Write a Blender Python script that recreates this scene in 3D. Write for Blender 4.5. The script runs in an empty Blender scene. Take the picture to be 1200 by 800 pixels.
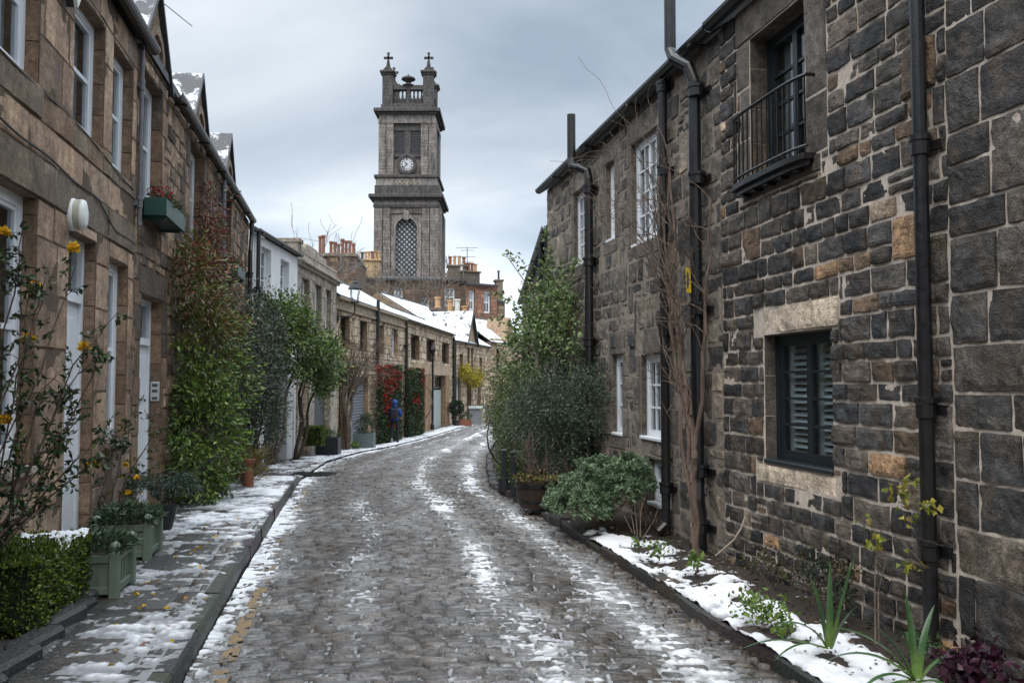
import bpy, math, random
import numpy as np
from mathutils import Vector, Matrix
RNG = np.random.default_rng(7)
random.seed(7)
S = bpy.context.scene
COL = S.collection
R = math.radians

# ------------------------------------------------------------------ noise
def _h(ix, iy, iz):
    n = (ix * 374761393 + iy * 668265263 + iz * 1274126177) & 0xffffffff
    n = ((n ^ (n >> 13)) * 1274126177) & 0xffffffff
    n = (n ^ (n >> 16)) & 0xffffff
    return n / float(0xffffff)
def vnoise(x, y, z=0.0):
    x, y, z = np.broadcast_arrays(np.asarray(x, float), np.asarray(y, float), np.asarray(z, float))
    ix, iy, iz = (np.floor(a).astype(np.int64) for a in (x, y, z))
    fx, fy, fz = x - ix, y - iy, z - iz
    fx, fy, fz = (f * f * (3 - 2 * f) for f in (fx, fy, fz))
    r = 0
    for a in (0, 1):
        for b in (0, 1):
            for c in (0, 1):
                r = r + _h(ix + a, iy + b, iz + c) * (fx if a else 1 - fx) * (fy if b else 1 - fy) * (fz if c else 1 - fz)
    return r
def fbm(x, y, z=0.0, o=4):
    r, a, s = 0, 0.5, 0
    x, y, z = np.asarray(x, float), np.asarray(y, float), np.asarray(z, float)
    for i in range(o):
        r = r + a * vnoise(x * 2**i + 17.3 * i, y * 2**i - 9.1 * i, z * 2**i + 4.7 * i); s += a; a *= .5
    return r / s
def sstep(a, b, x):
    t = np.clip((x - a) / (b - a), 0, 1)
    return t * t * (3 - 2 * t)

# ------------------------------------------------------------------ objects
def props(o, label=None, cat=None, group=None, kind=None):
    if label: o['label'] = label
    if cat: o['category'] = cat
    if group: o['group'] = group
    if kind: o['kind'] = kind
    return o
def thing(name, label, cat, loc=(0, 0, 0), group=None, rz=0):
    o = bpy.data.objects.new(name, None); COL.objects.link(o)
    o.location = loc; o.rotation_euler = (0, 0, rz); o.empty_display_size = .1
    o['_o'] = list(loc)
    return props(o, label, cat, group)
def origin(o):
    while o is not None:
        if '_o' in o: return np.array(o['_o'], float)
        o = o.parent
    return np.zeros(3)
def mesh_obj(name, V, F, mats, parent=None, mi=None, col=None, smooth=False, local=False):
    """V (N,3), F list of index tuples (or (M,k) array), one mesh object"""
    V = np.asarray(V, float).reshape(-1, 3)
    if parent is not None and not local: V = V - origin(parent)
    me = bpy.data.meshes.new(name)
    if isinstance(F, np.ndarray):
        M, k = F.shape
        me.vertices.add(len(V)); me.vertices.foreach_set('co', V.astype(np.float32).ravel())
        me.loops.add(M * k); me.loops.foreach_set('vertex_index', F.astype(np.int32).ravel())
        me.polygons.add(M); me.polygons.foreach_set('loop_start', np.arange(0, M * k, k, dtype=np.int32))
        me.polygons.foreach_set('loop_total', np.full(M, k, np.int32))
        me.update(calc_edges=True)
    else:
        me.from_pydata(V.tolist(), [], F)
    if not isinstance(mats, (list, tuple)): mats = [mats]
    for m in mats: me.materials.append(m)
    if mi is not None: me.polygons.foreach_set('material_index', np.asarray(mi, np.int32))
    if col is not None:
        c = np.asarray(col, float)
        c4 = np.ones((len(V), 4), np.float32); c4[:, :3] = c
        at_ = me.color_attributes.new('col', 'FLOAT_COLOR', 'POINT'); at_.data.foreach_set('color', c4.ravel())
    if smooth: me.polygons.foreach_set('use_smooth', np.ones(len(me.polygons), bool))
    me.validate()
    o = bpy.data.objects.new(name, me); COL.objects.link(o)
    if parent is not None: o.parent = parent
    return o
def copy_tree(o, parent=None):
    c = o.copy(); COL.objects.link(c); c.parent = parent
    for ch in list(o.children): copy_tree(ch, c)
    return c

class Fac:
    """a facade: u along, d outwards (to the lane), z up"""
    def __init__(s, x, y, dx, dy, side):
        l = math.hypot(dx, dy); s.o = np.array([x, y]); s.d = np.array([dx, dy]) / l
        s.n = np.array([s.d[1], -s.d[0]]) * side; s.side = side
    def T(s, P):
        P = np.asarray(P, float).reshape(-1, 3)
        xy = s.o + P[:, :1] * s.d + P[:, 1:2] * s.n
        return np.concatenate([xy, P[:, 2:]], 1)
    def p(s, u, d, z): return tuple(s.T((u, d, z))[0])

class MB:
    """collects shapes into ONE mesh; T maps local to world"""
    def __init__(s, T=None):
        s.V, s.F, s.M, s.C = [], [], [], []; s.T = T; s.c = (.2, .165, .125); s.m = 0
    def add(s, v, f, m=None):
        b = len(s.V); s.V.extend(tuple(map(float, p)) for p in v)
        s.F.extend(tuple(i + b for i in q) for q in f)
        s.M.extend([s.m if m is None else m] * len(f)); s.C.extend([s.c] * len(v))
    def box(s, a0, a1, b0, b1, c0, c1, bev=0, m=None):
        if bev:
            e = min(bev, abs(a1 - a0) * .45, abs(b1 - b0) * .45, abs(c1 - c0) * .45)
            v = []
            for sx in (0, 1):
                for sy in (0, 1):
                    for sz in (0, 1):
                        X, Y, Z = (a1 if sx else a0), (b1 if sy else b0), (c1 if sz else c0)
                        ex, ey, ez = (-e if sx else e), (-e if sy else e), (-e if sz else e)
                        v += [(X, Y + ey, Z + ez), (X + ex, Y, Z + ez), (X + ex, Y + ey, Z)]
            k = lambda x, y, z, i: (x * 4 + y * 2 + z) * 3 + i
            f = [[k(x, 0, 0, 0), k(x, 1, 0, 0), k(x, 1, 1, 0), k(x, 0, 1, 0)] for x in (0, 1)]
            f += [[k(0, y, 0, 1), k(1, y, 0, 1), k(1, y, 1, 1), k(0, y, 1, 1)] for y in (0, 1)]
            f += [[k(0, 0, z, 2), k(1, 0, z, 2), k(1, 1, z, 2), k(0, 1, z, 2)] for z in (0, 1)]
            for y in (0, 1):
                for z in (0, 1): f.append([k(0, y, z, 1), k(1, y, z, 1), k(1, y, z, 2), k(0, y, z, 2)])
            for x in (0, 1):
                for z in (0, 1): f.append([k(x, 0, z, 0), k(x, 1, z, 0), k(x, 1, z, 2), k(x, 0, z, 2)])
                for y in (0, 1): f.append([k(x, y, 0, 0), k(x, y, 1, 0), k(x, y, 1, 1), k(x, y, 0, 1)])
            for x in (0, 1):
                for y in (0, 1):
                    for z in (0, 1): f.append([k(x, y, z, 0), k(x, y, z, 1), k(x, y, z, 2)])
            s.add(v, f, m); return
        v = [(x, y, z) for x in (a0, a1) for y in (b0, b1) for z in (c0, c1)]
        s.add(v, [(0, 1, 3, 2), (4, 6, 7, 5), (0, 4, 5, 1), (2, 3, 7, 6), (0, 2, 6, 4), (1, 5, 7, 3)], m)
    def quad(s, *p, m=None): s.add(p, [tuple(range(len(p)))], m)
    def prism(s, poly, axis, lo, hi, m=None):
        """extrude a 2D polygon along local axis (0 u,1 d,2 z); poly gives the other two coordinates in order"""
        n = len(poly); v = []
        for t in (lo, hi):
            for a, b in poly:
                q = [a, b]; q.insert(axis, t); v.append(q)
        f = [tuple(range(n)), tuple(range(n, 2 * n))] + [(i, (i + 1) % n, (i + 1) % n + n, i + n) for i in range(n)]
        s.add(v, f, m)
    def tube(s, pts, rad, n=8, caps=True, m=None):
        pts = [np.array(p, float) for p in pts]
        rad = rad if isinstance(rad, (list, tuple, np.ndarray)) else [rad] * len(pts)
        v, f = [], []; up = None
        for i, p in enumerate(pts):
            t = pts[min(i + 1, len(pts) - 1)] - pts[max(i - 1, 0)]
            t = t / (np.linalg.norm(t) + 1e-9)
            if up is None:
                up = np.array([0, 0, 1.]) if abs(t[2]) < .9 else np.array([1., 0, 0])
            a = np.cross(t, up); a /= np.linalg.norm(a) + 1e-9; b = np.cross(a, t); up = b
            for k in range(n):
                g = 2 * math.pi * k / n
                v.append(p + rad[i] * (a * math.cos(g) + b * math.sin(g)))
            if i:
                for k in range(n):
                    f.append(((i - 1) * n + k, (i - 1) * n + (k + 1) % n, i * n + (k + 1) % n, i * n + k))
        if caps: f += [tuple(range(n)), tuple(range((len(pts) - 1) * n, len(pts) * n))]
        s.add(v, f, m)
    def lathe(s, prof, c=(0, 0, 0), n=16, m=None, caps=True):
        v, f = [], []
        for r, z in prof:
            for k in range(n):
                g = 2 * math.pi * k / n
                v.append((c[0] + r * math.cos(g), c[1] + r * math.sin(g), c[2] + z))
        for i in range(len(prof) - 1):
            for k in range(n): f.append((i * n + k, i * n + (k + 1) % n, (i + 1) * n + (k + 1) % n, (i + 1) * n + k))
        if caps: f += [tuple(range(n)), tuple(range((len(prof) - 1) * n, len(prof) * n))]
        s.add(v, f, m)
    def sphere(s, c, r, n=8, m=None, sz=1):
        s.lathe([(max(r * math.sin(math.pi * i / n), .0005), -r * sz * math.cos(math.pi * i / n)) for i in range(n + 1)], c, n + 4, m)
    def grid(s, P, col=None, m=None):
        """P (a,b,3) grid"""
        a, b = P.shape[:2]; base = len(s.V)
        s.V.extend(map(tuple, P.reshape(-1, 3).tolist()))
        for i in range(a - 1):
            for j in range(b - 1): s.F.append((base + i * b + j, base + (i + 1) * b + j, base + (i + 1) * b + j + 1, base + i * b + j + 1))
        s.M.extend([s.m if m is None else m] * ((a - 1) * (b - 1)))
        s.C.extend([s.c if col is None else tuple(col)] * (a * b))
    def build(s, name, mats, parent=None, smooth=False, local=False):
        V = np.array(s.V).reshape(-1, 3)
        if s.T is not None: V = s.T(V)
        return mesh_obj(name, V, s.F, mats, parent, s.M, np.array(s.C).reshape(-1, 3), smooth, local)

# ------------------------------------------------------------------ materials
class NT:
    def __init__(s, name):
        s.mat = bpy.data.materials.new(name); s.mat.use_nodes = True
        s.t = s.mat.node_tree; s.bsdf = s.t.nodes['Principled BSDF']; s.out = s.t.nodes['Material Output']
    def n(s, typ, **kw):
        x = s.t.nodes.new('ShaderNode' + typ)
        for k, v in kw.items():
            if k.startswith('_'): setattr(x, k[1:], v)
            else: s.set(x.inputs[k] if not k.isdigit() else x.inputs[int(k)], v)
        return x
    def set(s, sock, v):
        if isinstance(v, bpy.types.NodeSocket): s.t.links.new(v, sock)
        elif isinstance(v, bpy.types.Node): s.t.links.new(v.outputs[0], sock)
        else:
            if isinstance(v, tuple) and len(v) == 3 and sock.type == 'RGBA': v = (*v, 1)
            sock.default_value = v
    def P(s, **kw):
        for k, v in kw.items(): s.set(s.bsdf.inputs[k.replace('_', ' ')], v)
    def noise(s, scale, detail=4, rough=.55, vec=None, dist=0):
        x = s.n('TexNoise'); x.inputs['Scale'].default_value = scale; x.inputs['Detail'].default_value = detail
        x.inputs['Roughness'].default_value = rough; x.inputs['Distortion'].default_value = dist
        s.set(x.inputs['Vector'], vec if vec is not None else s.pos()); return x.outputs[0]
    def pos(s):
        if not hasattr(s, '_p'): s._p = s.n('NewGeometry').outputs['Position']
        return s._p
    def map(s, vec, scale=(1, 1, 1), rot=(0, 0, 0)):
        x = s.n('Mapping'); s.set(x.inputs['Vector'], vec); x.inputs['Scale'].default_value = scale; x.inputs['Rotation'].default_value = rot
        return x.outputs[0]
    def rng(s, v, a, b, c=0, d=1):
        x = s.n('MapRange'); s.set(x.inputs[0], v)
        for i, q in enumerate((a, b, c, d)): x.inputs[i + 1].default_value = q
        return x.outputs[0]
    def mix(s, f, a, b, mode='MIX'):
        x = s.n('MixRGB', _blend_type=mode); s.set(x.inputs[0], f); s.set(x.inputs[1], a); s.set(x.inputs[2], b); return x.outputs[0]
    def math(s, op, a, b=0.0):
        x = s.n('Math', _operation=op); s.set(x.inputs[0], a); s.set(x.inputs[1], b); return x.outputs[0]
    def bump(s, h, strength=.4, dist=.01, nrm=None):
        x = s.n('Bump'); s.set(x.inputs['Height'], h); x.inputs['Strength'].default_value = strength; x.inputs['Distance'].default_value = dist
        if nrm is not None: s.set(x.inputs['Normal'], nrm)
        return x.outputs[0]
    def attr(s): return s.n('Attribute', _attribute_name='col').outputs['Color']
MATS = {}
def stone_mat(name, soot=.5, sootcol=(.02, .019, .018), rough=.85, bump=.5, stain=(.22, .15, .09), stainf=.3, pit=1.0, mott=.85):
    t = NT(name); c = t.attr()
    n1 = t.noise(2.2, 5, .6); n2 = t.noise(17, 6, .65); n3 = t.noise(90, 3, .6)
    v = t.mix(.75, c, t.rng(n2, .3, .72, .45, 1.45), 'MULTIPLY')
    n4 = t.noise(6.5, 6, .7, None, .6); v = t.mix(mott, v, t.rng(n4, .33, .68, .38, 1.75), 'MULTIPLY')
    v = t.mix(t.rng(t.noise(5.5, 4, .6), .5, .75, 0, stainf), v, t.mix(1, stain, t.rng(n2, .2, .8, .5, 1.3), 'MULTIPLY'))
    streak = t.noise(1.0, 5, .65, t.map(t.pos(), (3, 3, .7)))
    f = t.math('MULTIPLY', t.rng(streak, .42, .72, 0, 1), soot)
    v = t.mix(f, v, sootcol)
    v = t.mix(1, v, t.rng(n3, .3, .7, .55, 1.45), 'MULTIPLY')
    h = t.math('ADD', t.math('ADD', t.math('MULTIPLY', n2, .7), t.math('MULTIPLY', n3, .35 * pit)), t.math('MULTIPLY', n4, .8))
    t.P(Base_Color=v, Roughness=t.rng(n1, .3, .7, rough - .12, rough + .06), Normal=t.bump(h, bump, .02), Specular_IOR_Level=.35)
    return t.mat
def flat_mat(name, c, rough=.5, metal=0, var=.25, bump=.1, scale=12, spec=.5, dirt=.0, dirtc=(.05, .045, .04), coat=0):
    t = NT(name); n = t.noise(scale, 5, .6)
    v = t.mix(1, c, t.rng(n, .25, .75, 1 - var, 1 + var), 'MULTIPLY')
    if dirt:
        d = t.noise(1.6, 5, .65, t.map(t.pos(), (2.5, 2.5, .6)))
        v = t.mix(t.rng(d, .48, .78, 0, dirt), v, dirtc)
    t.P(Base_Color=v, Roughness=t.rng(n, .2, .8, max(rough - .1, .02), min(rough + .12, 1)), Metallic=metal, Specular_IOR_Level=spec, Coat_Weight=coat)
    if bump: t.P(Normal=t.bump(t.noise(scale * 4, 3), bump, .004))
    return t.mat
def leaf_mat(name, gloss=.45, trans=.25):
    t = NT(name); c = t.attr()
    v = t.mix(1, c, t.rng(t.noise(60, 2), .3, .7, .8, 1.2), 'MULTIPLY')
    t.P(Base_Color=v, Roughness=gloss, Specular_IOR_Level=.4)
    tr = t.n('BsdfTranslucent'); t.set(tr.inputs[0], v)
    mx = t.n('MixShader'); mx.inputs[0].default_value = trans
    t.t.links.new(t.bsdf.outputs[0], mx.inputs[1]); t.t.links.new(tr.outputs[0], mx.inputs[2])
    t.t.links.new(mx.outputs[0], t.out.inputs[0]); return t.mat
def bark_mat(name, c, var=.5):
    t = NT(name)
    n = t.noise(6, 6, .7, t.map(t.pos(), (5, 5, 1.2)))
    v = t.mix(1, c, t.rng(n, .3, .7, 1 - var, 1 + var), 'MULTIPLY')
    t.P(Base_Color=v, Roughness=.9, Normal=t.bump(n, .7, .02)); return t.mat
def glass_mat(name, tint=(.75, .8, .82)):
    t = NT(name)
    g = t.n('BsdfGlossy'); g.inputs['Roughness'].default_value = .03; g.inputs[0].default_value = (.9, .9, .9, 1)
    wob = t.bump(t.noise(3.0, 1), .06, .02); t.set(g.inputs['Normal'], wob)
    tr = t.n('BsdfTransparent'); tr.inputs[0].default_value = (*tint, 1)
    ge = t.n('NewGeometry'); dt = t.n('VectorMath', _operation='DOT_PRODUCT'); t.set(dt.inputs[0], ge.outputs['Incoming']); t.set(dt.inputs[1], ge.outputs['Normal'])
    f = t.math('POWER', t.math('SUBTRACT', 1, t.math('ABSOLUTE', dt.outputs['Value'])), 4)
    f = t.math('ADD', t.math('MULTIPLY', f, .85), .07)
    mx = t.n('MixShader'); t.set(mx.inputs[0], f)
    t.t.links.new(tr.outputs[0], mx.inputs[1]); t.t.links.new(g.outputs[0], mx.inputs[2])
    t.t.links.new(mx.outputs[0], t.out.inputs[0]); return t.mat
def snow_roof_mat(name, base=(.035, .037, .042), cover=.75, tile=(3.2, 5)):
    """slates under patchy snow; uses position only"""
    t = NT(name)
    n2 = t.noise(2.3, 5, .62); n3 = t.noise(26, 4)
    sl = t.mix(1, base, t.rng(n3, .25, .75, .6, 1.5), 'MULTIPLY')
    f = t.rng(t.math('ADD', n2, t.math('MULTIPLY', n3, .2)), .82 - .55 * cover, .9 - .55 * cover, 0, 1)
    nz = t.n('SeparateXYZ'); t.set(nz.inputs[0], t.n('NewGeometry').outputs['Normal']); f = t.math('MULTIPLY', f, t.rng(nz.outputs[2], .15, .35, 0, 1))
    v = t.mix(f, sl, (.72, .75, .8))
    t.P(Base_Color=v, Roughness=t.rng(f, 0, 1, .5, .85), Normal=t.bump(t.math('ADD', f, t.math('MULTIPLY', n3, .3)), .5, .02)); return t.mat
def snow_mat(name):
    t = NT(name); n = t.noise(35, 5, .65); m = t.noise(3.5, 4)
    v = t.mix(1, t.mix(t.rng(m, .4, .7, 0, .25), (.74, .76, .79), (.52, .54, .58)), t.attr(), 'MULTIPLY')
    t.P(Base_Color=v, Roughness=.75, Normal=t.bump(n, .35, .02), Subsurface_Weight=.15, Subsurface_Radius=(.02, .03, .04), Subsurface_Scale=.05); return t.mat
def M_(k, f, *a, **kw):
    MATS[k] = f(k, *a, **kw)
# stone
M_('brown_ashlar', stone_mat, .55, (.05, .038, .031), .85, .3, (.30, .19, .11), .3, 1, .45)
M_('brown_rubble', stone_mat, .62, (.022, .02, .018), .88, .55, (.26, .15, .08), .35)
M_('dark_rubble', stone_mat, .5, (.013, .0125, .0125), .7, 1.0, (.21, .135, .075), .5, 1.6, 1.0)
M_('dark_ashlar', stone_mat, .45, (.022, .02, .0185), .82, .7, (.2, .15, .10), .35, 1.2, .8)
M_('pale_stone', stone_mat, .12, (.2, .17, .14), .88, .9, (.36, .27, .18), .3, 1.5)
M_('cream_stone', stone_mat, .3, (.06, .055, .045), .85, .3, (.3, .25, .18), .3)
M_('tan_stone', stone_mat, .22, (.08, .062, .045), .85, .35, (.36, .23, .12), .35)
M_('far_stone', stone_mat, .45, (.04, .03, .025), .88, .4, (.2, .11, .07), .4)
M_('tower_stone', stone_mat, .9, (.022, .022, .024), .85, .4, (.26, .22, .18), .4)
M_('mortar_pale', flat_mat, (.52, .445, .375), .95, var=.3, bump=.5, scale=25, dirt=.3, dirtc=(.1, .085, .07), spec=.2)
M_('mortar_dark', flat_mat, (.26, .22, .18), .95, var=.35, bump=.5, scale=25, dirt=.4, dirtc=(.03, .027, .024), spec=.2)
M_('mortar_brown', flat_mat, (.12, .085, .06), .95, var=.3, bump=.4, scale=25, dirt=.4, dirtc=(.03, .026, .022), spec=.2)
M_('white_render', flat_mat, (.72, .72, .72), .85, var=.07, bump=.25, scale=5, dirt=.3, dirtc=(.42, .42, .4))
M_('white_paint', flat_mat, (.74, .76, .79), .4, var=.05, bump=.03, scale=5, dirt=.25, dirtc=(.4, .42, .45))
M_('dark_paint', flat_mat, (.012, .017, .02), .38, var=.2, bump=.05)
M_('black_iron', flat_mat, (.007, .0075, .009), .34, var=.5, bump=.35, scale=20, dirt=.35, dirtc=(.045, .032, .024))
M_('grey_pipe', flat_mat, (.13, .135, .15), .5, var=.3, bump=.15, dirt=.4)
M_('sage_paint', flat_mat, (.135, .175, .13), .55, var=.12, bump=.08, dirt=.3, dirtc=(.06, .07, .05))
M_('green_paint', flat_mat, (.012, .055, .045), .45, var=.15, bump=.05)
M_('grey_planter', flat_mat, (.085, .115, .12), .6, var=.2)
M_('dark_planter', flat_mat, (.012, .014, .017), .5, var=.2)
M_('zinc', flat_mat, (.16, .17, .18), .5, metal=.6, var=.2)
M_('garage_grey', flat_mat, (.05, .052, .056), .55, var=.15)
M_('garage_pale', flat_mat, (.34, .38, .37), .5, var=.08, dirt=.2)
M_('shutter_grey', flat_mat, (.17, .18, .2), .5, var=.12)
M_('terracotta', flat_mat, (.2, .075, .04), .8, var=.3, bump=.3)
M_('buff_clay', flat_mat, (.42, .26, .13), .8, var=.25, bump=.3)
M_('white_clay', flat_mat, (.55, .53, .48), .8, var=.2, bump=.3)
M_('lead', flat_mat, (.05, .055, .062), .55, var=.2)
M_('curtain', flat_mat, (.55, .56, .58), .9, var=.1)
M_('blind', flat_mat, (.8, .8, .78), .6, var=.05)
M_('unlit_interior', flat_mat, (.02, .02, .022), .9, var=.3)  # near-black tone stands in for rooms without light
M_('soil', flat_mat, (.028, .02, .014), .95, var=.6, bump=1.0, scale=30)
M_('timber', flat_mat, (.3, .2, .1), .8, var=.4, bump=.4)
M_('log_end', flat_mat, (.42, .26, .12), .85, var=.4, bump=.4, scale=30)
M_('lamp_plastic', flat_mat, (.72, .73, .71), .35, var=.08)
M_('lamp_dirty', flat_mat, (.34, .32, .26), .4, var=.35)
M_('steel', flat_mat, (.55, .56, .56), .4, metal=.4, var=.1)
M_('yellow_plastic', flat_mat, (.62, .42, .01), .45, var=.12)
M_('red_plastic', flat_mat, (.35, .06, .05), .45, var=.2)
M_('cable', flat_mat, (.02, .018, .017), .6)
M_('wire_pale', flat_mat, (.4, .33, .26), .6)
M_('dial', flat_mat, (.45, .47, .5), .5, var=.06)
M_('skin', flat_mat, (.45, .27, .2), .6, var=.05)
M_('blue_cloth', flat_mat, (.012, .055, .22), .75, var=.2, bump=.3, scale=30)
M_('navy_cloth', flat_mat, (.008, .012, .028), .8, var=.2, bump=.3, scale=30)
M_('black_cloth', flat_mat, (.008, .008, .01), .85, var=.2, bump=.3, scale=30)
M_('grey_cloth', flat_mat, (.2, .21, .22), .7, var=.2)
M_('barrel_wood', flat_mat, (.03, .018, .012), .6, var=.5, bump=.4)
M_('slate', flat_mat, (.035, .037, .042), .5, var=.4, bump=.3)
M_('snow', snow_mat)
M_('snow_roof', snow_roof_mat, cover=.62)
M_('snow_slate', snow_roof_mat, cover=.37)
M_('glass', glass_mat)
M_('lamp_glass', glass_mat, (.9, .92, .92))
M_('leaf', leaf_mat)
M_('leaf_gloss', leaf_mat, .3, .18)
M_('petal', leaf_mat, .6, .4)
M_('bark', bark_mat, (.085, .06, .045))
M_('bark_wisteria', bark_mat, (.115, .082, .062))
M_('bark_pale', bark_mat, (.16, .115, .085))
M_('bark_far', bark_mat, (.13, .108, .088))
M_('twig_grey', bark_mat, (.16, .15, .14))
# ------------------------------------------------------------------ masonry
def raw(mb, V, F, C, m=0):
    b = len(mb.V)
    mb.V.extend(map(tuple, V.tolist())); mb.F.extend(map(tuple, (F + b).tolist()))
    mb.M.extend([m] * len(F)); mb.C.extend(map(tuple, C.tolist()))
def cut(r, holes, tiny=.035):
    out = [r]
    for h in holes:
        nx = []
        for a, b, c, d in out:
            A, B, Cc, D = h
            if A >= b or B <= a or Cc >= d or D <= c: nx.append((a, b, c, d)); continue
            if A > a: nx.append((a, A, c, d))
            if B < b: nx.append((B, b, c, d))
            a2, b2 = max(a, A), min(b, B)
            if Cc > c: nx.append((a2, b2, c, Cc))
            if D < d: nx.append((a2, b2, D, d))
        out = nx
    return [q for q in out if q[1] - q[0] > tiny and q[3] - q[2] > tiny]
def courses(u0, u1, z0, z1, ch, ln, seed, jump=.12, split=.12, holes=()):
    rg = random.Random(seed); out = []; z = z0; H = []
    while z < z1 - .02:
        h = rg.uniform(*ch)
        if z1 - z - h < ch[0] * .7: h = z1 - z
        H.append((z, z + h)); z += h
    blocked = [[] for _ in range(len(H) + 1)]
    for i, (a, b) in enumerate(H):
        free = [(u0, u1, a, b)]
        free = cut((u0, u1, a, b), [(p, q, a - 1, b + 1) for p, q in blocked[i]], .001)
        for f in sorted(free):
            u = f[0] - (rg.uniform(0, ln[0]) if f[0] == u0 else 0)
            while u < f[1] - .001:
                l = rg.uniform(*ln) * (1.0 if b - a > .5 * (ch[0] + ch[1]) else .85)
                e = u + l
                if f[1] - e < ln[0] * .5: e = f[1]
                s0 = max(u, f[0])
                if i + 1 < len(H) and rg.random() < jump and e < f[1]:
                    out.append((s0, e, a, H[i + 1][1])); blocked[i + 1].append((s0, e))
                elif rg.random() < split and b - a > .12:
                    m = a + (b - a) * rg.uniform(.38, .62)
                    out += [(s0, e, a, m), (s0, e, m, b)]
                else: out.append((s0, e, a, b))
                u = e
    res = []
    for r in out: res += cut(r, holes)
    return res
def stones(mb, rects, palette, seed=1, gap=.022, bulge=.014, rough=.012, res=.06, warp=.016, wob=.012, d0=0., m=1, cvar=.25, bev=.012, plane='w'):
    rg = np.random.default_rng(seed)
    US, ZS, DS, CS, FS = [], [], [], [], []; base = 0; ring = []
    W = np.array([p[1] for p in palette], float); W /= W.sum()
    for (a, b, c, d) in rects:
        g = gap * .5; a, b, c, d = a + g, b - g, c + g, d - g
        w, h = b - a, d - c
        if w < .015 or h < .015: continue
        e = min(bev, w * .3, h * .3)
        nu, nz = max(int(w / res), 1), max(int(h / res), 1)
        us = np.concatenate([[a], np.linspace(a + e, b - e, nu + 1), [b]]); zs = np.concatenate([[c], np.linspace(c + e, d - e, nz + 1), [d]])
        U, Z = np.meshgrid(us, zs, indexing='ij'); A, B = U.shape
        k = np.ones((A, B)); k[0] = k[-1] = 0; k[:, 0] = k[:, -1] = 0
        # round corners
        r = min(e * 1.6, w * .3, h * .3)
        for i, sx in ((0, 1), (-1, -1)):
            for j, sz in ((0, 1), (-1, -1)): U[i, j] += sx * r * .5; Z[i, j] += sz * r * .5
        off = rg.normal(0, .3) * bulge; tu, tz = rg.normal(0, .02, 2) if bulge > .004 else (0, 0)
        D = k * (bulge + off + tu * (U - (a + b) / 2) + tz * (Z - (c + d) / 2)) - (1 - k) * .008
        k2 = k.copy()
        if A > 3: k2[1] *= .6; k2[-2] *= .6
        if B > 3: k2[:, 1] *= .6; k2[:, -2] *= .6
        US.append(U.ravel()); ZS.append(Z.ravel()); DS.append((D * (.35 + .65 * k2 / np.maximum(k, 1e-6) * (k > 0) + .65 * (k == 0))).ravel()); ring.append(k.ravel())
        col = np.array(palette[rg.choice(len(palette), p=W)][0]) * (1 + rg.uniform(-cvar, cvar))
        CS.append(np.repeat(col[None], A * B, 0))
        i, j = np.meshgrid(np.arange(A - 1), np.arange(B - 1), indexing='ij'); q = base + i * B + j
        FS.append(np.stack([q, q + B, q + B + 1, q + 1], -1).reshape(-1, 4)); base += A * B
    if not US: return
    U, Z, D, K = (np.concatenate(x) for x in (US, ZS, DS, ring))
    sd = seed * 3.7
    if rough: D = D + K * rough * (2 * (fbm(U * 9 + sd, Z * 9, sd, 3) - .5) + .7 * (np.abs(vnoise(U * 17, Z * 21, sd + 9) - .5) * 2 - .5))
    if wob:
        U2 = U + wob * 2 * (vnoise(U * 14, Z * 14, sd) - .5); Z2 = Z + wob * 2 * (vnoise(U * 14 + 40, Z * 14, sd) - .5)
    else: U2, Z2 = U, Z
    if warp:
        U2 = U2 + warp * 2 * (vnoise(U * 1.1 + 9, Z * 2.5, sd) - .5); Z2 = Z2 + warp * 2 * (vnoise(U * .9, Z * 1.3 + 5, sd) - .5)
    if rough: CC = np.concatenate(CS) * (.55 + .95 * fbm(U * 6 + sd, Z * 6, sd + 3, 3))[:, None]; CC = CC * (1 - .35 * (1 - sstep(.3, .6, K + 0 * U)))[:, None]
    else: CC = np.concatenate(CS)
    P = np.stack([U2, D + d0, Z2], -1) if plane == 'w' else np.stack([U2, Z2, D + d0], -1)
    raw(mb, P, np.concatenate(FS), CC, m)
def panel(mb, u0, u1, z0, z1, holes, rev=.2, m=0, mrev=None):
    us = sorted({u0, u1, *[x for h in holes for x in h[:2]]}); zs = sorted({z0, z1, *[x for h in holes for x in h[2:]]})
    us = [u for u in us if u0 <= u <= u1]; zs = [z for z in zs if z0 <= z <= z1]
    for a, b in zip(us, us[1:]):
        for c, d in zip(zs, zs[1:]):
            mu, mz = (a + b) / 2, (c + d) / 2
            if any(h[0] < mu < h[1] and h[2] < mz < h[3] for h in holes): continue
            mb.quad((a, 0, c), (b, 0, c), (b, 0, d), (a, 0, d), m=m)
    for a, b, c, d in holes:
        r = -rev; q = m if mrev is None else mrev
        mb.quad((a, 0, c), (a, r, c), (a, r, d), (a, 0, d), m=q); mb.quad((b, 0, c), (b, r, c), (b, r, d), (b, 0, d), m=q)
        mb.quad((a, 0, d), (b, 0, d), (b, r, d), (a, r, d), m=q); mb.quad((a, 0, c), (b, 0, c), (b, r, c), (a, r, c), m=q)
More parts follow.
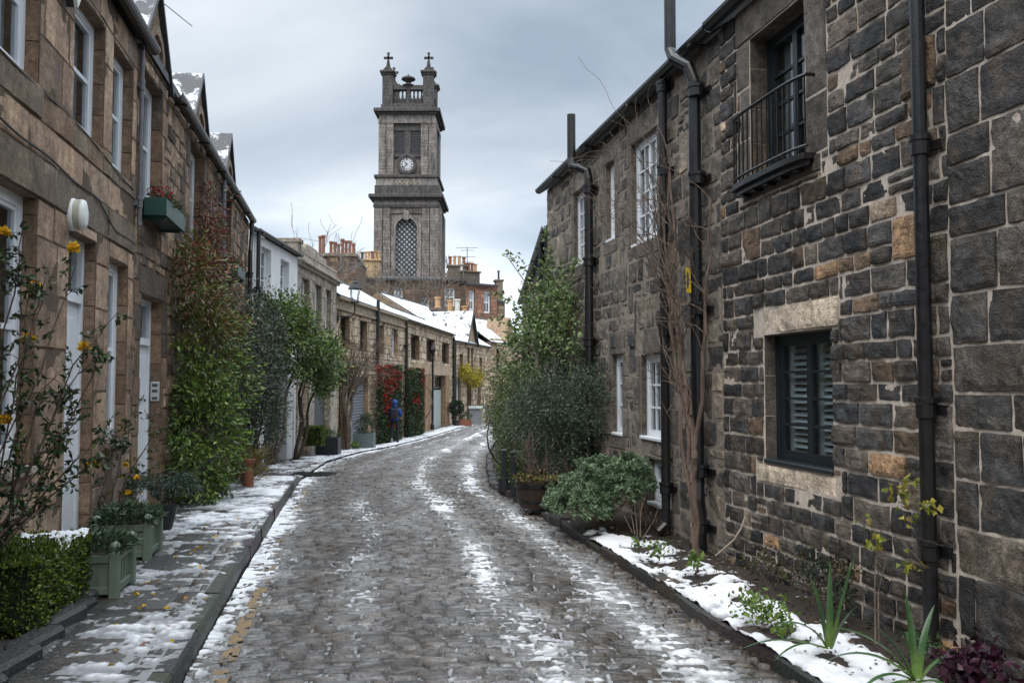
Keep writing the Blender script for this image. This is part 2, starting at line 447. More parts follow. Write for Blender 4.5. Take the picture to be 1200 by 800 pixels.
def reveal_stones(mb, hole, rev, palette, seed, sides='LRT', ch=(.28, .42), m=1, gap=.012):
    """dressed blocks lining an opening's sides and head: boxes a few mm proud of the reveal"""
    rg = random.Random(seed); a, b, c, d = hole
    def colr():
        p = rg.choice(palette); k = rg.uniform(.8, 1.2); return tuple(x * k for x in p[0])
    for s, uu in (('L', a), ('R', b)):
        if s not in sides: continue
        z = c; sg = 1 if s == 'L' else -1
        while z < d - .01:
            e = min(z + rg.uniform(*ch), d)
            if d - e < .12: e = d
            mb.c = colr(); mb.box(uu - sg * .01, uu + sg * .006, -rev + .004, -.006, z + gap / 2, e - gap / 2, m=m); z = e
    if 'T' in sides:
        mb.c = colr(); mb.box(a + .01, b - .01, -rev + .004, -.006, d - .006, d + .01, m=m)
    mb.c = (1, 1, 1)
def body(mb, u0, u1, z0, z1, depth, m=0, front=False):
    D = -depth
    mb.quad((u0, 0, z0), (u0, D, z0), (u0, D, z1), (u0, 0, z1), m=m); mb.quad((u1, 0, z0), (u1, D, z0), (u1, D, z1), (u1, 0, z1), m=m)
    mb.quad((u0, D, z0), (u1, D, z0), (u1, D, z1), (u0, D, z1), m=m); mb.quad((u0, 0, z1), (u1, 0, z1), (u1, D, z1), (u0, D, z1), m=m)
    if front: mb.quad((u0, 0, z0), (u1, 0, z0), (u1, 0, z1), (u0, 0, z1), m=m)

# ------------------------------------------------------------------ house parts
def window(house, fac, u0, u1, z0, z1, rec=.18, cols=2, rows=3, mat='white_paint', leaves=1, fw=.055, mun=.022, fill=None, sill=None, name='window', meet=False):
    w = MB(fac.T); D = -rec
    w.box(u0, u0 + fw, D - .07, D, z0, z1); w.box(u1 - fw, u1, D - .07, D, z0, z1)
    w.box(u0 + fw, u1 - fw, D - .07, D, z1 - fw, z1); w.box(u0 + fw, u1 - fw, D - .07, D, z0, z0 + fw * 1.3)
    iu0, iu1, iz0, iz1 = u0 + fw, u1 - fw, z0 + fw * 1.3, z1 - fw
    lw = (iu1 - iu0) / leaves
    for k in range(leaves):
        a, b = iu0 + k * lw, iu0 + (k + 1) * lw; s = .035
        w.box(a, a + s, D - .06, D - .012, iz0, iz1); w.box(b - s, b, D - .06, D - .012, iz0, iz1)
        w.box(a + s, b - s, D - .06, D - .012, iz1 - s, iz1); w.box(a + s, b - s, D - .06, D - .012, iz0, iz0 + s)
        for i in range(1, cols):
            x = a + s + (b - a - 2 * s) * i / cols; w.box(x - mun / 2, x + mun / 2, D - .05, D - .018, iz0 + s, iz1 - s)
        for j in range(1, rows):
            z = iz0 + s + (iz1 - iz0 - 2 * s) * j / rows; q = mun * (1.8 if meet and j == rows // 2 else 1)
            w.box(a + s, b - s, D - .0495, D - .0185, z - q / 2, z + q / 2)
    o = w.build(name, MATS[mat], house)
    g = MB(fac.T); g.box(iu0 + .005, iu1 - .005, D - .038, D - .034, iz0 + .005, iz1 - .005); g.build('pane', MATS['glass'], o)
    if fill == 'curtain':
        c = MB(fac.T); n = 40; us = np.linspace(iu0, iu1, n)
        ds = D - .14 + .02 * np.sin(us * 60) + .01 * np.sin(us * 23)
        c.grid(np.stack([np.stack([us, ds, np.full(n, z)], -1) for z in (iz0, iz1)])); c.build('curtain', MATS['curtain'], o)
    elif fill == 'half':
        c = MB(fac.T); n = 16
        for a, b in ((iu0, iu0 + (iu1 - iu0) * .28), (iu1 - (iu1 - iu0) * .28, iu1)):
            us = np.linspace(a, b, n); ds = D - .14 + .02 * np.sin(us * 70)
            c.grid(np.stack([np.stack([us, ds, np.full(n, z)], -1) for z in (iz0, iz1)]))
        c.build('curtain', MATS['curtain'], o)
    elif fill == 'shutter':
        c = MB(fac.T); z = iz0
        for k in range(2):
            a, b = iu0 + k * lw + .02, iu0 + (k + 1) * lw - .02
            c.box(a, a + .05, D - .115, D - .085, iz0, iz1); c.box(b - .05, b, D - .115, D - .085, iz0, iz1)
            nn = int((iz1 - iz0) / .05)
            for i in range(nn):
                z = iz0 + (iz1 - iz0) * (i + .5) / nn
                c.quad((a + .05, D - .12, z + .017), (b - .05, D - .12, z + .017), (b - .05, D - .083, z - .017), (a + .05, D - .083, z - .017))
        c.build('shutter', MATS['blind'], o)
    elif fill == 'blind':
        c = MB(fac.T); zz = iz0 + (iz1 - iz0) * .45; c.box(iu0, iu1, D - .15, D - .145, zz, iz1); c.build('blind', MATS['blind'], o)
    bk = MB(fac.T); bk.box(u0 - .3, u1 + .3, D - .9, D - .88, z0 - .2, z1 + .2); bk.build('dark_backing', MATS['unlit_interior'], o)  # near-black sheet, the room's darkness is put into its colour
    if sill:
        s = MB(fac.T); s.c = (.3, .25, .2)
        s.box(u0 - (.03 if sill > .03 else -.005), u1 + (.03 if sill > .03 else -.005), -rec + .005, sill, z0 - (.07 if sill > .03 else .0), z0 + (-.003 if sill > .03 else .04), bev=.008); s.build('sill', MATS[mat if sill < .03 else 'pale_stone'], o)
    return o
def door(house, fac, u0, u1, z0, z1, rec=.2, transom=None, mat='white_paint', fmat='white_paint', panels=True, handle=True, glaz=False):
    f = MB(fac.T); D = -rec; fw = .07
    f.box(u0, u0 + fw, D - .09, D, z0, z1); f.box(u1 - fw, u1, D - .09, D, z0, z1); f.box(u0 + fw, u1 - fw, D - .09, D, z1 - fw, z1)
    if transom: f.box(u0 + fw, u1 - fw, D - .09, D + .012, transom, transom + .08)
    fo = f.build('door_frame', MATS[fmat], house)
    d = MB(fac.T); top = (transom or z1 - fw); a, b = u0 + fw + .004, u1 - fw - .004
    d.box(a, b, D - .075, D - .03, z0 + .01, top - .004)
    if panels:
        w = b - a
        for (p, q) in ((.12, .47), (.53, .88)):
            for (r, s) in ((.07, .3), (.36, .62), (.68, .94)):
                h = top - z0; d.box(a + w * p, a + w * q, D - .032, D - .018, z0 + h * r, z0 + h * s, bev=.012)
    do = d.build('door', MATS[mat], house)
    if handle:
        k = MB(fac.T); hz = z0 + 1.0; k.tube([(a + .07, D - .03, hz), (a + .07, D + .03, hz)], .012, 8); k.tube([(a + .07, D + .03, hz), (a + .19, D + .03, hz)], .011, 8)
        k.build('handle', MATS['steel'], do)
    if transom:
        g = MB(fac.T); g.box(u0 + fw + .005, u1 - fw - .005, D - .05, D - .045, transom + .085, z1 - fw - .005); g.build('pane', MATS['glass'], fo)
        bk = MB(fac.T); bk.box(u0, u1, D - .5, D - .48, transom - .1, z1 + .1); bk.build('dark_backing', MATS['unlit_interior'], fo)  # dark sheet behind the transom, unlit hall put into its colour
    return do
def pipe(house, fac, u, z0, z1, r=.045, d=.09, mat='black_iron', bend=None, shoe=True, collars=None, name='downpipe'):
    """round downpipe with sockets and fixing ears; bend = [(u,d,z)...] replaces the plain run's top"""
    p = MB(fac.T)
    pts = [(u, d, z0), (u, d, z1)] if not bend else [(u, d, z0)] + bend
    p.tube(pts, r, 12)
    if shoe: p.tube([(u, d, z0 + .12), (u, d, z0 + .06), (u, d + .09, z0 - .02)], r * 1.12, 10)
    for z in (collars or np.arange(z0 + .5, z1 - .3, 1.25)):
        p.lathe([(r * 1.02, z - .06), (r * 1.32, z - .055), (r * 1.32, z + .02), (r * 1.5, z + .03), (r * 1.5, z + .06), (r * 1.02, z + .065)], (u, d, 0), 12)
        p.box(u - r * 2.4, u + r * 2.4, .001, .03, z - .035, z + .02)
    return p.build(name, MATS[mat], house, smooth=False)
def gutter(house, fac, u0, u1, z, r=.065, d=.1, mat='black_iron'):
    g = MB(fac.T); n = 8; pr = []
    for k in range(n + 1):
        t = math.pi * k / n; pr.append((d + r * math.cos(t), z - r * math.sin(t)))
    pr += [(q[0] * 1 + (d - q[0]) * .15, q[1] + .008) for q in pr[::-1]]
    m = len(pr); v = [(u, a, b) for u in (u0, u1) for a, b in pr]
    g.add(v, [(i, (i + 1) % m, (i + 1) % m + m, i + m) for i in range(m)] + [tuple(range(m)), tuple(range(m, 2 * m))])
    k = u0 + .3
    while k < u1:
        g.box(k - .03, k + .03, d - r * 1.1, d + r * 1.1, z - r * 1.12, z - r * .8); k += 1.8
    return g.build('gutter', MATS[mat], house)
def roof(house, fac, u0, u1, ze, rise, depth, mat='snow_slate', over=.1, th=.1, name='roof', ov=.0):
    r = MB(fac.T); sl = rise / (depth / 2)
    pf = [(over, ze - over * sl), (-depth / 2, ze + rise), (-depth - over, ze - over * sl), (-depth - over, ze - over * sl + th), (-depth / 2, ze + rise + th), (over, ze - over * sl + th)]
    r.prism(pf, 0, u0 - ov, u1 + ov)
    # gable ends under the slopes
    o = r.build(name, MATS[mat], house)
    g = MB(fac.T); g.tube([(u0 - ov, -depth / 2, ze + rise + th), (u1 + ov, -depth / 2, ze + rise + th)], .07, 6); g.build('ridge', MATS['lead'], o)
    return o

# ------------------------------------------------------------------ the lie of the land
_gy = np.array([-60, -10, 0, 7, 11, 14, 17, 20, 24, 28, 33, 39, 46, 53, 60, 70, 90, 140, 400])
_gg = np.array([.2, .05, 0, 0, -.04, -.10, -.19, -.3, -.45, -.62, -.80, -.89, -.94, -.97, -1.2, -1.7, -2.2, -2.6, -3])
_yy = np.arange(-60, 400, .25); _g0 = np.interp(_yy, _gy, _gg); _g0 = np.convolve(np.pad(_g0, 8, mode='edge'), np.ones(17) / 17, 'valid')
def G(y): return np.interp(y, _yy, _g0)
def XL(y): return np.interp(y, [-10, 0, 16, 22, 28, 34, 40, 52, 60, 70, 80], [.93, -.94, -3.95, -4.75, -4.95, -4.5, -3.9, -2.75, -1.6, .9, 4.])
def XR(y): return np.interp(y, [-10, 0, 4.8, 15, 20, 26, 34, 45, 52, 60, 70, 80], [4.7, 2.62, 1.6, -.375, -.6, -.75, -.8, -.5, .3, 2.0, 5.2, 9.])
def WL(y): return np.where(y < 19.7, -2.35 - .19 * y, np.where(y < 29.6, -6.1, np.where(y < 53.4, -6.1 + .1 * (y - 29.6), -3.72 + .2 * (y - 53.4))))
def WR(y): return np.where(y < 14.6, 3.51 - .202 * y, .66 - .024 * (y - 16))
def crown(u): return .05 * (1 - (2 * u - 1) ** 2)
def sheet(name, X, Y, Z, mat, col=None, kind='structure', keep=None, label=None, smooth=True, cat=None):
    a, b = X.shape; V = np.stack([X, Y, Z], -1).reshape(-1, 3)
    i, j = np.meshgrid(np.arange(a - 1), np.arange(b - 1), indexing='ij'); q = i * b + j
    F = np.stack([q, q + 1, q + b + 1, q + b], -1).reshape(-1, 4)
    if keep is not None:
        k = keep.ravel(); F = F[k[F].any(1)]
        used = np.unique(F); mp = np.zeros(len(V), np.int64); mp[used] = np.arange(len(used)); V = V[used]; F = mp[F]
        if col is not None: col = col[used]
    o = mesh_obj(name, V, F, mat, None, None, col, smooth); return props(o, label, cat, None, kind)

# ground: one sheet to the horizon
gx = np.concatenate([np.linspace(-400, -25, 12), np.linspace(-20, 20, 21), np.linspace(25, 400, 12)]); gyv = np.concatenate([np.linspace(-60, -6, 6), np.linspace(-4, 90, 60), np.linspace(100, 600, 12)])
Xg, Yg = np.meshgrid(gx, gyv, indexing='ij')
sheet('ground', Xg, Yg, G(np.minimum(Yg, 399)) - .22, MATS['soil'], label=None)

def sett_mat(name, wet=.5):
    t = NT(name); c = t.attr(); n = t.noise(40, 5, .65); n1 = t.noise(1.1, 3)
    v = t.mix(1, c, t.rng(n, .3, .7, .4, 1.75), 'MULTIPLY')
    v = t.mix(t.rng(n1, .35, .7, 0, .55), v, t.mix(1, v, (.5, .49, .48), 'MULTIPLY'))
    fl = t.noise(75, 3, .6); v = t.mix(t.rng(fl, .60, .72, 0, .6), v, (.30, .295, .29)); fd = t.noise(55, 2, .5); v = t.mix(t.rng(fd, .6, .7, 0, .8), v, (.012, .011, .01))
    t.P(Base_Color=v, Roughness=t.rng(n, .3, .7, wet - .12, wet + .22), Normal=t.bump(n, .8, .014), Specular_IOR_Level=.5); return t.mat
M_('setts', sett_mat, .34); M_('flags', sett_mat, .38); M_('kerbstone', sett_mat, .42)
def setts(rows, xa, xb, zf, rg, wid=(.13, .24), pal=None, h=.007, dep=.105, tilt=.05, gap=.014, bright=1.0):
    V, F, C = [], [], []; base = 0
    pal = np.array(pal)
    for y in rows:
        a, b = xa(y), xb(y); x = a - rg.uniform(0, .1); xs = []
        while x < b: xs.append(x); x += rg.uniform(*wid)
        xs = np.array(xs + [x]); x0, x1 = np.maximum(xs[:-1], a) + gap / 2, np.minimum(xs[1:], b) - gap / 2
        ok = x1 - x0 > .03; x0, x1 = x0[ok], x1[ok]; n = len(x0)
        if not n: continue
        su = np.array([0, .07, .93, 1.]); sv = np.array([0, .12, .88, 1.])
        dy = dep - gap + rg.uniform(-.012, .008, n); y0 = y + rg.uniform(-.006, .006, n)
        slope = (xa(y + .1) - xa(y)) / .1
        X = x0[:, None, None] + (x1 - x0)[:, None, None] * su[None, :, None] + slope * (sv * dep)[None, None, :]
        Y = y0[:, None, None] + dy[:, None, None] * sv[None, None, :] + 0 * X
        inn = np.outer([0, 1, 1, 0], [0, 1, 1, 0])
        hh = rg.normal(0, h, n)[:, None, None] + rg.normal(0, tilt, n)[:, None, None] * (su - .5)[None, :, None] * .12 + rg.normal(0, tilt, n)[:, None, None] * (sv - .5)[None, None, :] * .1
        X = X + rg.uniform(-.004, .004, X.shape); Y = Y + rg.uniform(-.0035, .0035, Y.shape)
        Z = zf(X, Y) + np.where(inn[None] > 0, hh, -.03)
        V.append(np.stack([X, Y, Z], -1).reshape(-1, 3))
        i, j = np.meshgrid(np.arange(3), np.arange(3), indexing='ij'); q = (i * 4 + j).ravel()
        f = np.stack([q, q + 4, q + 5, q + 1], -1)[None] + (base + 16 * np.arange(n))[:, None, None]
        F.append(f.reshape(-1, 4)); base += 16 * n
        c = pal[rg.integers(0, len(pal), n)] * rg.uniform(.8, 1.22, n)[:, None] * bright
        C.append(np.repeat(c, 16, 0))
    return np.concatenate(V), np.concatenate(F), np.concatenate(C)
PAL = [(.050, .046, .042), (.066, .060, .054), (.085, .078, .070), (.058, .056, .055), (.045, .042, .040), (.10, .092, .083), (.072, .062, .053), (.15, .14, .125)]
rg = np.random.default_rng(3)
def zroad(X, Y):
    a, b = XL(Y), XR(Y); u = np.clip((X - a) / (b - a), 0, 1); return G(Y) + crown(u) - .03 + .02 * (fbm(X * .8, Y * .5, 3.1, 2) - .5)
PAL2 = [(.062, .056, .050), (.070, .063, .057), (.078, .071, .064), (.066, .062, .058), (.056, .052, .048), (.086, .078, .070), (.072, .064, .056), (.060, .056, .053), (.074, .068, .062), (.13, .12, .11)]
V1, F1, C1 = setts(np.arange(-4, 66, .08), XL, XR, zroad, rg, pal=PAL2, bright=np.array([.80, .75, .70]), dep=.08, wid=(.11, .24), gap=.010, h=.006, tilt=.10)
def bands(X, Y):
    U = (X - XL(Y)) / (XR(Y) - XL(Y)); wv = U + .05 * (fbm(Y * .22, U * 0 + 3.3, 1, 2) - .5); b_ = lambda c, w: np.exp(-((wv - c) / w) ** 2)
    return wv, b_
wv_, b_ = bands(V1[:, 0], V1[:, 1])
fr_ = .5 * b_(.05, .12) + .4 * b_(.31, .08) + .5 * b_(.62, .10) + .35 * b_(.47, .06) + .6 * b_(.88, .09) + .25 * sstep(16, 34, V1[:, 1])
fr_ = np.clip(fr_ * (.2 + 1.6 * fbm(V1[:, 0] * 4, V1[:, 1] * .9, 31., 4)) + 1.2 * (fbm(V1[:, 0] * 14, V1[:, 1] * 18, 33., 3) - .6), 0, .7)[:, None]
C1 = C1 * (1 - fr_) + np.array([.33, .335, .345]) * fr_   # a film of frost and slush left in the tracks
ys = np.arange(-4, 68, .5); us = np.linspace(0, 1, 9); Yb, Ub = np.meshgrid(ys, us, indexing='ij'); Xb = XL(Yb) + (XR(Yb) - XL(Yb)) * Ub
Zb = zroad(Xb, Yb) - .016
a, b = Xb.shape; i, j = np.meshgrid(np.arange(a - 1), np.arange(b - 1), indexing='ij'); q = i * b + j
F2 = np.stack([q, q + 1, q + b + 1, q + b], -1).reshape(-1, 4)
road = mesh_obj('road', np.concatenate([V1, np.stack([Xb, Yb, Zb], -1).reshape(-1, 3)]), np.concatenate([F1, F2 + len(V1)]), [MATS['setts']], None, None,
                np.concatenate([C1, np.tile([[.035, .032, .03]], (a * b, 1))]))
props(road, None, None, None, 'structure')
# far lane continues as a plain strip round the bend
# pavement on the left: flags near, setts on the apron further on
KH = .10
def kh(y): return KH * (1 - sstep(15.2, 16.6, y)) + .012
def xk(y): return XL(y) - .13
def zpav(X, Y): return G(Y) + kh(Y) - .004 + .012 * (fbm(X * 1.2, Y * 1.2, 8., 2) - .5)
FP = [(.052, .050, .046), (.064, .060, .054), (.045, .045, .042), (.075, .070, .062), (.055, .055, .048)]
V3, F3, C3 = setts(np.arange(-4, 15.6, .62), lambda y: WL(y) - .02, lambda y: xk(y) - .16, zpav, rg, wid=(.45, .8), pal=FP, h=.003, dep=.62, tilt=.01, gap=.012)
V4, F4, C4 = setts(np.arange(-4, 15.6, .19), lambda y: xk(y) - .16, xk, zpav, rg, wid=(.15, .17), pal=PAL, h=.004, dep=.19, tilt=.03)
V5, F5, C5 = setts(np.arange(15.6, 58, .13), lambda y: WL(y) - .02, xk, zpav, rg, wid=(.14, .28), pal=PAL, h=.006, dep=.13)
Yb, Ub = np.meshgrid(np.arange(-4, 60, .5), np.linspace(0, 1, 5), indexing='ij'); Xb = WL(Yb) - .3 + (xk(Yb) - WL(Yb) + .3) * Ub
Zb = zpav(Xb, Yb) - .012; a, b = Xb.shape; i, j = np.meshgrid(np.arange(a - 1), np.arange(b - 1), indexing='ij'); q = i * b + j
F6 = np.stack([q, q + 1, q + b + 1, q + b], -1).reshape(-1, 4)
Vs = [V3, V4, V5, np.stack([Xb, Yb, Zb], -1).reshape(-1, 3)]; Fs = [F3, F4, F5, F6]; off = 0
for k in range(4): Fs[k] = Fs[k] + off; off += len(Vs[k])
pav = mesh_obj('pavement', np.concatenate(Vs), np.concatenate(Fs), MATS['flags'], None, None, np.concatenate([C3, C4, C5, np.tile([[.028, .026, .024]], (a * b, 1))]))
props(pav, None, None, None, 'structure')
def kerb(name, xf, y0, y1, w, zt, zb, ln, rgs, wob=.01, side=-1):
    mb = MB(); r = random.Random(rgs); y = y0
    while y < y1:
        e = min(y + r.uniform(*ln), y1); n = 5; g = .008
        cc = r.choice([(.04, .038, .036), (.052, .048, .045), (.034, .032, .031)]); mb.c = tuple(k * r.uniform(.8, 1.2) for k in cc)
        hz = r.uniform(-wob, wob); hx = r.uniform(-wob, wob)
        yy = np.linspace(y + g, e - g, n); P = []
        for yv in yy:
            x = float(xf(yv)) + hx; z1 = float(zt(yv)) + hz; z0 = float(zb(yv)); jx = .006 * (vnoise(yv * 9, rgs) - .5)
            P.append([(x + jx, yv, z0), (x + jx + side * .004, yv, z1 - .018), (x + jx + side * .018, yv, z1), (x + side * (w - .015), yv, z1), (x + side * w, yv, z1 - .02), (x + side * w, yv, z0)])
        P = np.array(P); mb.grid(P, mb.c)
        for k in (0, n - 1): mb.add(P[k].tolist(), [tuple(range(6))])
        y = e
    o = mb.build(name, MATS['kerbstone']); return props(o, None, None, None, 'structure')
kerb('kerb', XL, -4, 16.6, .13, lambda y: G(y) + kh(y), lambda y: G(y) - .12, (.6, 1.0), 5)
kerb('kerb', lambda y: XR(y) + .05 * (vnoise(y * 1.3, 4.) - .5), -4, 26, .15, lambda y: G(y) + .062 + .05 * (vnoise(y * 1.1, 8.) - .5), lambda y: G(y) - .12, (.3, .8), 6, wob=.022, side=1)
# yellow edge line, worn through
ys = np.arange(-3, 15, .02); ws = np.linspace(-.05, .05, 6); Yb, Wb = np.meshgrid(ys, ws, indexing='ij'); Xb = XL(Yb) + .22 + Wb + .015 * (vnoise(Yb * 2, 1.) - .5)
kp = fbm(Xb * 14, Yb * 9, 2.2, 3) + .35 * (vnoise(Yb * 1.6, 3.3) - .5) > .60
ym = NT('line_paint'); nn = ym.noise(30, 5); ym.P(Base_Color=ym.mix(ym.rng(nn, .35, .7, 0, .8), (.24, .16, .075), (.10, .085, .065)), Roughness=.7)
sheet('road_marking', Xb, Yb, zroad(Xb, Yb) + .003 + .006 * (vnoise(Xb * 40, Yb * 40) - .5), ym.mat, keep=kp)

# planting bed on the right
ys = np.arange(-4, 27, .1); us = np.linspace(0, 1, 26); Yb, Ub = np.meshgrid(ys, us, indexing='ij'); xa = XR(Yb) + .1; Xb = xa + (WR(Yb) + .2 - xa) * Ub
def zbed(X, Y): return G(Y) + .045 + .07 * (fbm(X * 3, Y * 3, 1., 3) - .5) + .03 * np.clip((X - XR(Y)) / .8, 0, 1)
sheet('planting_bed', Xb, Yb, zbed(Xb, Yb), MATS['soil'])

# ------------------------------------------------------------------ snow
def band(u, c, w): return np.exp(-((u - c) / w) ** 2)
def road_snow():
    ys = np.concatenate([np.arange(-3, 13, .022), np.arange(13, 24, .05), np.arange(24, 66, .12)]); us = np.linspace(0, 1, 170)
    Y, U = np.meshgrid(ys, us, indexing='ij'); X = XL(Y) + .01 + (XR(Y) - XL(Y) - .02) * U
    wv = U + .05 * (fbm(Y * .22, U * 0 + 3.3, 1, 2) - .5)
    A = .84 * band(wv, .0, .08) + .3 * band(wv, .30, .07) + .46 * band(wv, .615, .05) + .24 * band(wv, .68, .11) + .6 * band(wv, .885, .055) + .25 * band(wv, .46, .03) * sstep(10, 20, Y)
    A += .14 * sstep(14, 30, Y) + .12 * sstep(30, 45, Y)
    A -= .35 * band(wv, .98, .035) * (1 - sstep(13, 17, Y))
    N = fbm(X * 3.4, Y * .75, 5., 4) - .5; n2 = fbm(X * 15, Y * 22, 2., 4) - .5; n3 = vnoise(X * 45, Y * 80, 4.) - .5
    m = A - .47 + 1.1 * N + 1.25 * n2 + .6 * n3
    z = zroad(X, Y) - .008 + np.clip(m * .032, -.05, .022) + .003 * n3
    return X, Y, z, m > -.7, m
X, Y, Z, K, m = road_snow()
def slush(m, a=-.1, b=.42): return np.repeat((.30 + .70 * sstep(a, b, m)).reshape(-1, 1), 3, 1) * [1, 1, 1]
sheet('snow', X, Y, Z, MATS['snow'], slush(m, -.05, .7), kind='stuff', keep=K, label='patchy thawing snow lying in streaks along the sett roadway', cat='snow')
ys = np.concatenate([np.arange(-3, 16, .026), np.arange(16, 58, .1)]); Y, U = np.meshgrid(ys, np.linspace(0, 1, 110), indexing='ij')
X = WL(Y) + .05 + (XL(Y) - .02 - WL(Y) - .05) * U
N = fbm(X * 1.9, Y * 1.5, 15., 4) - .5; n2 = fbm(X * 8, Y * 11, 12., 4) - .5; n3 = vnoise(X * 40, Y * 55, 14.) - .5
m = -.34 + .32 * sstep(.1, .55, U) + .18 * sstep(7.5, 10, Y) - .35 * sstep(.35, .0, U) * (1 - sstep(20, 26, Y)) + .25 * sstep(22, 32, Y) - .2 * band(Y, 17.6, 1.6) + 1.3 * N + 1.5 * n2 + .5 * n3 - .5 * (1 - sstep(5.2, 6.8, Y)) * (1 - sstep(.35, .7, U)) - .25 * band(U, .99, .02)
Z = zpav(X, Y) + np.clip(m * .036, -.04, .022) - .001
sheet('snow', X, Y, Z, MATS['snow'], slush(m, .0, .65), kind='stuff', keep=m > -.6, label='thin snow lying in patches over the flagged pavement and its kerb', cat='snow')
ys = np.arange(-3, 16, .025); Y, U = np.meshgrid(ys, np.linspace(0, 1, 60), indexing='ij'); X = XR(Y) + .01 + (WR(Y) - XR(Y) - .02) * U
N = fbm(X * 2.2, Y * 2.2, 25., 4) - .5; n2 = fbm(X * 9, Y * 9, 22., 4) - .5; n3 = vnoise(X * 36, Y * 36, 24.) - .5
m = .27 - .9 * sstep(.58, .92, U + .6 * N) - .95 * sstep(8.6, 9.7, Y) + 1.0 * N + 1.75 * n2 + .3 * n3 - .25 * band(U, 0, .03)
for px_, py_, pr_ in ((1.83, 5.0, .09), (2.1, 4.5, .10), (1.62, 5.55, .13), (1.5, 7.0, .08), (1.25, 7.7, .14), (2.16, 5.15, .06), (1.75, 6.2, .1), (1.2, 8.3, .15)): m = m - .75 * np.exp(-((X - px_) ** 2 + (Y - py_) ** 2) / pr_ ** 2)
m += .5 * band(Y, 9.1, .7) * band(U, .25, .3)
kerbz = G(Y) + .066 + .02 * (vnoise(Y * 1.1, 8.) - .5); zz = np.maximum(np.where(X < XR(Y) + .2, kerbz, -9), zbed(X, Y))
Z = zz + np.clip(m * .05, -.06, .032) - .004
sheet('snow', X, Y, Z, MATS['snow'], slush(m, -.12, .4), kind='stuff', keep=m > -.6, label='deeper white snow blanketing the planting bed under the dark stone house', cat='snow')
# ------------------------------------------------------------------ houses
RF = Fac(3.51, 0, -.202, 1, -1); LF = Fac(-2.35, 0, -.19, 1, 1); WF = Fac(-6.1, 20, 0, 1, 1)
TF = Fac(-6.1, 29.6, .1, 1, 1); UF = Fac(-3.72, 53.4, .2, 1, 1); BF = Fac(.66, 16, -.024, 1, -1)
def house(name, label, fac, u0, u1, cat='house', zb=0.):
    x, y, _ = fac.p((u0 + u1) / 2, -2, 0); return thing(name, label, cat, (x, y, zb))
def wall(h, fac, u0, u1, zb, zt, depth, holes, mats, rects, pal, rev=.2, blocks=(), bpal=None, revpal=None, name='wall', extra=None, bd0=.0, bbul=.012, **kw):
    """backing with openings + every stone as relief, all one wall mesh; mats = [mortar, stone, dressed]"""
    mb = MB(fac.T); panel(mb, u0, u1, zb, zt, holes, rev, 0); body(mb, u0, u1, zb, zt, depth)
    if rects: stones(mb, rects, pal, m=1, **kw)
    if blocks:
        k2 = dict(kw); k2.update(warp=0, wob=.003, gap=.01, rough=.006, bulge=bbul, bev=.008, res=.09, d0=bd0, cvar=.15); k2['seed'] = kw.get('seed', 1) + 50
        stones(mb, blocks, bpal or pal, m=2, **k2)
    for i, q in enumerate(holes): reveal_stones(mb, q, rev, revpal or bpal or pal, i + 3, m=2)
    if extra: extra(mb)
    return mb.build(name, mats, h)
def margins(q, w=(.2, .34), lint=.28, sill=.14, seed=1, sl=True):
    """dressed blocks round an opening: alternating jamb stones, a lintel, a sill course"""
    r = random.Random(seed); a, b, c, d = q; out = []
    for s in (0, 1):
        z = c; k = r.random() < .5
        while z < d - .01:
            e = min(z + r.uniform(.26, .42), d)
            if d - e < .14: e = d
            ww = w[1] if k else w[0]; k = not k
            out.append((a - ww, a, z, e) if s == 0 else (b, b + ww, z, e)); z = e
    if lint: out.append((a - w[0] * .8, b + w[0] * .8, d, d + lint))
    if sl and sill: out.append((a - w[0] * .7, b + w[0] * .7, c - sill, c))
    return out
MM = lambda *k: [MATS[x] for x in k]

# ---- dark rubble house on the right (nearest)
h = house('rubble_house', 'dark rubble stone house with pale mortar, a black iron balcony and black framed window', RF, -3, 7.95)
hA = (6.5, 7.38, 3.34, 4.6); hB = (6.2, 7.2, .99, 2.04)
hX = (1.2, 2.2, .99, 2.2); hY = (1.2, 2.2, 3.3, 4.6)
holes = [hA, hB, hX, hY]
pale = [(6.1, 7.36, 2.04, 2.27), (6.1, 7.34, .83, .99)]
dress = [(6.5 - .3, 6.5, 3.78, 4.6), (6.2, 6.5, 3.34, 3.78), (7.38, 7.62, 3.34, 3.75), (7.38, 7.56, 3.75, 4.2), (7.38, 7.62, 4.2, 4.6), (6.2, 7.62, 4.6, 4.92), (7.2, 7.34, .99, 1.35), (7.2, 7.3, 1.35, 1.72), (7.2, 7.36, 1.72, 2.04), (6.3, 7.6, 3.2, 3.34)]
big = courses(-3, 4.98, -.3, 4.92, (.17, .36), (.26, .58), 11, .03, .2, holes)
small = courses(4.98, 7.95, -.3, 4.92, (.115, .19), (.15, .40), 12, .03, .04, holes + pale + dress[:6] + [dress[-1]])
DP = [((.054, .051, .049), 4.5), ((.076, .068, .060), 4), ((.034, .033, .034), 5), ((.115, .093, .074), 2.2), ((.165, .11, .068), 1.5), ((.27, .165, .09), .45), ((.36, .28, .20), .4)]
def ex(mb):
    stones(mb, big, [((.075, .069, .063), 4), ((.055, .052, .05), 4), ((.092, .08, .068), 2.5), ((.115, .094, .074), 1.2)], seed=21, gap=.014, bulge=.016, rough=.013, res=.03, warp=.008, wob=.006, m=1, cvar=.35, bev=.005)
    stones(mb, pale, [((.56, .46, .35), 1)], seed=22, gap=.008, bulge=.022, rough=.011, res=.035, warp=0, wob=.004, m=3)
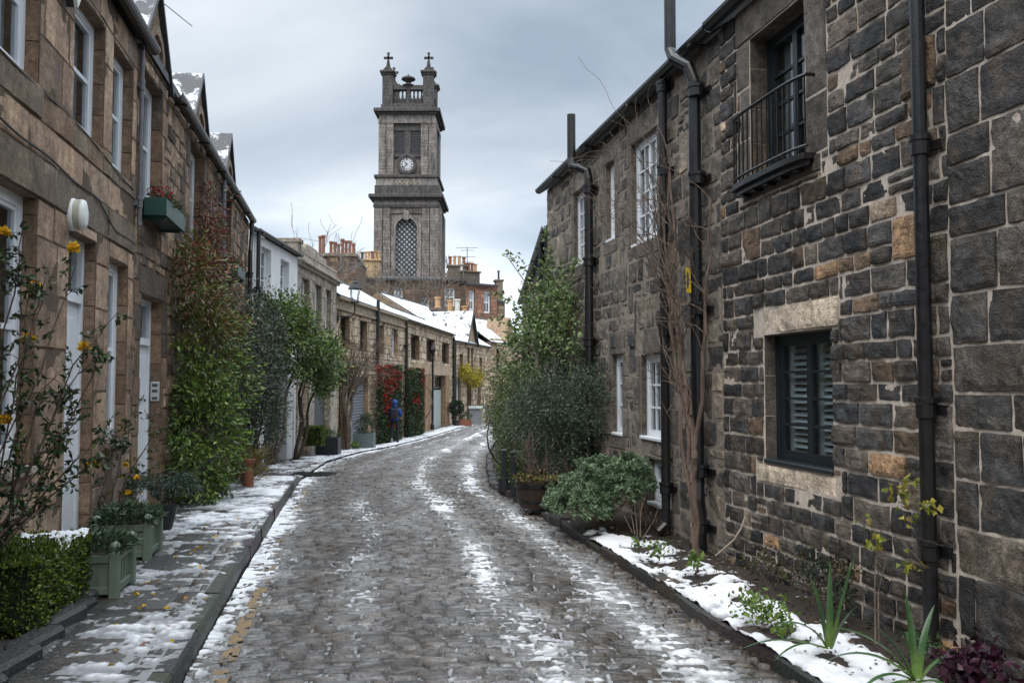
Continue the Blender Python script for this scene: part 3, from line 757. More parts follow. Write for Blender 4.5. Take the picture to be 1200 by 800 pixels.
wall(h, RF, -3, 7.95, -.5, 4.92, 7, holes, MM('mortar_pale', 'dark_rubble', 'dark_ashlar', 'pale_stone'), small, DP, rev=.19, blocks=dress[:6] + [dress[-1]],
     bpal=[((.155, .135, .112), 1), ((.12, .105, .09), 1)], revpal=[((.10, .085, .07), 1), ((.17, .125, .085), 1)], extra=ex, seed=20, gap=.021, bulge=.02, rough=.014, res=.022, warp=.012, wob=.007, cvar=.5, bev=.004)
window(h, RF, 6.2, 7.2, .99, 2.04, .10, 1, 4, 'dark_paint', 2, fw=.06, mun=.02, fill='shutter', sill=.02)
window(h, RF, 6.5, 7.38, 3.36, 4.6, .16, 1, 4, 'dark_paint', 2, fw=.06, mun=.025, fill='half', name='balcony_door')
window(h, RF, 1.2, 2.2, .99, 2.2, .12, 1, 4, 'dark_paint', 2, fill='curtain', sill=.02); window(h, RF, 1.2, 2.2, 3.3, 4.6, .12, 1, 4, 'dark_paint', 2, fill='curtain')
# balcony: shallow bowed iron basket
b = MB(RF.T); us = np.linspace(6.36, 7.56, 25); pr = .05
bow = lambda u: .07 + pr * (1 - abs((u - 6.96) / .6) ** 4.5)
for z, r in ((3.93, .014), (3.40, .012)): b.tube([(u, bow(u), z) for u in us], r, 6)
pl = [(u, bow(u) + .03) for u in us] + [(7.56, .001), (6.36, .001)]
b.prism(pl, 2, 3.30, 3.345); b.prism([(u, bow(u) - .01) for u in us] + [(7.52, .002), (6.40, .002)], 2, 3.255, 3.30)
for k in range(5): b.box(6.5 + k * .22, 6.56 + k * .22, .003, bow(6.53 + k * .22) - .03, 3.235, 3.255)
for u in np.linspace(6.38, 7.54, 15): b.tube([(u, bow(u), 3.34), (u, bow(u), 3.93)], .008, 6)
for u in (6.36, 7.56): b.tube([(u, .0, 3.93), (u, bow(u), 3.93)], .013, 6)
b.build('balcony', MATS['black_iron'], h)
gutter(h, RF, -3, 7.95, 4.97, .07, .11); roof(h, RF, -3, 7.95, 4.95, 2.4, 7.4)
pipe(h, RF, 5.12, .05, 4.93, .043, .075, collars=[.68, 1.5, 3.05, 4.5])

# ---- weathered house with the white windows
h = house('weathered_house', 'weathered grey brown stone house with white framed windows and three black downpipes', RF, 7.95, 14.7)
WH = [(9.58, 10.45, 3.26, 4.52), (11.07, 11.45, 3.48, 4.52), (12.3, 13.05, 3.36, 4.48), (9.27, 10.15, 1.0, 1.97), (10.8, 11.22, .98, 2.0), (9.25, 9.92, .28, .8), (13.3, 14.1, 0, 2.0)]
bl = []
for i, q in enumerate(WH): bl += margins(q, (.14, .24), .26 if q[3] > 4 else .3, .16, i + 40)
bl = [b_ for b_ in bl]
seen = []; ok = []
for q in bl:
    for r_ in cut(q, WH + seen): ok.append(r_)
    seen.append(q)
rc = courses(7.95, 14.7, -.3, 4.92, (.15, .3), (.2, .6), 14, .12, .1, WH + seen)
WP = [((.13, .115, .10), 3), ((.17, .148, .124), 3), ((.085, .078, .072), 3), ((.20, .165, .13), 2), ((.28, .23, .175), 1), ((.055, .052, .05), 2.5)]
wall(h, RF, 7.95, 14.7, -.5, 4.92, 7, WH, MM('mortar_dark', 'dark_ashlar', 'dark_ashlar'), rc, WP, rev=.17, blocks=ok, bpal=[((.17, .148, .124), 1), ((.14, .122, .104), 1)], revpal=[((.14, .12, .10), 1)],
     seed=30, gap=.026, bulge=.009, rough=.016, res=.06, warp=.015, wob=.012, cvar=.28)
window(h, RF, 9.58, 10.45, 3.26, 4.52, .07, 2, 4, 'white_paint', 2, fill='half', sill=.01)
window(h, RF, 11.07, 11.45, 3.48, 4.52, .07, 1, 3, 'white_paint', 1, sill=.01)
window(h, RF, 12.3, 13.05, 3.36, 4.48, .07, 2, 4, 'white_paint', 2, fill='half', sill=.01)
window(h, RF, 9.27, 10.15, 1.0, 1.97, .07, 2, 3, 'white_paint', 2, fill='half', sill=.028)
window(h, RF, 10.8, 11.22, .98, 2.0, .06, 1, 3, 'white_paint', 1, sill=.02)
window(h, RF, 9.25, 9.92, .28, .8, .07, 2, 2, 'white_paint', 2, sill=.028)
door(h, RF, 13.3, 14.1, 0, 2.0, .17, None, 'dark_paint', 'white_paint')
gutter(h, RF, 7.95, 14.85, 4.95, .07, .11); roof(h, RF, 7.95, 14.7, 4.93, 2.4, 7.4)
pipe(h, RF, 8.28, .02, 4.6, .058, .1, bend=[(8.28, .1, .42), (8.28, .12, .55), (8.32, .1, .72), (8.32, .1, 4.55), (8.36, .14, 4.72), (8.5, .24, 4.84), (8.55, .25, 4.95), (8.55, .25, 6.4)], collars=[.3, .82, 2.35, 3.6, 4.45], shoe=True)
pipe(h, RF, 9.18, .12, 4.9, .048, .085, collars=[.55, 2.2, 3.9, 4.8])
pipe(h, RF, 11.9, .05, 4.4, .06, .1, bend=[(11.9, .1, 4.45), (11.92, .11, 4.56), (12.02, .2, 4.63), (12.14, .26, 4.68), (12.17, .27, 4.8), (12.17, .27, 5.42)], collars=[.7, 2.2, 3.3, 4.3], name='flue_pipe')
for u, z in ((11.12, 2.18), (10.43, 2.16), (8.6, .32)):
    v = MB(RF.T); v.box(u - .08, u + .08, .01, .03, z - .08, z + .08)
    for k in range(5): v.box(u - .065, u + .065, .03, .037, z - .06 + k * .027, z - .048 + k * .027)
    v.build('air_vent', MATS['zinc' if z > 1 else 'mortar_pale'], h)

# ---- next house on the right beyond the garden
h = house('garden_house', 'low dark stone house beyond the garden climber, mostly screened by leaves', BF, -1.2, 13)
q = [(1.5, 2.4, 1.0, 2.3), (5, 5.9, .9, 2.2), (3.2, 4.1, -.4, 1.7), (1.5, 2.4, 2.9, 3.9), (5, 5.9, 2.9, 3.9)]
wall(h, BF, -1.2, 13, -1.2, 4.3, 6, q, MM('mortar_dark', 'dark_ashlar', 'dark_ashlar'), courses(-1.2, 13, -1, 4.3, (.2, .34), (.3, .7), 15, holes=q), WP, seed=33, gap=.02, res=.15)
for a in (q[0], q[1], q[3], q[4]): window(h, BF, *a, .12, 2, 3, 'white_paint', 2, fill='half')
door(h, BF, *q[2], .15, None, 'green_paint', 'white_paint')
gutter(h, BF, -1.3, 13, 4.36, .07, .11); roof(h, BF, -1.2, 13, 4.34, 2.2, 6.4, ov=.1)
pipe(h, BF, .25, -.3, 4.3, .05, .09)
c = MB(BF.T); c.box(-1.0, -.3, -.5, -.05, 4.3, 4.62); c.box(-1.06, -.24, -.56, .01, 4.62, 4.7); c.build('chimney', MATS['dark_ashlar'], h)

# ---- brown ashlar house on the left (nearest)
h = house('ashlar_house', 'brown sandstone ashlar house with tall white windows and slim white doors', LF, -3, 9.35)
AH = [(3.4, 4.4, 3.87, 5.0), (5.5, 6.4, 3.87, 5.0), (7.2, 8.1, 3.85, 5.0), (8.4, 9.16, 3.78, 5.0), (5.3, 6.45, 1.05, 3.03), (7.18, 7.97, .08, 2.93), (8.4, 9.12, 1.08, 2.87), (3.2, 4.4, 1.05, 3.03), (1.5, 2.4, .05, 2.93)]
AP = [((.36, .245, .165), 3), ((.40, .27, .18), 3), ((.33, .23, .16), 3), ((.25, .175, .125), 2), ((.43, .31, .215), 1.3), ((.19, .14, .11), .8)]
seen = [(-3, 9.35, 3.03, 3.34)]
lb = courses(-3, 9.35, 3.03, 3.34, (.31, .31), (.9, 1.6), 4, 0, 0)
sb = courses(-3, 9.35, 3.62, 3.87, (.25, .25), (.8, 1.5), 5, 0, 0, AH); seen.append((-3, 9.35, 3.62, 3.87))
rc = courses(-3, 9.35, .3, 3.03, (.3, .46), (.5, .95), 17, .05, 0, AH + seen) + courses(-3, 9.35, 3.34, 3.62, (.28, .28), (.6, 1.0), 18, 0, 0, AH) + courses(-3, 9.35, 3.87, 5.35, (.3, .44), (.5, .9), 19, .05, 0, AH) + courses(-3, 9.35, -.4, .3, (.35, .35), (.6, 1.1), 20, 0, 0, AH)
wall(h, LF, -3, 9.35, -.5, 5.35, 7, AH, MM('mortar_brown', 'brown_ashlar', 'brown_ashlar'), rc, AP, rev=.14, blocks=lb + sb, bpal=[((.21, .16, .11), 2), ((.17, .14, .105), 2), ((.25, .165, .105), 1)], bd0=.006,
     revpal=[((.22, .145, .09), 1), ((.18, .12, .08), 1), ((.26, .18, .12), 1)], seed=40, gap=.009, bulge=.006, rough=.005, res=.07, warp=.002, wob=.003, cvar=.2, bev=.008)
for a in AH[:4]: window(h, LF, *a, .10, 1, 2, 'white_paint', 1, fw=.07, fill='curtain', meet=True)
for k in (4, 6, 7): window(h, LF, *AH[k], .10, 1, 2, 'white_paint', 1, fw=.09, fill='curtain', meet=True, sill=.06)
door(h, LF, *AH[5], .10, 2.36, 'white_paint'); door(h, LF, *AH[8], .10, 2.36, 'white_paint')
gutter(h, LF, -3, 9.6, 5.4, .075, .11); roof(h, LF, -3, 9.35, 5.4, 2.2, 7.4)
pipe(h, LF, 9.36, 3.35, 5.3, .024, .045, 'grey_pipe', shoe=False, collars=[3.6, 4.9])
cb_ = MB(LF.T)   # thin cables tacked along the front
us = np.linspace(4.5, 9.3, 40); cb_.tube([(u, .022, 3.40 - .10 * (u - 5.6) / 3 + .012 * math.sin(u * 5) - (.25 * max(0, u - 7.9) if u < 8.5 else .15)) for u in us], .009, 5)
cb_.tube([(u, .02, 3.9 - .03 * math.sin((u - 5) * 2) - .12 * (u - 5) / 3) for u in np.linspace(5.0, 9.2, 30)], .006, 5)
cb_.build('cable', MATS['cable'], h)

# ---- brown rubble cottage with three wall-head gables
h = house('gabled_cottage', 'brown rubble cottage with three snowy wall-head gables and black gutter', LF, 9.35, 19.7, zb=-.2)
GC = (10.1, 13.1, 16.3)
CH = [(9.7, 10.82, .02, 2.65), (9.58, 10.62, 3.72, 5.2), (12.5, 13.6, 3.75, 5.2), (15.75, 16.85, 3.88, 5.2), (13.4, 14.4, 1.0, 2.6), (17.2, 18.1, -.2, 2.3)]
bl = []; seen = []; ok = []
for i, q in enumerate(CH): bl += margins(q, (.16, .3), .32 if q[3] < 5 else 0, .2, i + 60)
for q in bl: ok += cut(q, CH + seen); seen.append(q)
rc = courses(9.35, 19.7, -.6, 5.35, (.16, .3), (.22, .55), 24, .12, .08, CH + seen)
CP = [((.26, .18, .12), 3), ((.32, .215, .14), 3), ((.16, .118, .088), 2), ((.32, .22, .15), 2), ((.11, .088, .07), 2), ((.06, .052, .046), 1)]
def gables(mb):
    for g in GC:
        mb.m = 1; mb.c = (.19, .13, .085); mb.prism([(g - .72, 5.36), (g + .72, 5.36), (g, 6.28)], 1, -1.6, .012)
        mb.c = (.22, .16, .11); n = 9
        for k in range(n):      # hood arch over the pane
            t0, t1 = math.pi * k / n, math.pi * (k + 1) / n; P = lambda t, r: (g + r * math.cos(t), 5.42 + r * 1.1 * math.sin(t))
            mb.m = 2; mb.prism([P(t0, .3), P(t1, .3), P(t1, .4), P(t0, .4)], 1, .0, .05)
    mb.c = (.2, .165, .125); mb.m = 0
wall(h, LF, 9.35, 19.7, -.8, 5.35, 7, CH, MM('mortar_brown', 'brown_rubble', 'brown_ashlar'), rc, CP, rev=.17, blocks=ok, bpal=[((.24, .155, .095), 1), ((.19, .125, .08), 1), ((.09, .068, .052), .7)], extra=gables,
     seed=44, gap=.018, bulge=.016, rough=.016, res=.07, warp=.015, wob=.013, cvar=.3)
for g in GC:
    r_ = MB(LF.T); sl = (6.28 - 5.36) / .72
    for s in (-1, 1):
        e = .80; z0 = 6.30 - sl * e
        r_.prism([(g, 6.30), (g + s * e, z0), (g + s * e, z0 + .06), (g, 6.375)], 1, -2.6, .05)
    o = r_.build('dormer_roof', MATS['snow_slate'], h)
    bb = MB(LF.T)
    for s in (-1, 1): bb.prism([(g, 6.295), (g + s * .81, 6.295 - sl * .81), (g + s * .81, 6.37 - sl * .81), (g, 6.385)], 1, .051, .075)
    bb.build('barge_board', MATS['slate'], o)
for a in CH[1:4]: window(h, LF, *a, .13, 1, 2, 'white_paint', 1, fill='curtain', meet=True, fw=.06)
window(h, LF, *CH[4], .13, 1, 2, 'white_paint', 1, fill='curtain', meet=True)
door(h, LF, *CH[0], .13, 2.1, 'white_paint'); door(h, LF, *CH[5], .13, None, 'green_paint')
gutter(h, LF, 10.85, 19.6, 5.33, .075, .12); roof(h, LF, 9.35, 19.7, 5.42, 1.9, 7.2, 'snow_slate', over=.05)
pipe(h, LF, 15.3, 3.3, 5.25, .04, .08, 'grey_pipe', shoe=False); pipe(h, LF, 19.3, -.2, 5.2, .05, .1, bend=[(19.3, .1, 4.6), (19.4, .1, 4.75), (19.5, .1, 4.95), (19.5, .1, 5.3)])
a_ = MB(LF.T); a_.tube([(10.3, -.1, 6.1), (10.3, -.1, 6.75)], .012, 5); a_.tube([(10.3, -.1, 6.35), (11.9, .1, 6.62)], .006, 5); a_.build('aerial', MATS['lead'], h)

# ---- white rendered house
h = house('white_house', 'white rendered house with a grey garage door behind the evergreen tree', WF, 0, 4.15, zb=-.35)
q = [(.62, 1.5, 3.75, 4.98), (2.38, 3.25, 3.75, 4.92), (1.1, 2.95, -.5, 2.0), (3.55, 4.0, -.5, 2.0)]
def ex(mb):
    mb.box(2.95, 3.5, 0, .07, -.6, 2.3, bev=.01); mb.box(.0, .85, 0, .02, -.6, .15); mb.box(0, 4.15, 0, .06, 2.3, 2.42)
wall(h, WF, 0, 4.15, -1, 5.2, 7, q, MM('white_render', 'white_render', 'white_render'), None, None, extra=ex, rev=.2, revpal=[((1, 1, 1), 1)])
for a in q[:2]: window(h, WF, *a, .14, 2, 3, 'white_paint', 1, fill='curtain', sill=.05)
g = MB(WF.T)
for k in range(9): g.box(1.1, 2.95, -.2, -.16, -.5 + k * .275, -.5 + k * .275 + .265, bev=.012)
g.build('garage_door', MATS['garage_grey'], h)
door(h, WF, *q[3], .15, None, 'white_paint', 'white_paint', panels=False)
gutter(h, WF, -.1, 4.15, 5.27, .075, .11); roof(h, WF, 0, 4.15, 5.25, 1.9, 7, 'snow_roof', ov=.0)
pipe(h, WF, .1, -.4, 5.2, .05, .09)
c = MB(WF.T); c.box(3.95, 4.35, -3.2, .05, 5.25, 5.62); c.box(3.9, 4.4, -3.25, .1, 5.62, 5.72); c.build('skew_cap', MATS['cream_stone'], h)

# ---- cream stone house with a parapet
h = house('parapet_house', 'cream dressed stone house with a stepped parapet and three tall windows', WF, 4.15, 9.6, zb=-.5)
q = [(4.62, 5.6, 3.3, 4.72), (6.35, 7.2, 3.3, 4.72), (7.85, 8.7, 3.3, 4.72), (4.6, 5.5, -.7, 2.1), (6.2, 8.5, -.7, 2.1)]
def ex(mb):
    mb.m = 1; mb.c = (.36, .32, .26)
    mb.box(4.15, 9.65, 0, .1, 5.0, 5.08); mb.box(4.15, 9.68, 0, .2, 5.08, 5.16, bev=.015); mb.box(4.15, 9.63, 0, .05, 3.1, 3.24)
    mb.box(4.15, 9.6, -.22, -.02, 5.16, 5.42)
    for a, b_, t in ((4.15, 5.2, 5.62), (5.2, 6.6, 5.78), (6.6, 7.9, 5.66), (7.9, 9.6, 5.52)): mb.box(a + .01, b_, -.24, .0, 5.42, t, bev=.02)
    for a, b_ in ((4.15, 4.55), (5.56, 6.14), (8.56, 9.6)): mb.box(a, b_, 0, .06, -1, 2.35, bev=.012)
    mb.box(4.15, 9.6, 0, .08, 2.35, 2.6)
rc = courses(4.15, 9.6, 2.6, 5.0, (.3, .4), (.5, 1.0), 71, 0, 0, q + [(4, 10, 3.1, 3.24)])
wall(h, WF, 4.15, 9.6, -1.5, 5.16, 8, q, MM('cream_stone', 'cream_stone', 'cream_stone'), rc, [((.36, .32, .26), 1), ((.33, .29, .235), 1), ((.39, .345, .28), 1)], extra=ex, seed=72, gap=.006, bulge=.005, rough=.003, res=.3, warp=0, wob=0, revpal=[((.26, .22, .16), 1)], cvar=.08)
for a in q[:3]: window(h, WF, *a, .16, 1, 2, 'white_paint', 1, fill='curtain', meet=True)
door(h, WF, *q[3], .18, None, 'white_paint')
g = MB(WF.T)
for k in range(12): g.box(6.2 + k * .1917, 6.2 + (k + 1) * .1917 - .008, -.2, -.15, -.7, 2.08, bev=.006)
g.build('garage_door', MATS['garage_grey'], h)
roof(h, WF, 4.15, 9.6, 5.1, 1.3, 8, 'snow_roof', over=-.3)

# ---- tan stone terrace: two houses
TP = [((.50, .40, .285), 3), ((.45, .36, .26), 3), ((.54, .44, .32), 2), ((.35, .275, .195), 2), ((.46, .335, .22), 1)]
h = house('terrace_house', 'tan stone terrace house with a roller shutter and red creeper beside its door', TF, 0, 10.6, zb=-.8)
q = [(.45, 1.6, 2.85, 4.03), (2.95, 3.95, 2.85, 4.03), (5.55, 6.6, 2.85, 4.03), (8.0, 9.1, 2.85, 4.03), (.35, 1.15, -.9, 2.15), (1.9, 4.15, -1, 1.85), (8.55, 9.6, -1, 2.0)]
def ex(mb):
    mb.m = 1; mb.c = (.30, .24, .17); mb.box(0, 10.6, 0, .09, 4.2, 4.28); mb.box(0, 10.6, 0, .03, 4.28, 4.55); mb.box(0, 10.6, 0, .14, 4.55, 4.66, bev=.02)
    mb.box(.0, 10.6, .0, .03, 2.15, 2.45)
    mb.c = (.45, .3, .2); mb.box(7.1, 7.6, 0, .03, 3.25, 3.6)
bl = []; seen = []; ok = []
for i, a in enumerate(q): bl += margins(a, (.16, .28), .17 if a[3] > 4 else 0, .1, i + 80)
for a in bl: ok += cut(a, q + seen + [(-1, 20, 4.2, 5), (-1, 20, 2.15, 2.45)]); seen.append(a)
rc = courses(0, 10.6, -1.2, 4.2, (.2, .32), (.3, .7), 81, .1, .05, q + seen + [(-1, 20, 2.15, 2.45)])
wall(h, TF, 0, 10.6, -1.8, 4.66, 7, q, MM('mortar_brown', 'tan_stone', 'tan_stone'), rc, TP, extra=ex, seed=82, gap=.016, res=.3, blocks=ok, bpal=[((.42, .315, .21), 1), ((.37, .275, .18), 1)], revpal=[((.25, .17, .105), 1)], rev=.24)
for i, a in enumerate(q[:4]): window(h, TF, *a, .18, 2, 4, 'dark_paint' if i < 2 else 'white_paint', 1, fill=None if i < 2 else 'curtain', meet=True)
door(h, TF, *q[4], .2, 1.6, 'dark_paint', 'dark_paint'); door(h, TF, *q[6], .2, 1.5, 'garage_pale', 'garage_pale')
g = MB(TF.T)
for k in range(26): g.box(1.9, 4.15, -.19, -.15, -1 + k * .11, -1 + k * .11 + .1, bev=.02)
g.build('roller_shutter', MATS['shutter_grey'], h)
roof(h, TF, 0, 10.6, 4.68, 1.3, 4.6, 'snow_roof', over=.12)
pipe(h, TF, 10.45, -.9, 4.5, .07, .12); pipe(h, TF, 5.1, 2.3, 5.0, .075, .14, shoe=False, name='flue_pipe', collars=[3.2, 4.2])
h = house('garage_house', 'tan stone mews house with large lintels and a pale grey garage door', TF, 10.6, 23.9, zb=-.95)
q = [(11.9, 13.9, 2.78, 4.0), (15.7, 18.0, 2.78, 4.0), (20.2, 22.6, 2.78, 4.0), (13.3, 15.3, -1.1, 2.05), (17.5, 21.3, -1.1, 2.05)]
def ex(mb):
    mb.m = 1; mb.c = (.42, .32, .22); mb.box(12.6, 22.9, 0, .04, 2.05, 2.6, bev=.01); mb.c = (.28, .175, .105); mb.box(15.32, 16.7, 0, .05, -1.2, 2.04); mb.box(21.35, 22.6, 0, .05, -1.2, 2.04)
    mb.c = (.42, .34, .24); mb.box(10.6, 23.9, 0, .08, 4.5, 4.6)
rc = courses(10.6, 23.9, -1.2, 4.5, (.2, .34), (.3, .8), 84, .1, .05, q + [(12.6, 22.9, 2.05, 2.6), (15.3, 16.7, -2, 2.05), (21.3, 22.6, -2, 2.05)])
wall(h, TF, 10.6, 23.9, -1.9, 4.62, 7, q, MM('mortar_brown', 'tan_stone', 'tan_stone'), rc, TP, extra=ex, seed=85, gap=.016, res=.4, revpal=[((.22, .15, .095), 1)], rev=.3)
for a in q[:3]: window(h, TF, *a, .22, 1, 1, 'dark_paint', 2)
window(h, TF, 13.3, 15.3, 1.25, 2.05, .25, 1, 1, 'dark_paint', 2); window(h, TF, 17.5, 21.3, 1.3, 2.05, .25, 1, 1, 'dark_paint', 3)
g = MB(TF.T); n = 14
for k in range(n): g.box(17.5 + 3.8 * k / n, 17.5 + 3.8 * (k + 1) / n - .02, -.3, -.24, -1.1, 1.22, bev=.01)
g.build('garage_door', MATS['garage_pale'], h)
g = MB(TF.T); g.box(13.3, 15.3, -.75, -.7, -1.1, 1.25); g.build('garage_door', MATS['unlit_interior'], h)  # no real door: near-black sheet painted as the bay's unlit back
roof(h, TF, 10.6, 23.9, 4.64, .85, 3.6, 'snow_roof', over=.12); gutter(h, TF, 10.6, 23.9, 4.62, .08, .16)
pipe(h, TF, 23.7, -1, 4.5, .07, .12)
# ---- gothic fronted house closing the view
h = house('gothic_house', 'tan stone house with a steep pointed gable, snowy roof and vine over its door', UF, 0, 10.5, zb=-1.1)
q = [(1.7, 2.6, 2.2, 3.5), (3.75, 4.35, 2.4, 4.0), (4.75, 5.35, 2.4, 4.0), (.7, 2.0, -.1, 1.9), (3.7, 4.8, -1.2, 1.7), (6.6, 7.6, -.2, 1.7), (7.2, 8.0, 2.3, 3.4)]
def ex(mb):
    mb.m = 1; mb.c = (.36, .27, .18); mb.prism([(3.2, 4.3), (5.9, 4.3), (4.55, 6.3)], 1, -2, .03); mb.box(0, 10.5, 0, .1, 4.2, 4.32)
    mb.prism([(2.6, 4.1), (0, 4.1), (0, 4.25)], 1, 0, .05)
    mb.c = (.2, .15, .11); mb.prism([(0, 4.3), (-4.9, 7.35), (-9.8, 4.3)], 0, -.3, .15)   # party gable facing down the lane
wall(h, UF, 0, 10.5, -2.2, 4.3, 9.8, q, MM('mortar_brown', 'tan_stone', 'tan_stone'), courses(0, 10.5, -1.4, 4.2, (.24, .36), (.4, .8), 88, holes=q), TP, extra=ex, seed=89, gap=.02, res=.5, rev=.3, revpal=[((.2, .14, .09), 1)])
for a in q[:3]: window(h, UF, *a, .2, 1, 3, 'dark_paint', 1)
for k in (3, 5, 6): window(h, UF, *q[k], .2, 2, 3, 'white_paint', 1, fill='blind')
door(h, UF, *q[4], .25, 1.1, 'dark_paint', 'dark_paint')
roof(h, UF, .16, 10.5, 4.32, 3.0, 9.8, 'snow_roof', over=.15)
r_ = MB(UF.T)
for s in (-1, 1): r_.prism([(4.55, 6.35), (4.55 + s * 1.5, 4.13), (4.55 + s * 1.5, 4.27), (4.55, 6.5)], 1, -4.2, .2)
o = r_.build('dormer_roof', MATS['snow_roof'], h)
bb = MB(UF.T)
for s in (-1, 1): bb.prism([(4.55, 6.33), (4.55 + s * 1.52, 4.08), (4.55 + s * 1.52, 4.29), (4.55, 6.52)], 1, .2, .26)
bb.build('barge_board', MATS['slate'], o)
pipe(h, UF, .2, -1, 4.2, .07, .12)
c = MB(UF.T); c.c = (.13, .11, .09); c.box(6.1, 7.0, -3.3, -2.5, 5.6, 6.75); c.box(6.0, 7.1, -3.4, -2.4, 6.75, 6.9); co_ = c.build('chimney', MATS['far_stone'], h)
def pot(parent, T, u, d, z, hgt=.8, r=.2, mat='terracotta'):
    p = MB(T); p.lathe([(r * 1.1, 0), (r * 1.15, .08), (r * .85, .12), (r * .8, hgt - .14), (r * 1.05, hgt - .12), (r * 1.08, hgt), (r * .7, hgt), (r * .65, hgt - .2)], (u, d, z), 12); return p.build('pot', MATS[mat], parent)
pot(co_, UF.T, 6.55, -2.9, 6.9, .8, .24, 'buff_clay')
c = MB(UF.T); c.c = (.13, .11, .09); c.box(8.0, 9.6, -2.9, -1.2, 5.0, 6.35); c.box(7.9, 9.7, -3.0, -1.1, 6.35, 6.5); co_ = c.build('chimney', MATS['far_stone'], h)
for dd, m, hh in ((-2.6, 'buff_clay', 1.2), (-2.05, 'white_clay', 1.25), (-1.5, 'buff_clay', .75)): pot(co_, UF.T, 8.8, dd, 6.5, hh, .24, m)
# ------------------------------------------------------------------ church tower
KF = Fac(-13.75, 110, 1, 0, 1)
t = thing('church_tower', 'tall soot dark stone church tower with clock, balustrade and corner crosses', 'tower', (-13.75, 114.2, -2))
ST = (.215, .195, .182); SD = (.075, .07, .07)
def sq(mb, a, z0, z1, bev=0): mb.box(-a, a, -4.2 - a, -4.2 + a, z0, z1, bev=bev)
def slab_noise(mb, a, z0, z1, d, ch, seed):
    for k, (uu, w) in enumerate(((-a, None),)): pass
m = MB(KF.T); m.m = 0; m.c = ST
hl = (-1.38, 1.38, 15, 21.7)
# lower stage: front built round the arched opening, other sides as panels
for uu in ((-4.2, -1.38), (1.38, 4.2)): m.box(uu[0], uu[1], -8.4, -.3, -3, 24.4)
m.box(-1.38, 1.38, -8.4, -1.4, -3, 24.4); m.box(-1.38, 1.38, -1.4, -.3, -3, 15)
n = 14; arc = [(1.38 * math.cos(math.pi * k / n), 21.6 + 1.38 * math.sin(math.pi * k / n)) for k in range(n + 1)]
m.prism(arc + [(-1.38, 24.39), (1.38, 24.39)], 1, -1.39, -.301)
rg2 = random.Random(5)
def pil(mb, T0, u0, u1, z0, z1, d0, d1, hc=.42):
    z = z0
    while z < z1 - .01:
        e = min(z + hc, z1); k = rg2.uniform(.8, 1.2); mb.c = tuple(x * k for x in ST); mb.box(u0, u1, d0, d1, z + .012, e - .012); z = e
for (a, b_) in ((-4.2, -3.1), (-3.0, -2.05), (2.05, 3.0), (3.1, 4.2)): pil(m, None, a, b_, 10, 24.4, -.3, 0)
pil(m, None, -2.0, 2.0, 23.6, 24.4, -.3, -.12)
m.c = ST
for (a, b_) in ((-8.3, -7.2), (-7.1, -6.2), (-2.2, -1.3), (-1.2, -.31)): m.box(4.2, 4.45, a, b_, 10, 24.4)
for k in range(n):
    P = lambda t_, r: (r * math.cos(t_), 21.6 + r * math.sin(t_)); t0, t1 = math.pi * k / n, math.pi * (k + 1) / n
    kk = rg2.uniform(.9, 1.2); m.c = tuple(x * kk for x in ST); m.prism([P(t0, 1.4), P(t1, 1.4), P(t1, 1.95), P(t0, 1.95)], 1, -.3, -.1)
for s in (-1, 1): m.box(s * 1.4, s * 1.95, -.3, -.1, 15, 21.6)
m.box(-.3, .3, -.3, .05, 22.7, 24.0); m.c = SD
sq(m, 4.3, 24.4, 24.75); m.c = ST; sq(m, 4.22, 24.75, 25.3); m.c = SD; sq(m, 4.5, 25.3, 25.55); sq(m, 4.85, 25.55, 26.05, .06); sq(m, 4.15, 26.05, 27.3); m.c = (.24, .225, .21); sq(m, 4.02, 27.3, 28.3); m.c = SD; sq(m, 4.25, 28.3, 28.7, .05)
m.c = ST
sq(m, 3.2, 28.7, 35.6)
for (a, b_) in ((-3.73, -2.8), (-2.72, -1.8), (1.8, 2.72), (2.8, 3.73)):
    pil(m, None, a, b_, 28.7, 35.6, -1.05, -.47)
    m.c = ST; m.box(3.19, 3.77, -4.2 + a, min(-4.2 + b_, -.5), 28.7, 35.6)
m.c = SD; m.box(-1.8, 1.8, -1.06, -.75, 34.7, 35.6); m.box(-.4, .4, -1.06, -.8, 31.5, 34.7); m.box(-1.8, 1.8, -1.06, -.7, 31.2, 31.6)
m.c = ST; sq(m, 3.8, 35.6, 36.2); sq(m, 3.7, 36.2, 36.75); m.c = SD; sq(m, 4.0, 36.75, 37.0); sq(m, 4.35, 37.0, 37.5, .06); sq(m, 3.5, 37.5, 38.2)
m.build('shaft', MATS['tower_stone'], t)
lv = MB(KF.T)
for a, b_ in ((-1.7, -.42), (.42, 1.7)):
    lv.box(a, b_, -1.02, -.98, 31.6, 34.7)
    for k in range(12): lv.box(a, b_, -.98, -.9, 31.7 + k * .25, 31.78 + k * .25)
lv.build('louvre', MATS['slate'], t)
aw = MB(KF.T); aw.prism([(-1.37, 15)] + [(1.37, 15)] + arc, 1, -1.0, -.9); aw = aw.build('arched_window', flat_mat('pale_pane', (.36, .40, .44), .3, var=.5, bump=0, scale=1.2), t)
la = MB(KF.T)
def clip(p0, p1):
    out = None
    ts = np.linspace(0, 1, 60); ok = []
    for k in ts:
        u, z = p0[0] + (p1[0] - p0[0]) * k, p0[1] + (p1[1] - p0[1]) * k
        ok.append(abs(u) < 1.36 and z > 15 and (z < 21.6 or u * u + (z - 21.6) ** 2 < 1.36 ** 2))
    idx = [i for i, o in enumerate(ok) if o]
    if len(idx) > 1: return ts[idx[0]], ts[idx[-1]]
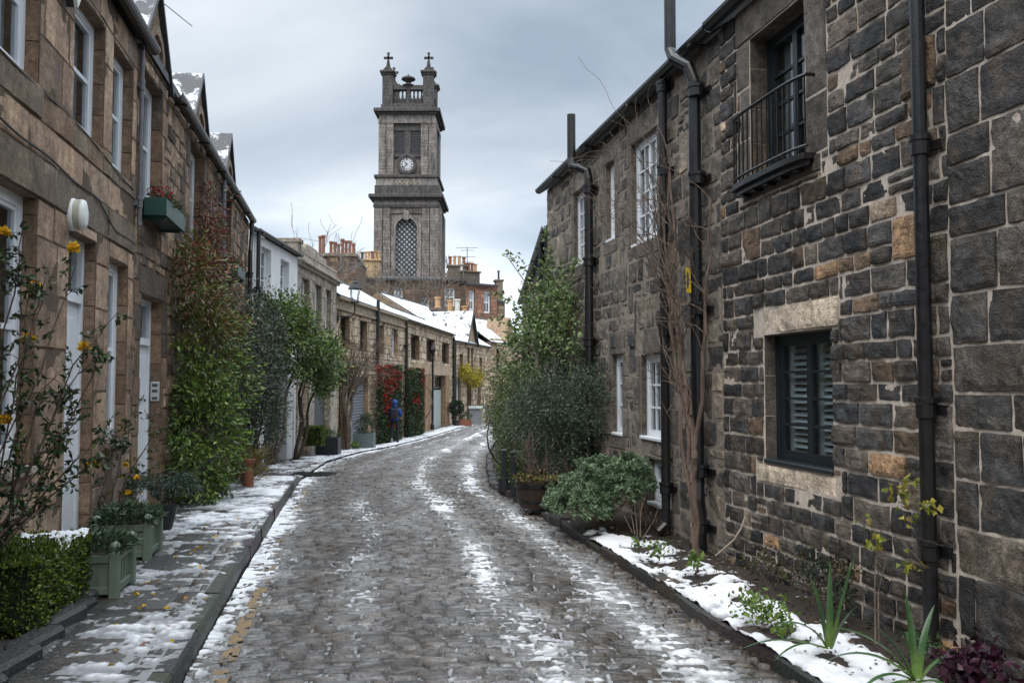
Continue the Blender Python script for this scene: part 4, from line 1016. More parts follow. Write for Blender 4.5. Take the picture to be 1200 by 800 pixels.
for k in range(-8, 16):
    for s in (-1, 1):
        p0, p1 = (-2.0 * s, 14.4 + k * .66), (2.0 * s, 14.4 + k * .66 + 4.0); c = clip(p0, p1)
        if c: la.tube([(p0[0] + (p1[0] - p0[0]) * q, -.86, p0[1] + (p1[1] - p0[1]) * q) for q in c], .085, 5)
la.build('lattice', MATS['slate'], aw)
lp = MB(KF.T); lp.c = (.4, .35, .28)
for k in range(6):
    for s in (-1, 1): lp.tube([(-1.7 + k * .58 - .29 * s + .29, -.16, 27.45), (-1.7 + k * .58 + .29 * s + .29, -.16, 28.15)], .05, 4)
lp.build('lattice_panel', MATS['cream_stone'], t)
ck = MB(KF.T); ck.T = lambda P: KF.T(np.stack([np.asarray(P)[:, 0], -np.asarray(P)[:, 2] - .9 + .42, np.asarray(P)[:, 1] + 30.1], -1))
ring = MB(ck.T); ring.c = SD; ring.lathe([(.8, .0), (1.36, .0), (1.38, -.2), (1.2, -.28), (.84, -.2)], n=28, caps=False); co2 = ring.build('clock', MATS['tower_stone'], t)
dl = MB(ck.T); dl.lathe([(.001, -.16), (.84, -.16), (.84, -.1), (.001, -.1)], n=28); dl.build('dial', MATS['dial'], co2)
hd = MB(ck.T)
def bar(a, r0, r1, w, z=-.18):
    c, s = math.sin(a), math.cos(a); p = (s, -c)
    hd.add([(c * r0 + p[0] * w, s * r0 + p[1] * w, z), (c * r1 + p[0] * w, s * r1 + p[1] * w, z), (c * r1 - p[0] * w, s * r1 - p[1] * w, z), (c * r0 - p[0] * w, s * r0 - p[1] * w, z)], [(0, 1, 2, 3)])
NUM = ['12', '1', '2', '3', '4', '5', '6', '7', '8', '9', '10', '11']; CNT = [4, 1, 2, 3, 3, 2, 3, 4, 5, 3, 2, 3]
for i in range(12):
    a = i * math.pi / 6
    for j in range(CNT[i]): bar(a + (j - (CNT[i] - 1) / 2) * .085, .55, .78, .022)
bar(R(319), -.1, .42, .055, -.19); bar(R(228), -.15, .7, .04, -.2)
hd.build('hands', MATS['black_iron'], co2)
for sx in (-1, 1):
    for sy in (-1, 1):
        p = MB(KF.T); p.c = SD; cx, cy = sx * 2.68, -4.2 + sy * 2.68; e = .68
        z = 37.5
        while z < 42.2: k = rg2.uniform(.8, 1.2); p.c = tuple(x * k for x in SD); p.box(cx - e, cx + e, cy - e, cy + e, z + .01, z + .46); z += .47
        p.c = SD; p.box(cx - .82, cx + .82, cy - .82, cy + .82, 42.2, 42.45, bev=.04); p.box(cx - 1.0, cx + 1.0, cy - 1.0, cy + 1.0, 42.45, 42.75, bev=.06)
        p.prism([(cx - .75, 42.75), (cx + .75, 42.75), (cx + .35, 43.3), (cx - .35, 43.3)], 1, cy - .5, cy + .5)
        po = p.build('pier', MATS['tower_stone'], t)
        x = MB(KF.T); x.c = (.05, .05, .052)
        x.prism([(cx - .3, 43.3), (cx + .3, 43.3), (cx + .14, 44.3), (cx - .14, 44.3)], 1, cy - .16, cy + .16)
        x.box(cx - .12, cx + .12, cy - .12, cy + .12, 44.3, 45.3); x.box(cx - .42, cx + .42, cy - .12, cy + .12, 44.55, 44.83)
        for du, dz in ((-.45, 44.69), (.45, 44.69), (0, 45.28)): x.box(cx + du - .17, cx + du + .17, cy - .121, cy + .121, dz - .17, dz + .17, bev=.06)
        x.build('cross', MATS['tower_stone'], po)
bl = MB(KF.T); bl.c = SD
for s in (-1, 1):
    for ax in (0, 1):
        c = -4.2 + s * 2.7
        def bx(a0, a1, z0, z1, w=.3):
            if ax == 0: bl.box(a0, a1, c - w, c + w, z0, z1)
            else: bl.box(s * 2.7 - w, s * 2.7 + w, -4.2 + a0, -4.2 + a1, z0, z1)
        bx(-2, 2, 38.2, 38.5, .35); bx(-2, 2, 40.3, 40.9, .4); bx(-.22, .22, 38.5, 40.3)
        for k in range(8):
            u = -1.78 + k * .508
            pt = (u, c, 38.5) if ax == 0 else (s * 2.7, -4.2 + u, 38.5)
            bl.lathe([(.16, 0), (.1, .15), (.19, .6), (.1, 1.3), (.16, 1.8)], pt, 8)
bl.build('balustrade', MATS['tower_stone'], t)
ur = MB(KF.T); ur.c = (.06, .06, .062); ur.lathe([(.85, 40.9), (.8, 41.0), (.45, 41.15), (.3, 41.35), (.55, 41.55), (.95, 41.75), (.9, 41.95), (.5, 42.1), (.12, 42.35), (.05, 42.5)], (0, -1.5, 0), 10); ur.build('urn', MATS['tower_stone'], t)

# ------------------------------------------------------------------ tenements behind the mews
FP2 = [((.17, .105, .07), 3), ((.21, .135, .09), 2), ((.13, .085, .062), 3), ((.095, .068, .055), 2)]
def block(name, label, fac, u0, u1, zb, zt, depth, holes, pal, seed, roofmat='snow_roof', rise=1.0, wmat='white_paint', rows=2, col=None, rock=True):
    h = house(name, label, fac, u0, u1, 'building', zb=-1)
    rc = courses(u0, u1, zb, zt, (.3, .45), (.5, 1.0), seed, .1, .05, holes) if rock else None
    wall(h, fac, u0, u1, zb, zt, depth, holes, MM('mortar_brown', 'far_stone', 'far_stone'), rc, pal, seed=seed, gap=.03, res=1.0, wob=0, rough=0, rev=.25, revpal=[((.2, .14, .1), 1)], cvar=.3)
    for a in holes: window(h, fac, *a, .2, 2, rows, wmat, 1, fw=.1, mun=.05, fill='blind', meet=True)
    roof(h, fac, u0, u1, zt, rise, depth, roofmat, over=.3, th=.18)
    return h
EF = Fac(-19, 76.5, 1, .1, 1)
HH = [(7.3, 7.75, 8.6, 10.3), (8.3, 9.1, 8.6, 10.3), (10.7, 11.5, 8.0, 9.4), (12.9, 13.8, 8.6, 10.3), (8.3, 9.1, 5, 6.6), (12.9, 13.8, 5, 6.6)]
h = block('brown_tenement', 'broad brown stone tenement under the tower, with twin chimney stacks at its eaves', EF, 0, 14.9, -2.5, 10.95, 9, HH, FP2, 101, 'slate', .7)
def stack(h, T, u0, u1, d0, d1, z0, z1, c, pots, r=.2, mat='far_stone', cap=.12):
    b = MB(T); b.c = c; b.box(u0, u1, d0, d1, z0, z1); b.box(u0 - cap, u1 + cap, d0 - cap, d1 + cap, z1, z1 + .16, bev=.03)
    o = b.build('chimney', MATS[mat], h)
    n = len(pots)
    for i, (m, hh) in enumerate(pots): pot(o, T, u0 + (u1 - u0) * (i + .5) / n, (d0 + d1) / 2, z1 + .16, hh, r, m)
    return o
stack(h, EF.T, 4.9, 7.0, -1.6, -.6, 10.6, 12.75, (.42, .30, .17), [('white_clay', .75), ('slate', .72), ('buff_clay', .75), ('buff_clay', .78), ('terracotta', .8), ('buff_clay', .95), ('buff_clay', .8)], .15)
stack(h, EF.T, 13.2, 14.9, -1.4, -.3, 10.6, 12.3, (.13, .11, .09), [('terracotta', .85), ('buff_clay', .9), ('buff_clay', .9), ('terracotta', .8)], .17)
a = MB(EF.T); a.tube([(15.0, -1, 11), (15.0, -1, 14.2)], .035, 5)
for z, w in ((14.15, 1.0), (13.9, .6), (13.3, .8), (12.8, .6)): a.tube([(15.0 - w, -1, z), (15.0 + w, -1, z + .05)], .02, 4)
a.build('aerial', MATS['lead'], h)
EF2 = Fac(-4.2, 77.0, 1, .6, 1)
h = block('red_tenement', 'reddish sandstone tenement wing with two tall white sash windows and chimney pots', EF2, 0, 3.3, -2.5, 10.5, 7, [(.35, .95, 8.2, 10.0), (1.9, 2.6, 8.0, 10.0)], [((.26, .125, .085), 3), ((.30, .15, .10), 2), ((.21, .11, .08), 2)], 102, 'slate', .5)
stack(h, EF2.T, .1, 1.9, -1.8, -.8, 10.3, 11.75, (.11, .095, .08), [('white_clay', .7), ('terracotta', .75), ('terracotta', .8), ('terracotta', .8), ('buff_clay', .75)], .17)
EF3 = Fac(-1.38, 80.5, 1, .2, 1)
h = block('corner_building', 'slim buff stone corner building with one narrow chimney beside the red tenement', EF3, 0, .72, -2.5, 9.2, 5, [(.2, .55, 5.6, 7.0)], [((.34, .26, .17), 2), ((.29, .22, .15), 2)], 103, 'slate', .3)
stack(h, EF3.T, -.05, .62, -1.4, -.5, 9.2, 11.3, (.2, .16, .12), [('slate', .9)], .12)
SF = Fac(-10.4, 45, 1, .08, 1)
h = house('chimney_house', 'dark brown rubble gable wall topped by a long stack of red chimney pots', SF, 0, 2.1, 'building', zb=-.9)
mb = MB(SF.T); panel(mb, 0, 2.1, -1.5, 8.35, [], 0, 0); body(mb, 0, 2.1, -1.5, 8.35, 6)
stones(mb, courses(0, 2.1, 4.5, 8.35, (.16, .26), (.2, .5), 105), [((.15, .095, .065), 3), ((.24, .155, .09), 1.5), ((.085, .062, .05), 3)], seed=106, m=1, gap=.03, res=.3)
mb.build('wall', MM('mortar_brown', 'far_stone'), h)
cp = MB(SF.T); cp.box(-.08, 2.18, -6, .1, 8.35, 8.5); cp.build('cope', MATS['cream_stone'], h)
for u, hh in ((.1, 1.1), (.28, 1.15), (.72, .75), (.93, .72), (1.12, .6), (1.33, .9), (1.52, .8), (1.72, .8), (1.92, .65)): pot(h, SF.T, u, -.5 - (.3 if u < .4 else 0), 8.5, hh * .95, .1, 'terracotta')
# ---- houses where the lane bends away
VF = Fac(-1.66, 63.7, .55, 1, 1)
h = house('bend_house', 'far tan stone house at the bend with snowy roof and a small pointed gable', VF, 0, 14, zb=-1.6)
q = [(1.0, 1.7, 2.6, 4.2), (5, 5.8, 2.6, 4.2), (8, 8.8, 2.6, 4.2), (2.6, 3.6, -2, 1.2)]
def ex(mb):
    mb.m = 1; mb.c = (.28, .2, .13); mb.prism([(2.2, 4.7), (4.0, 4.7), (3.1, 6.7)], 1, -2, .05)
wall(h, VF, 0, 14, -3, 4.7, 6, q, MM('mortar_brown', 'tan_stone', 'tan_stone'), courses(0, 14, -2, 5, (.26, .4), (.5, .9), 107, holes=q), TP, extra=ex, seed=108, gap=.03, res=1, wob=0, rough=0, rev=.25)
for a in q[:3]: window(h, VF, *a, .2, 2, 3, 'dark_paint', 1)
door(h, VF, *q[3], .2, None, 'dark_paint', 'dark_paint'); roof(h, VF, 0, 14, 4.72, 1.9, 6, 'snow_roof', over=.2)
GF = Fac(.45, 76, 1, .0, 1)
h = house('far_gable_house', 'farthest brown gable end with snowy slopes rising behind the right hand trees', GF, 0, 5, zb=-2)
mb = MB(GF.T); mb.c = (.2, .135, .09); mb.m = 0; mb.prism([(0, -3), (5, -3), (5, 5.6), (2.2, 8.6), (0, 6.0)], 1, -8, 0); mb.build('wall', MATS['far_stone'], h)
r_ = MB(GF.T); r_.prism([(-.2, 5.75), (2.2, 8.62), (5.2, 5.4), (5.2, 5.55), (2.2, 8.8), (-.2, 5.95)], 1, -8.2, .12); r_.build('roof', MATS['snow_roof'], h)

# ------------------------------------------------------------------ bare trees
def branch(mb, p, d, ln, r, depth, rg, spread=.55, up=.12, seg=3, kids=(2, 4), shrink=.68, rmin=.004):
    pts = [np.array(p, float)]; rad = [r]; d = np.array(d, float)
    for i in range(seg):
        d = d + rg.normal(0, .16, 3) + np.array([0, 0, up]); d /= np.linalg.norm(d)
        pts.append(pts[-1] + d * ln / seg); rad.append(max(r * (1 - .45 * (i + 1) / seg), rmin))
    mb.tube(pts, rad, 7 if r > .05 else (5 if r > .015 else 3), caps=False)
    if depth <= 0: return
    n = rg.integers(*kids)
    for k in range(n):
        t = rg.uniform(.35, 1.0) if k else 1.0; i = min(int(t * seg), seg); q = pts[i]
        nd = d + rg.normal(0, spread, 3); nd /= np.linalg.norm(nd)
        branch(mb, q, nd, ln * shrink * rg.uniform(.8, 1.15), max(rad[i] * .72, rmin), depth - 1, rg, spread, up, seg, kids, shrink, rmin)
def bare_tree(label, loc, hgt, depth, seed, r=.18, mat='bark_far', spread=.5, lean=(0, 0), group=None, rmin=.012, kids=(2, 5)):
    t = thing('bare_tree', label, 'tree', loc, group); rg = np.random.default_rng(seed)
    tr = MB(); top = np.array(loc) + np.array([lean[0], lean[1], hgt * .38])
    tr.tube([loc, (np.array(loc) + top) / 2 + rg.normal(0, .1, 3), top], [r, r * .85, r * .7], 8); tr.build('trunk', MATS[mat], t)
    cr_ = MB()
    for k in range(5):
        a = 2 * math.pi * k / 5 + rg.uniform(-.4, .4); d = np.array([math.cos(a) * .6, math.sin(a) * .6, 1]); st = top - np.array([0, 0, rg.uniform(0, hgt * .1)])
        branch(cr_, st, d / np.linalg.norm(d), hgt * .24, r * .5, depth, rg, spread, .1, 3, kids, .74, rmin)
    cr_.build('crown', MATS[mat], t); return t
bare_tree('bare grey brown tree whose twigs spread across the foot of the church tower', (-9.5, 72, -1.7), 15.5, 5, 1, .2, rmin=.018, kids=(2, 4))
bare_tree('bare tree standing to the side of the tower foot, near the tan chimney', (-11.6, 73.5, -1.7), 14.5, 4, 2, .16, rmin=.018, kids=(2, 4))
bare_tree('bare thin tree with twigs over the twin chimney stacks of the brown tenement', (-6.8, 72.5, -1.7), 13.5, 4, 3, .14, rmin=.018, kids=(2, 4))
bare_tree('bare pale tree peeping over the roofs of the white and parapet houses', (-10.0, 44, -.9), 11.6, 4, 4, .12, 'twig_grey', .6, rmin=.012, kids=(2, 4))
# ------------------------------------------------------------------ leaves
def leaf_arrays(P, Nd, L, W, rg, jit=.7, droop=.25, fold=.25):
    n = len(P); A = Nd + rg.normal(0, jit, (n, 3)); A[:, 2] -= droop; A /= np.linalg.norm(A, axis=1, keepdims=True) + 1e-9
    r = rg.normal(0, 1, (n, 3)); Sd = np.cross(A, r); Sd /= np.linalg.norm(Sd, axis=1, keepdims=True) + 1e-9; Nn = np.cross(A, Sd)
    l = L * rg.uniform(.65, 1.25, n)[:, None]; w = W * rg.uniform(.7, 1.2, n)[:, None]
    mid = P + A * l * .42
    V = np.stack([P, mid + Sd * w * .5 + Nn * w * fold, P + A * l - Nn * l * .12, mid - Sd * w * .5 + Nn * w * fold], 1).reshape(-1, 3)
    b = 4 * np.arange(n)[:, None]; F = np.concatenate([b + [0, 1, 2], b + [0, 2, 3]], 0)
    return V, F
def foliage(name, parent, P, Nd, L, W, pal, seed, mat='leaf', jit=.7, droop=.25, colf=None, fold=.25):
    rg = np.random.default_rng(seed); V, F = leaf_arrays(P, Nd, L, W, rg, jit, droop, fold)
    w = np.array([p[1] for p in pal], float); w /= w.sum(); ix = rg.choice(len(pal), len(P), p=w); c = np.array([p[0] for p in pal])[ix]
    if colf is not None: c = colf(P, c, rg)
    c = c * rg.uniform(.65, 1.35, (len(P), 1))
    return mesh_obj(name, V, F, MATS[mat], parent, None, np.repeat(c, 4, 0))
def clump_pts(blobs, k, per, spread, rg, shell=.55, flat=None):
    """blobs: list of (centre, radii, weight). k clump centres spread near the blobs' outside, per leaves round each"""
    w = np.array([b[2] for b in blobs], float); w /= w.sum(); PS, NS = [], []
    for i in rg.choice(len(blobs), k, p=w):
        c, r, _ = blobs[i]; v = rg.normal(0, 1, 3); v /= np.linalg.norm(v); q = (rg.uniform(shell ** 3, 1)) ** (1 / 3)
        ctr = np.array(c) + v * np.array(r) * q
        p = ctr + rg.normal(0, spread, (rg.poisson(per), 3)) * rg.uniform(.6, 1.4); PS.append(p)
        nd = (p - ctr) / (spread * 2) + v * .8 + np.array([0, 0, .25]); NS.append(nd)
    return np.concatenate(PS), np.concatenate(NS)
def stems(name, parent, base, tips, r, seed, mat='bark', sag=.1, n=6):
    mb = MB(); rg = np.random.default_rng(seed); base = np.array(base, float)
    for tp in tips:
        tp = np.array(tp, float); b0 = base + rg.normal(0, r * 2, 3) * np.array([1, 1, 0]); pts = []
        bend = rg.normal(0, np.linalg.norm(tp - b0) * sag, 3)
        for k in range(n + 1):
            t_ = k / n; pts.append(b0 + (tp - b0) * t_ + bend * math.sin(math.pi * t_) + rg.normal(0, .012, 3) * (0 < k < n))
        mb.tube(pts, np.linspace(r, r * .3, n + 1), 6, caps=False)
    return mb.build(name, MATS[mat], parent)
def keepwall(P, Nd, f, gap=.02):   # leaves stay on the lane side of a facade
    d = (P[:, :2] - f.o) @ f.n; k = d > gap; return P[k], Nd[k]
LF_ = LF
# --- green climber by the second door, bronze at its top
rg = np.random.default_rng(11)
def lp(u, d, z): return LF.p(u, d, z)
t = thing('climber_shrub', 'tall bright green climbing shrub turning bronze red at its top beside the slim white door', 'shrub', lp(11.8, .5, .05))
blobs = [(lp(11.6, .40, .9), (.46, .72, .95), 3), (lp(12.0, .28, 2.1), (.36, .9, 1.0), 3.2), (lp(11.7, .25, 3.0), (.3, .75, .55), 1.2), (lp(12.9, .4, 1.5), (.5, 1.0, 1.2), 2.6), (lp(13.3, .35, 2.5), (.4, .8, .8), 1.5)]
P, Nd = clump_pts(blobs, 400, 28, .075, rg, .55); P, Nd = keepwall(P, Nd, LF); P[:, 2] = np.maximum(P[:, 2], G(P[:, 1]) + .12)
def cf(P, c, rg):
    k = sstep(1.5, 3.2, P[:, 2] + rg.normal(0, .45, len(P)))[:, None]
    br = np.where(rg.random((len(P), 1)) < .5, [[.20, .09, .05]], [[.12, .14, .04]]); return c * (1 - k) + br * k
foliage('foliage', t, P, Nd, .092, .036, [((.13, .215, .035), 3), ((.08, .14, .028), 3.5), ((.21, .28, .06), 1.8), ((.035, .06, .02), 3)], 12, 'leaf_gloss', .55, .45, cf)
blobs = [(lp(13.0, .15, 3.6), (.2, .55, .6), 2), (lp(13.4, .15, 4.3), (.15, .4, .6), 1.3), (lp(13.8, .2, 3.1), (.25, .6, .7), 1.5)]
P, Nd = clump_pts(blobs, 120, 20, .085, rg, .3); P, Nd = keepwall(P, Nd, LF)
foliage('bronze_foliage', t, P, Nd, .08, .034, [((.16, .055, .045), 3), ((.22, .10, .06), 2), ((.10, .06, .045), 2), ((.10, .12, .04), 1)], 13, 'leaf', .6, .4)
stems('stem', t, lp(11.8, .3, .05), [lp(11.5, .3, 2.5), lp(12.2, .35, 3.0), lp(13.0, .2, 3.5), lp(13.5, .15, 4.6), lp(12.6, .4, 2.2), lp(11.3, .6, 1.2)], .022, 14)
# --- silver grey climber at the end of the cottage
t = thing('silver_climber', 'dull grey green climber covering the end of the gabled cottage next to the bright shrub', 'shrub', lp(17.5, .4, -.2))
blobs = [(lp(16.3, .4, 2.3), (.45, .9, 1.1), 2), (lp(17.7, .5, 2.2), (.5, 1.0, 1.4), 3), (lp(18.5, .4, 2.0), (.42, .7, 1.3), 2.5), (lp(16.9, .55, .9), (.45, 1.4, .9), 2.5), (lp(14.9, .3, 1.8), (.35, .9, 1.3), 1.3)]
P, Nd = clump_pts(blobs, 420, 26, .1, rg, .4); P, Nd = keepwall(P, Nd, LF); P[:, 2] = np.maximum(P[:, 2], G(P[:, 1]) + .15)
foliage('foliage', t, P, Nd, .08, .036, [((.06, .078, .055), 3), ((.14, .16, .125), 1.6), ((.032, .045, .03), 3.5), ((.13, .12, .04), .5)], 15, 'leaf', .7, .3)
stems('stem', t, lp(17.4, .35, -.2), [lp(16.2, .4, 2.8), lp(17.5, .4, 3.2), lp(18.8, .5, 2.8), lp(15.2, .3, 2.4), lp(17.0, .6, 1.0)], .03, 16)
# --- evergreen tree in front of the white house
t = thing('evergreen_tree', 'small leaning evergreen tree with twisted trunks in front of the white house', 'tree', (-5.75, 20.8, -.3))
blobs = [((-5.65, 20.6, 2.9), (.55, .9, .9), 3), ((-5.35, 21.6, 2.6), (.55, 1.0, .9), 3), ((-5.0, 22.8, 2.2), (.42, .9, .75), 2.2), ((-5.55, 21.2, 3.35), (.4, .8, .5), 1.3), ((-5.0, 22.6, 1.7), (.26, .7, .45), .6)]
P, Nd = clump_pts(blobs, 330, 28, .11, rg, .45); P, Nd = keepwall(P, Nd, WF, .05)
foliage('crown', t, P, Nd, .11, .05, [((.075, .13, .034), 4), ((.05, .088, .026), 3), ((.14, .195, .045), 2.2), ((.21, .23, .05), .7)], 17, 'leaf_gloss', .6, .3)
mb = MB()
for bx_, by_, tx, ty, tz, r in ((-5.75, 20.5, -5.6, 21.0, 2.8, .06), (-5.68, 20.6, -5.4, 21.5, 2.6, .05), (-5.75, 22.9, -5.5, 22.6, 2.4, .055), (-5.7, 23.0, -5.2, 22.9, 2.0, .045), (-5.8, 23.1, -5.6, 23.4, 2.2, .04)):
    pts = [np.array([bx_ + (tx - bx_) * k / 8 + .05 * math.sin(k * 1.3 + bx_ * 9), by_ + (ty - by_) * k / 8 + .07 * math.cos(k * 1.5 + by_ * 5), G(by_) + (tz - G(by_)) * k / 8]) for k in range(9)]
    mb.tube(pts, np.linspace(r, r * .5, 9), 8, caps=False)
mb.build('trunk', MATS['bark'], t)
# --- bare climber on the terrace
t = thing('bare_climber', 'leafless brown climber with knotted trunk fanning up the tan terrace by the roller shutter', 'climber', TF.p(.9, .3, -.7))
mb = MB(); rgb = np.random.default_rng(21)
for k in range(7):
    pts = [np.array(TF.p(.45 + .28 * (i / 6) * (k % 3 - .2) + .1 * math.sin(i + k), .25 + .1 * math.sin(k * 2 + i), -.75 + 2.3 * i / 6)) for i in range(7)]
    mb.tube(pts, np.linspace(.075 - .005 * k, .04, 7), 6, caps=False)
mb.build('trunk', MATS['bark'], t)
mb = MB()
for k in range(16):
    u = .6 + .12 * (k % 6); p = TF.p(u, .25, 1.0 + .1 * (k % 4)); d = np.array(TF.p(u + rgb.uniform(-.9, 2.2), .35 + rgb.uniform(-.1, .4), 3.2)) - np.array(p); d /= np.linalg.norm(d)
    branch(mb, p, d, 1.3, .03, 3, rgb, .35, .03, 4, (2, 5), .6, .006)
mb.build('crown', MATS['bark'], t)
# --- two pillars of red berried creeper
for (u0, u1, zt, lab, seed, rp) in ((4.5, 8.3, 2.35, 'dark evergreen pillar of creeper thick with red leaves left of the white terrace door', 31, 1.6), (9.8, 13.1, 2.3, 'greener pillar of creeper with few red leaves right of the white terrace door', 32, .45)):
    t = thing('red_creeper', lab, 'creeper', TF.p((u0 + u1) / 2, .2, -.9), 'creeper pillars on the tan terrace'); rg = np.random.default_rng(seed)
    n = 6500; u = rg.uniform(u0, u1, n); z = rg.uniform(-.85, zt, n) + 0; d = .12 + .38 * np.sqrt(rg.random(n)) * (1 - .35 * np.abs((u - (u0 + u1) / 2) / (u1 - u0) * 2) ** 4)
    z = z + .12 * (vnoise(u * 2, d * 3, seed) - .5); P = TF.T(np.stack([u, d, z], -1)); Nd = np.tile(np.append(TF.n, .1), (n, 1)) * .9
    hot = (fbm(u * .9, z * 1.1, seed, 3) > (.5 if rp > 1 else .6)) & (z > -.2)
    def cf(P, c, rg, hot=hot):
        k = hot & (rg.random(len(P)) < .5); c = c.copy(); c[k] = np.array([.30, .018, .012]); return c
    foliage('foliage', t, P, Nd, .12, .07, [((.025, .05, .018), 3), ((.04, .075, .025), 2), ((.018, .032, .014), 2), ((.07, .085, .03), .7)], seed, 'leaf', .8, .2, cf)
    stems('stem', t, TF.p((u0 + u1) / 2, .1, -.9), [TF.p(u0 + .4, .15, 1.8), TF.p(u1 - .4, .15, 1.8), TF.p((u0 + u1) / 2, .15, 2.0)], .04, seed)
# --- box hedges by the first door
def box_hedge(label, c, half, rz, n, seed, zb, pal, L=.024, core=True, group=None, name='box_hedge'):
    t = thing(name, label, 'hedge', (c[0], c[1], zb), group); rg = np.random.default_rng(seed); hx, hy, hz = half
    face = rg.choice(5, n, p=np.array([hy * hz, hy * hz, hx * hz, hx * hz, hx * hy * 2]) / (2 * hy * hz + 2 * hx * hz + 2 * hx * hy)); q = rg.uniform(-1, 1, (n, 3)); Nd = np.zeros((n, 3))
    for f, ax, s in ((0, 0, 1), (1, 0, -1), (2, 1, 1), (3, 1, -1), (4, 2, 1)):
        k = face == f; q[k, ax] = s * (1 - np.abs(rg.normal(0, .09, k.sum()))); Nd[k, ax] = s
    edge = np.sort(np.abs(q), 1)[:, 1]; q *= (1 - .06 * sstep(.85, 1, edge))[:, None]
    X = q * np.array(half); bump = .05 * (fbm(X[:, 0] * 7 + seed, X[:, 1] * 7, X[:, 2] * 7, 3) - .5) * 2
    X = X + Nd * bump[:, None] + Nd * rg.normal(0, .008, (n, 1)); X[:, 2] += hz
    cs, sn = math.cos(rz), math.sin(rz); Rm = np.array([[cs, sn, 0], [-sn, cs, 0], [0, 0, 1]]); P = X @ Rm + np.array([c[0], c[1], zb]); Nd = Nd @ Rm
    foliage('foliage', t, P, Nd + [0, 0, .5], L, L * .62, pal, seed, 'leaf_gloss', .7, -.1)
    if core:
        mb = MB(); mb.box(-hx * .86, hx * .86, -hy * .86, hy * .86, .04, hz * 1.86); mb.T = lambda V: np.asarray(V) @ Rm + np.array([c[0], c[1], zb]); mb.build('stem', flat_mat('dark_hedge_core' + str(seed), (.012, .016, .006), .9, var=.5), t)  # solid dark box added inside the leaves to block see-through, not a stem
    return t
BOXP = [((.12, .175, .026), 3), ((.075, .12, .022), 3), ((.20, .25, .045), 2), ((.03, .05, .014), 2)]
box_hedge('clipped box hedge with a cap of snow in front of the brown ashlar house', (-3.30, 5.68, 0), (.36, .52, .235), R(10), 17000, 41, .1, BOXP, .027)
box_hedge('smaller clipped box hedge without snow, in front of the snow capped hedge', (-3.06, 4.3, 0), (.33, .3, .19), R(10), 8000, 42, .1, BOXP, .027)
gx, gy = np.meshgrid(np.linspace(-.34, .36, 60), np.linspace(-.1, .58, 56), indexing='ij'); mm = fbm(gx * 5, gy * 5, 3., 4) + .45 * sstep(-.25, .3, gx) * sstep(.0, .4, gy) - .25
mm = mm + .9 * (fbm(gx * 22, gy * 22, 7., 3) - .5); Zs = .585 + np.clip((mm - .42) * .12, -.09, .045) + .02 * (vnoise(gx * 50, gy * 50) - .5)
cs, sn = math.cos(R(10)), math.sin(R(10)); sheet('snow', gx * cs - gy * sn - 3.30, gx * sn + gy * cs + 5.6, Zs - .03, MATS['snow'], np.ones((gx.size, 3)), kind='stuff', keep=mm > .25, label='small cap of snow on top of the clipped box hedge', cat='snow')
# stone edging below the hedge
mb = MB(); r = random.Random(9); y = 3.6
while y < 6.25:
    e = y + r.uniform(.28, .5); x = -2.58 - .19 * (y - 4) - .05; mb.c = (.04 * r.uniform(.7, 1.3),) * 3
    mb.box(x - .1, x + .07, y, e - .015, G(y) + .05, G(y) + .17 + r.uniform(-.02, .03), bev=.025); y = e
o = mb.build('stone_edging', MATS['kerbstone']); props(o, 'low row of black edging stones holding the box hedge bed', 'edging')
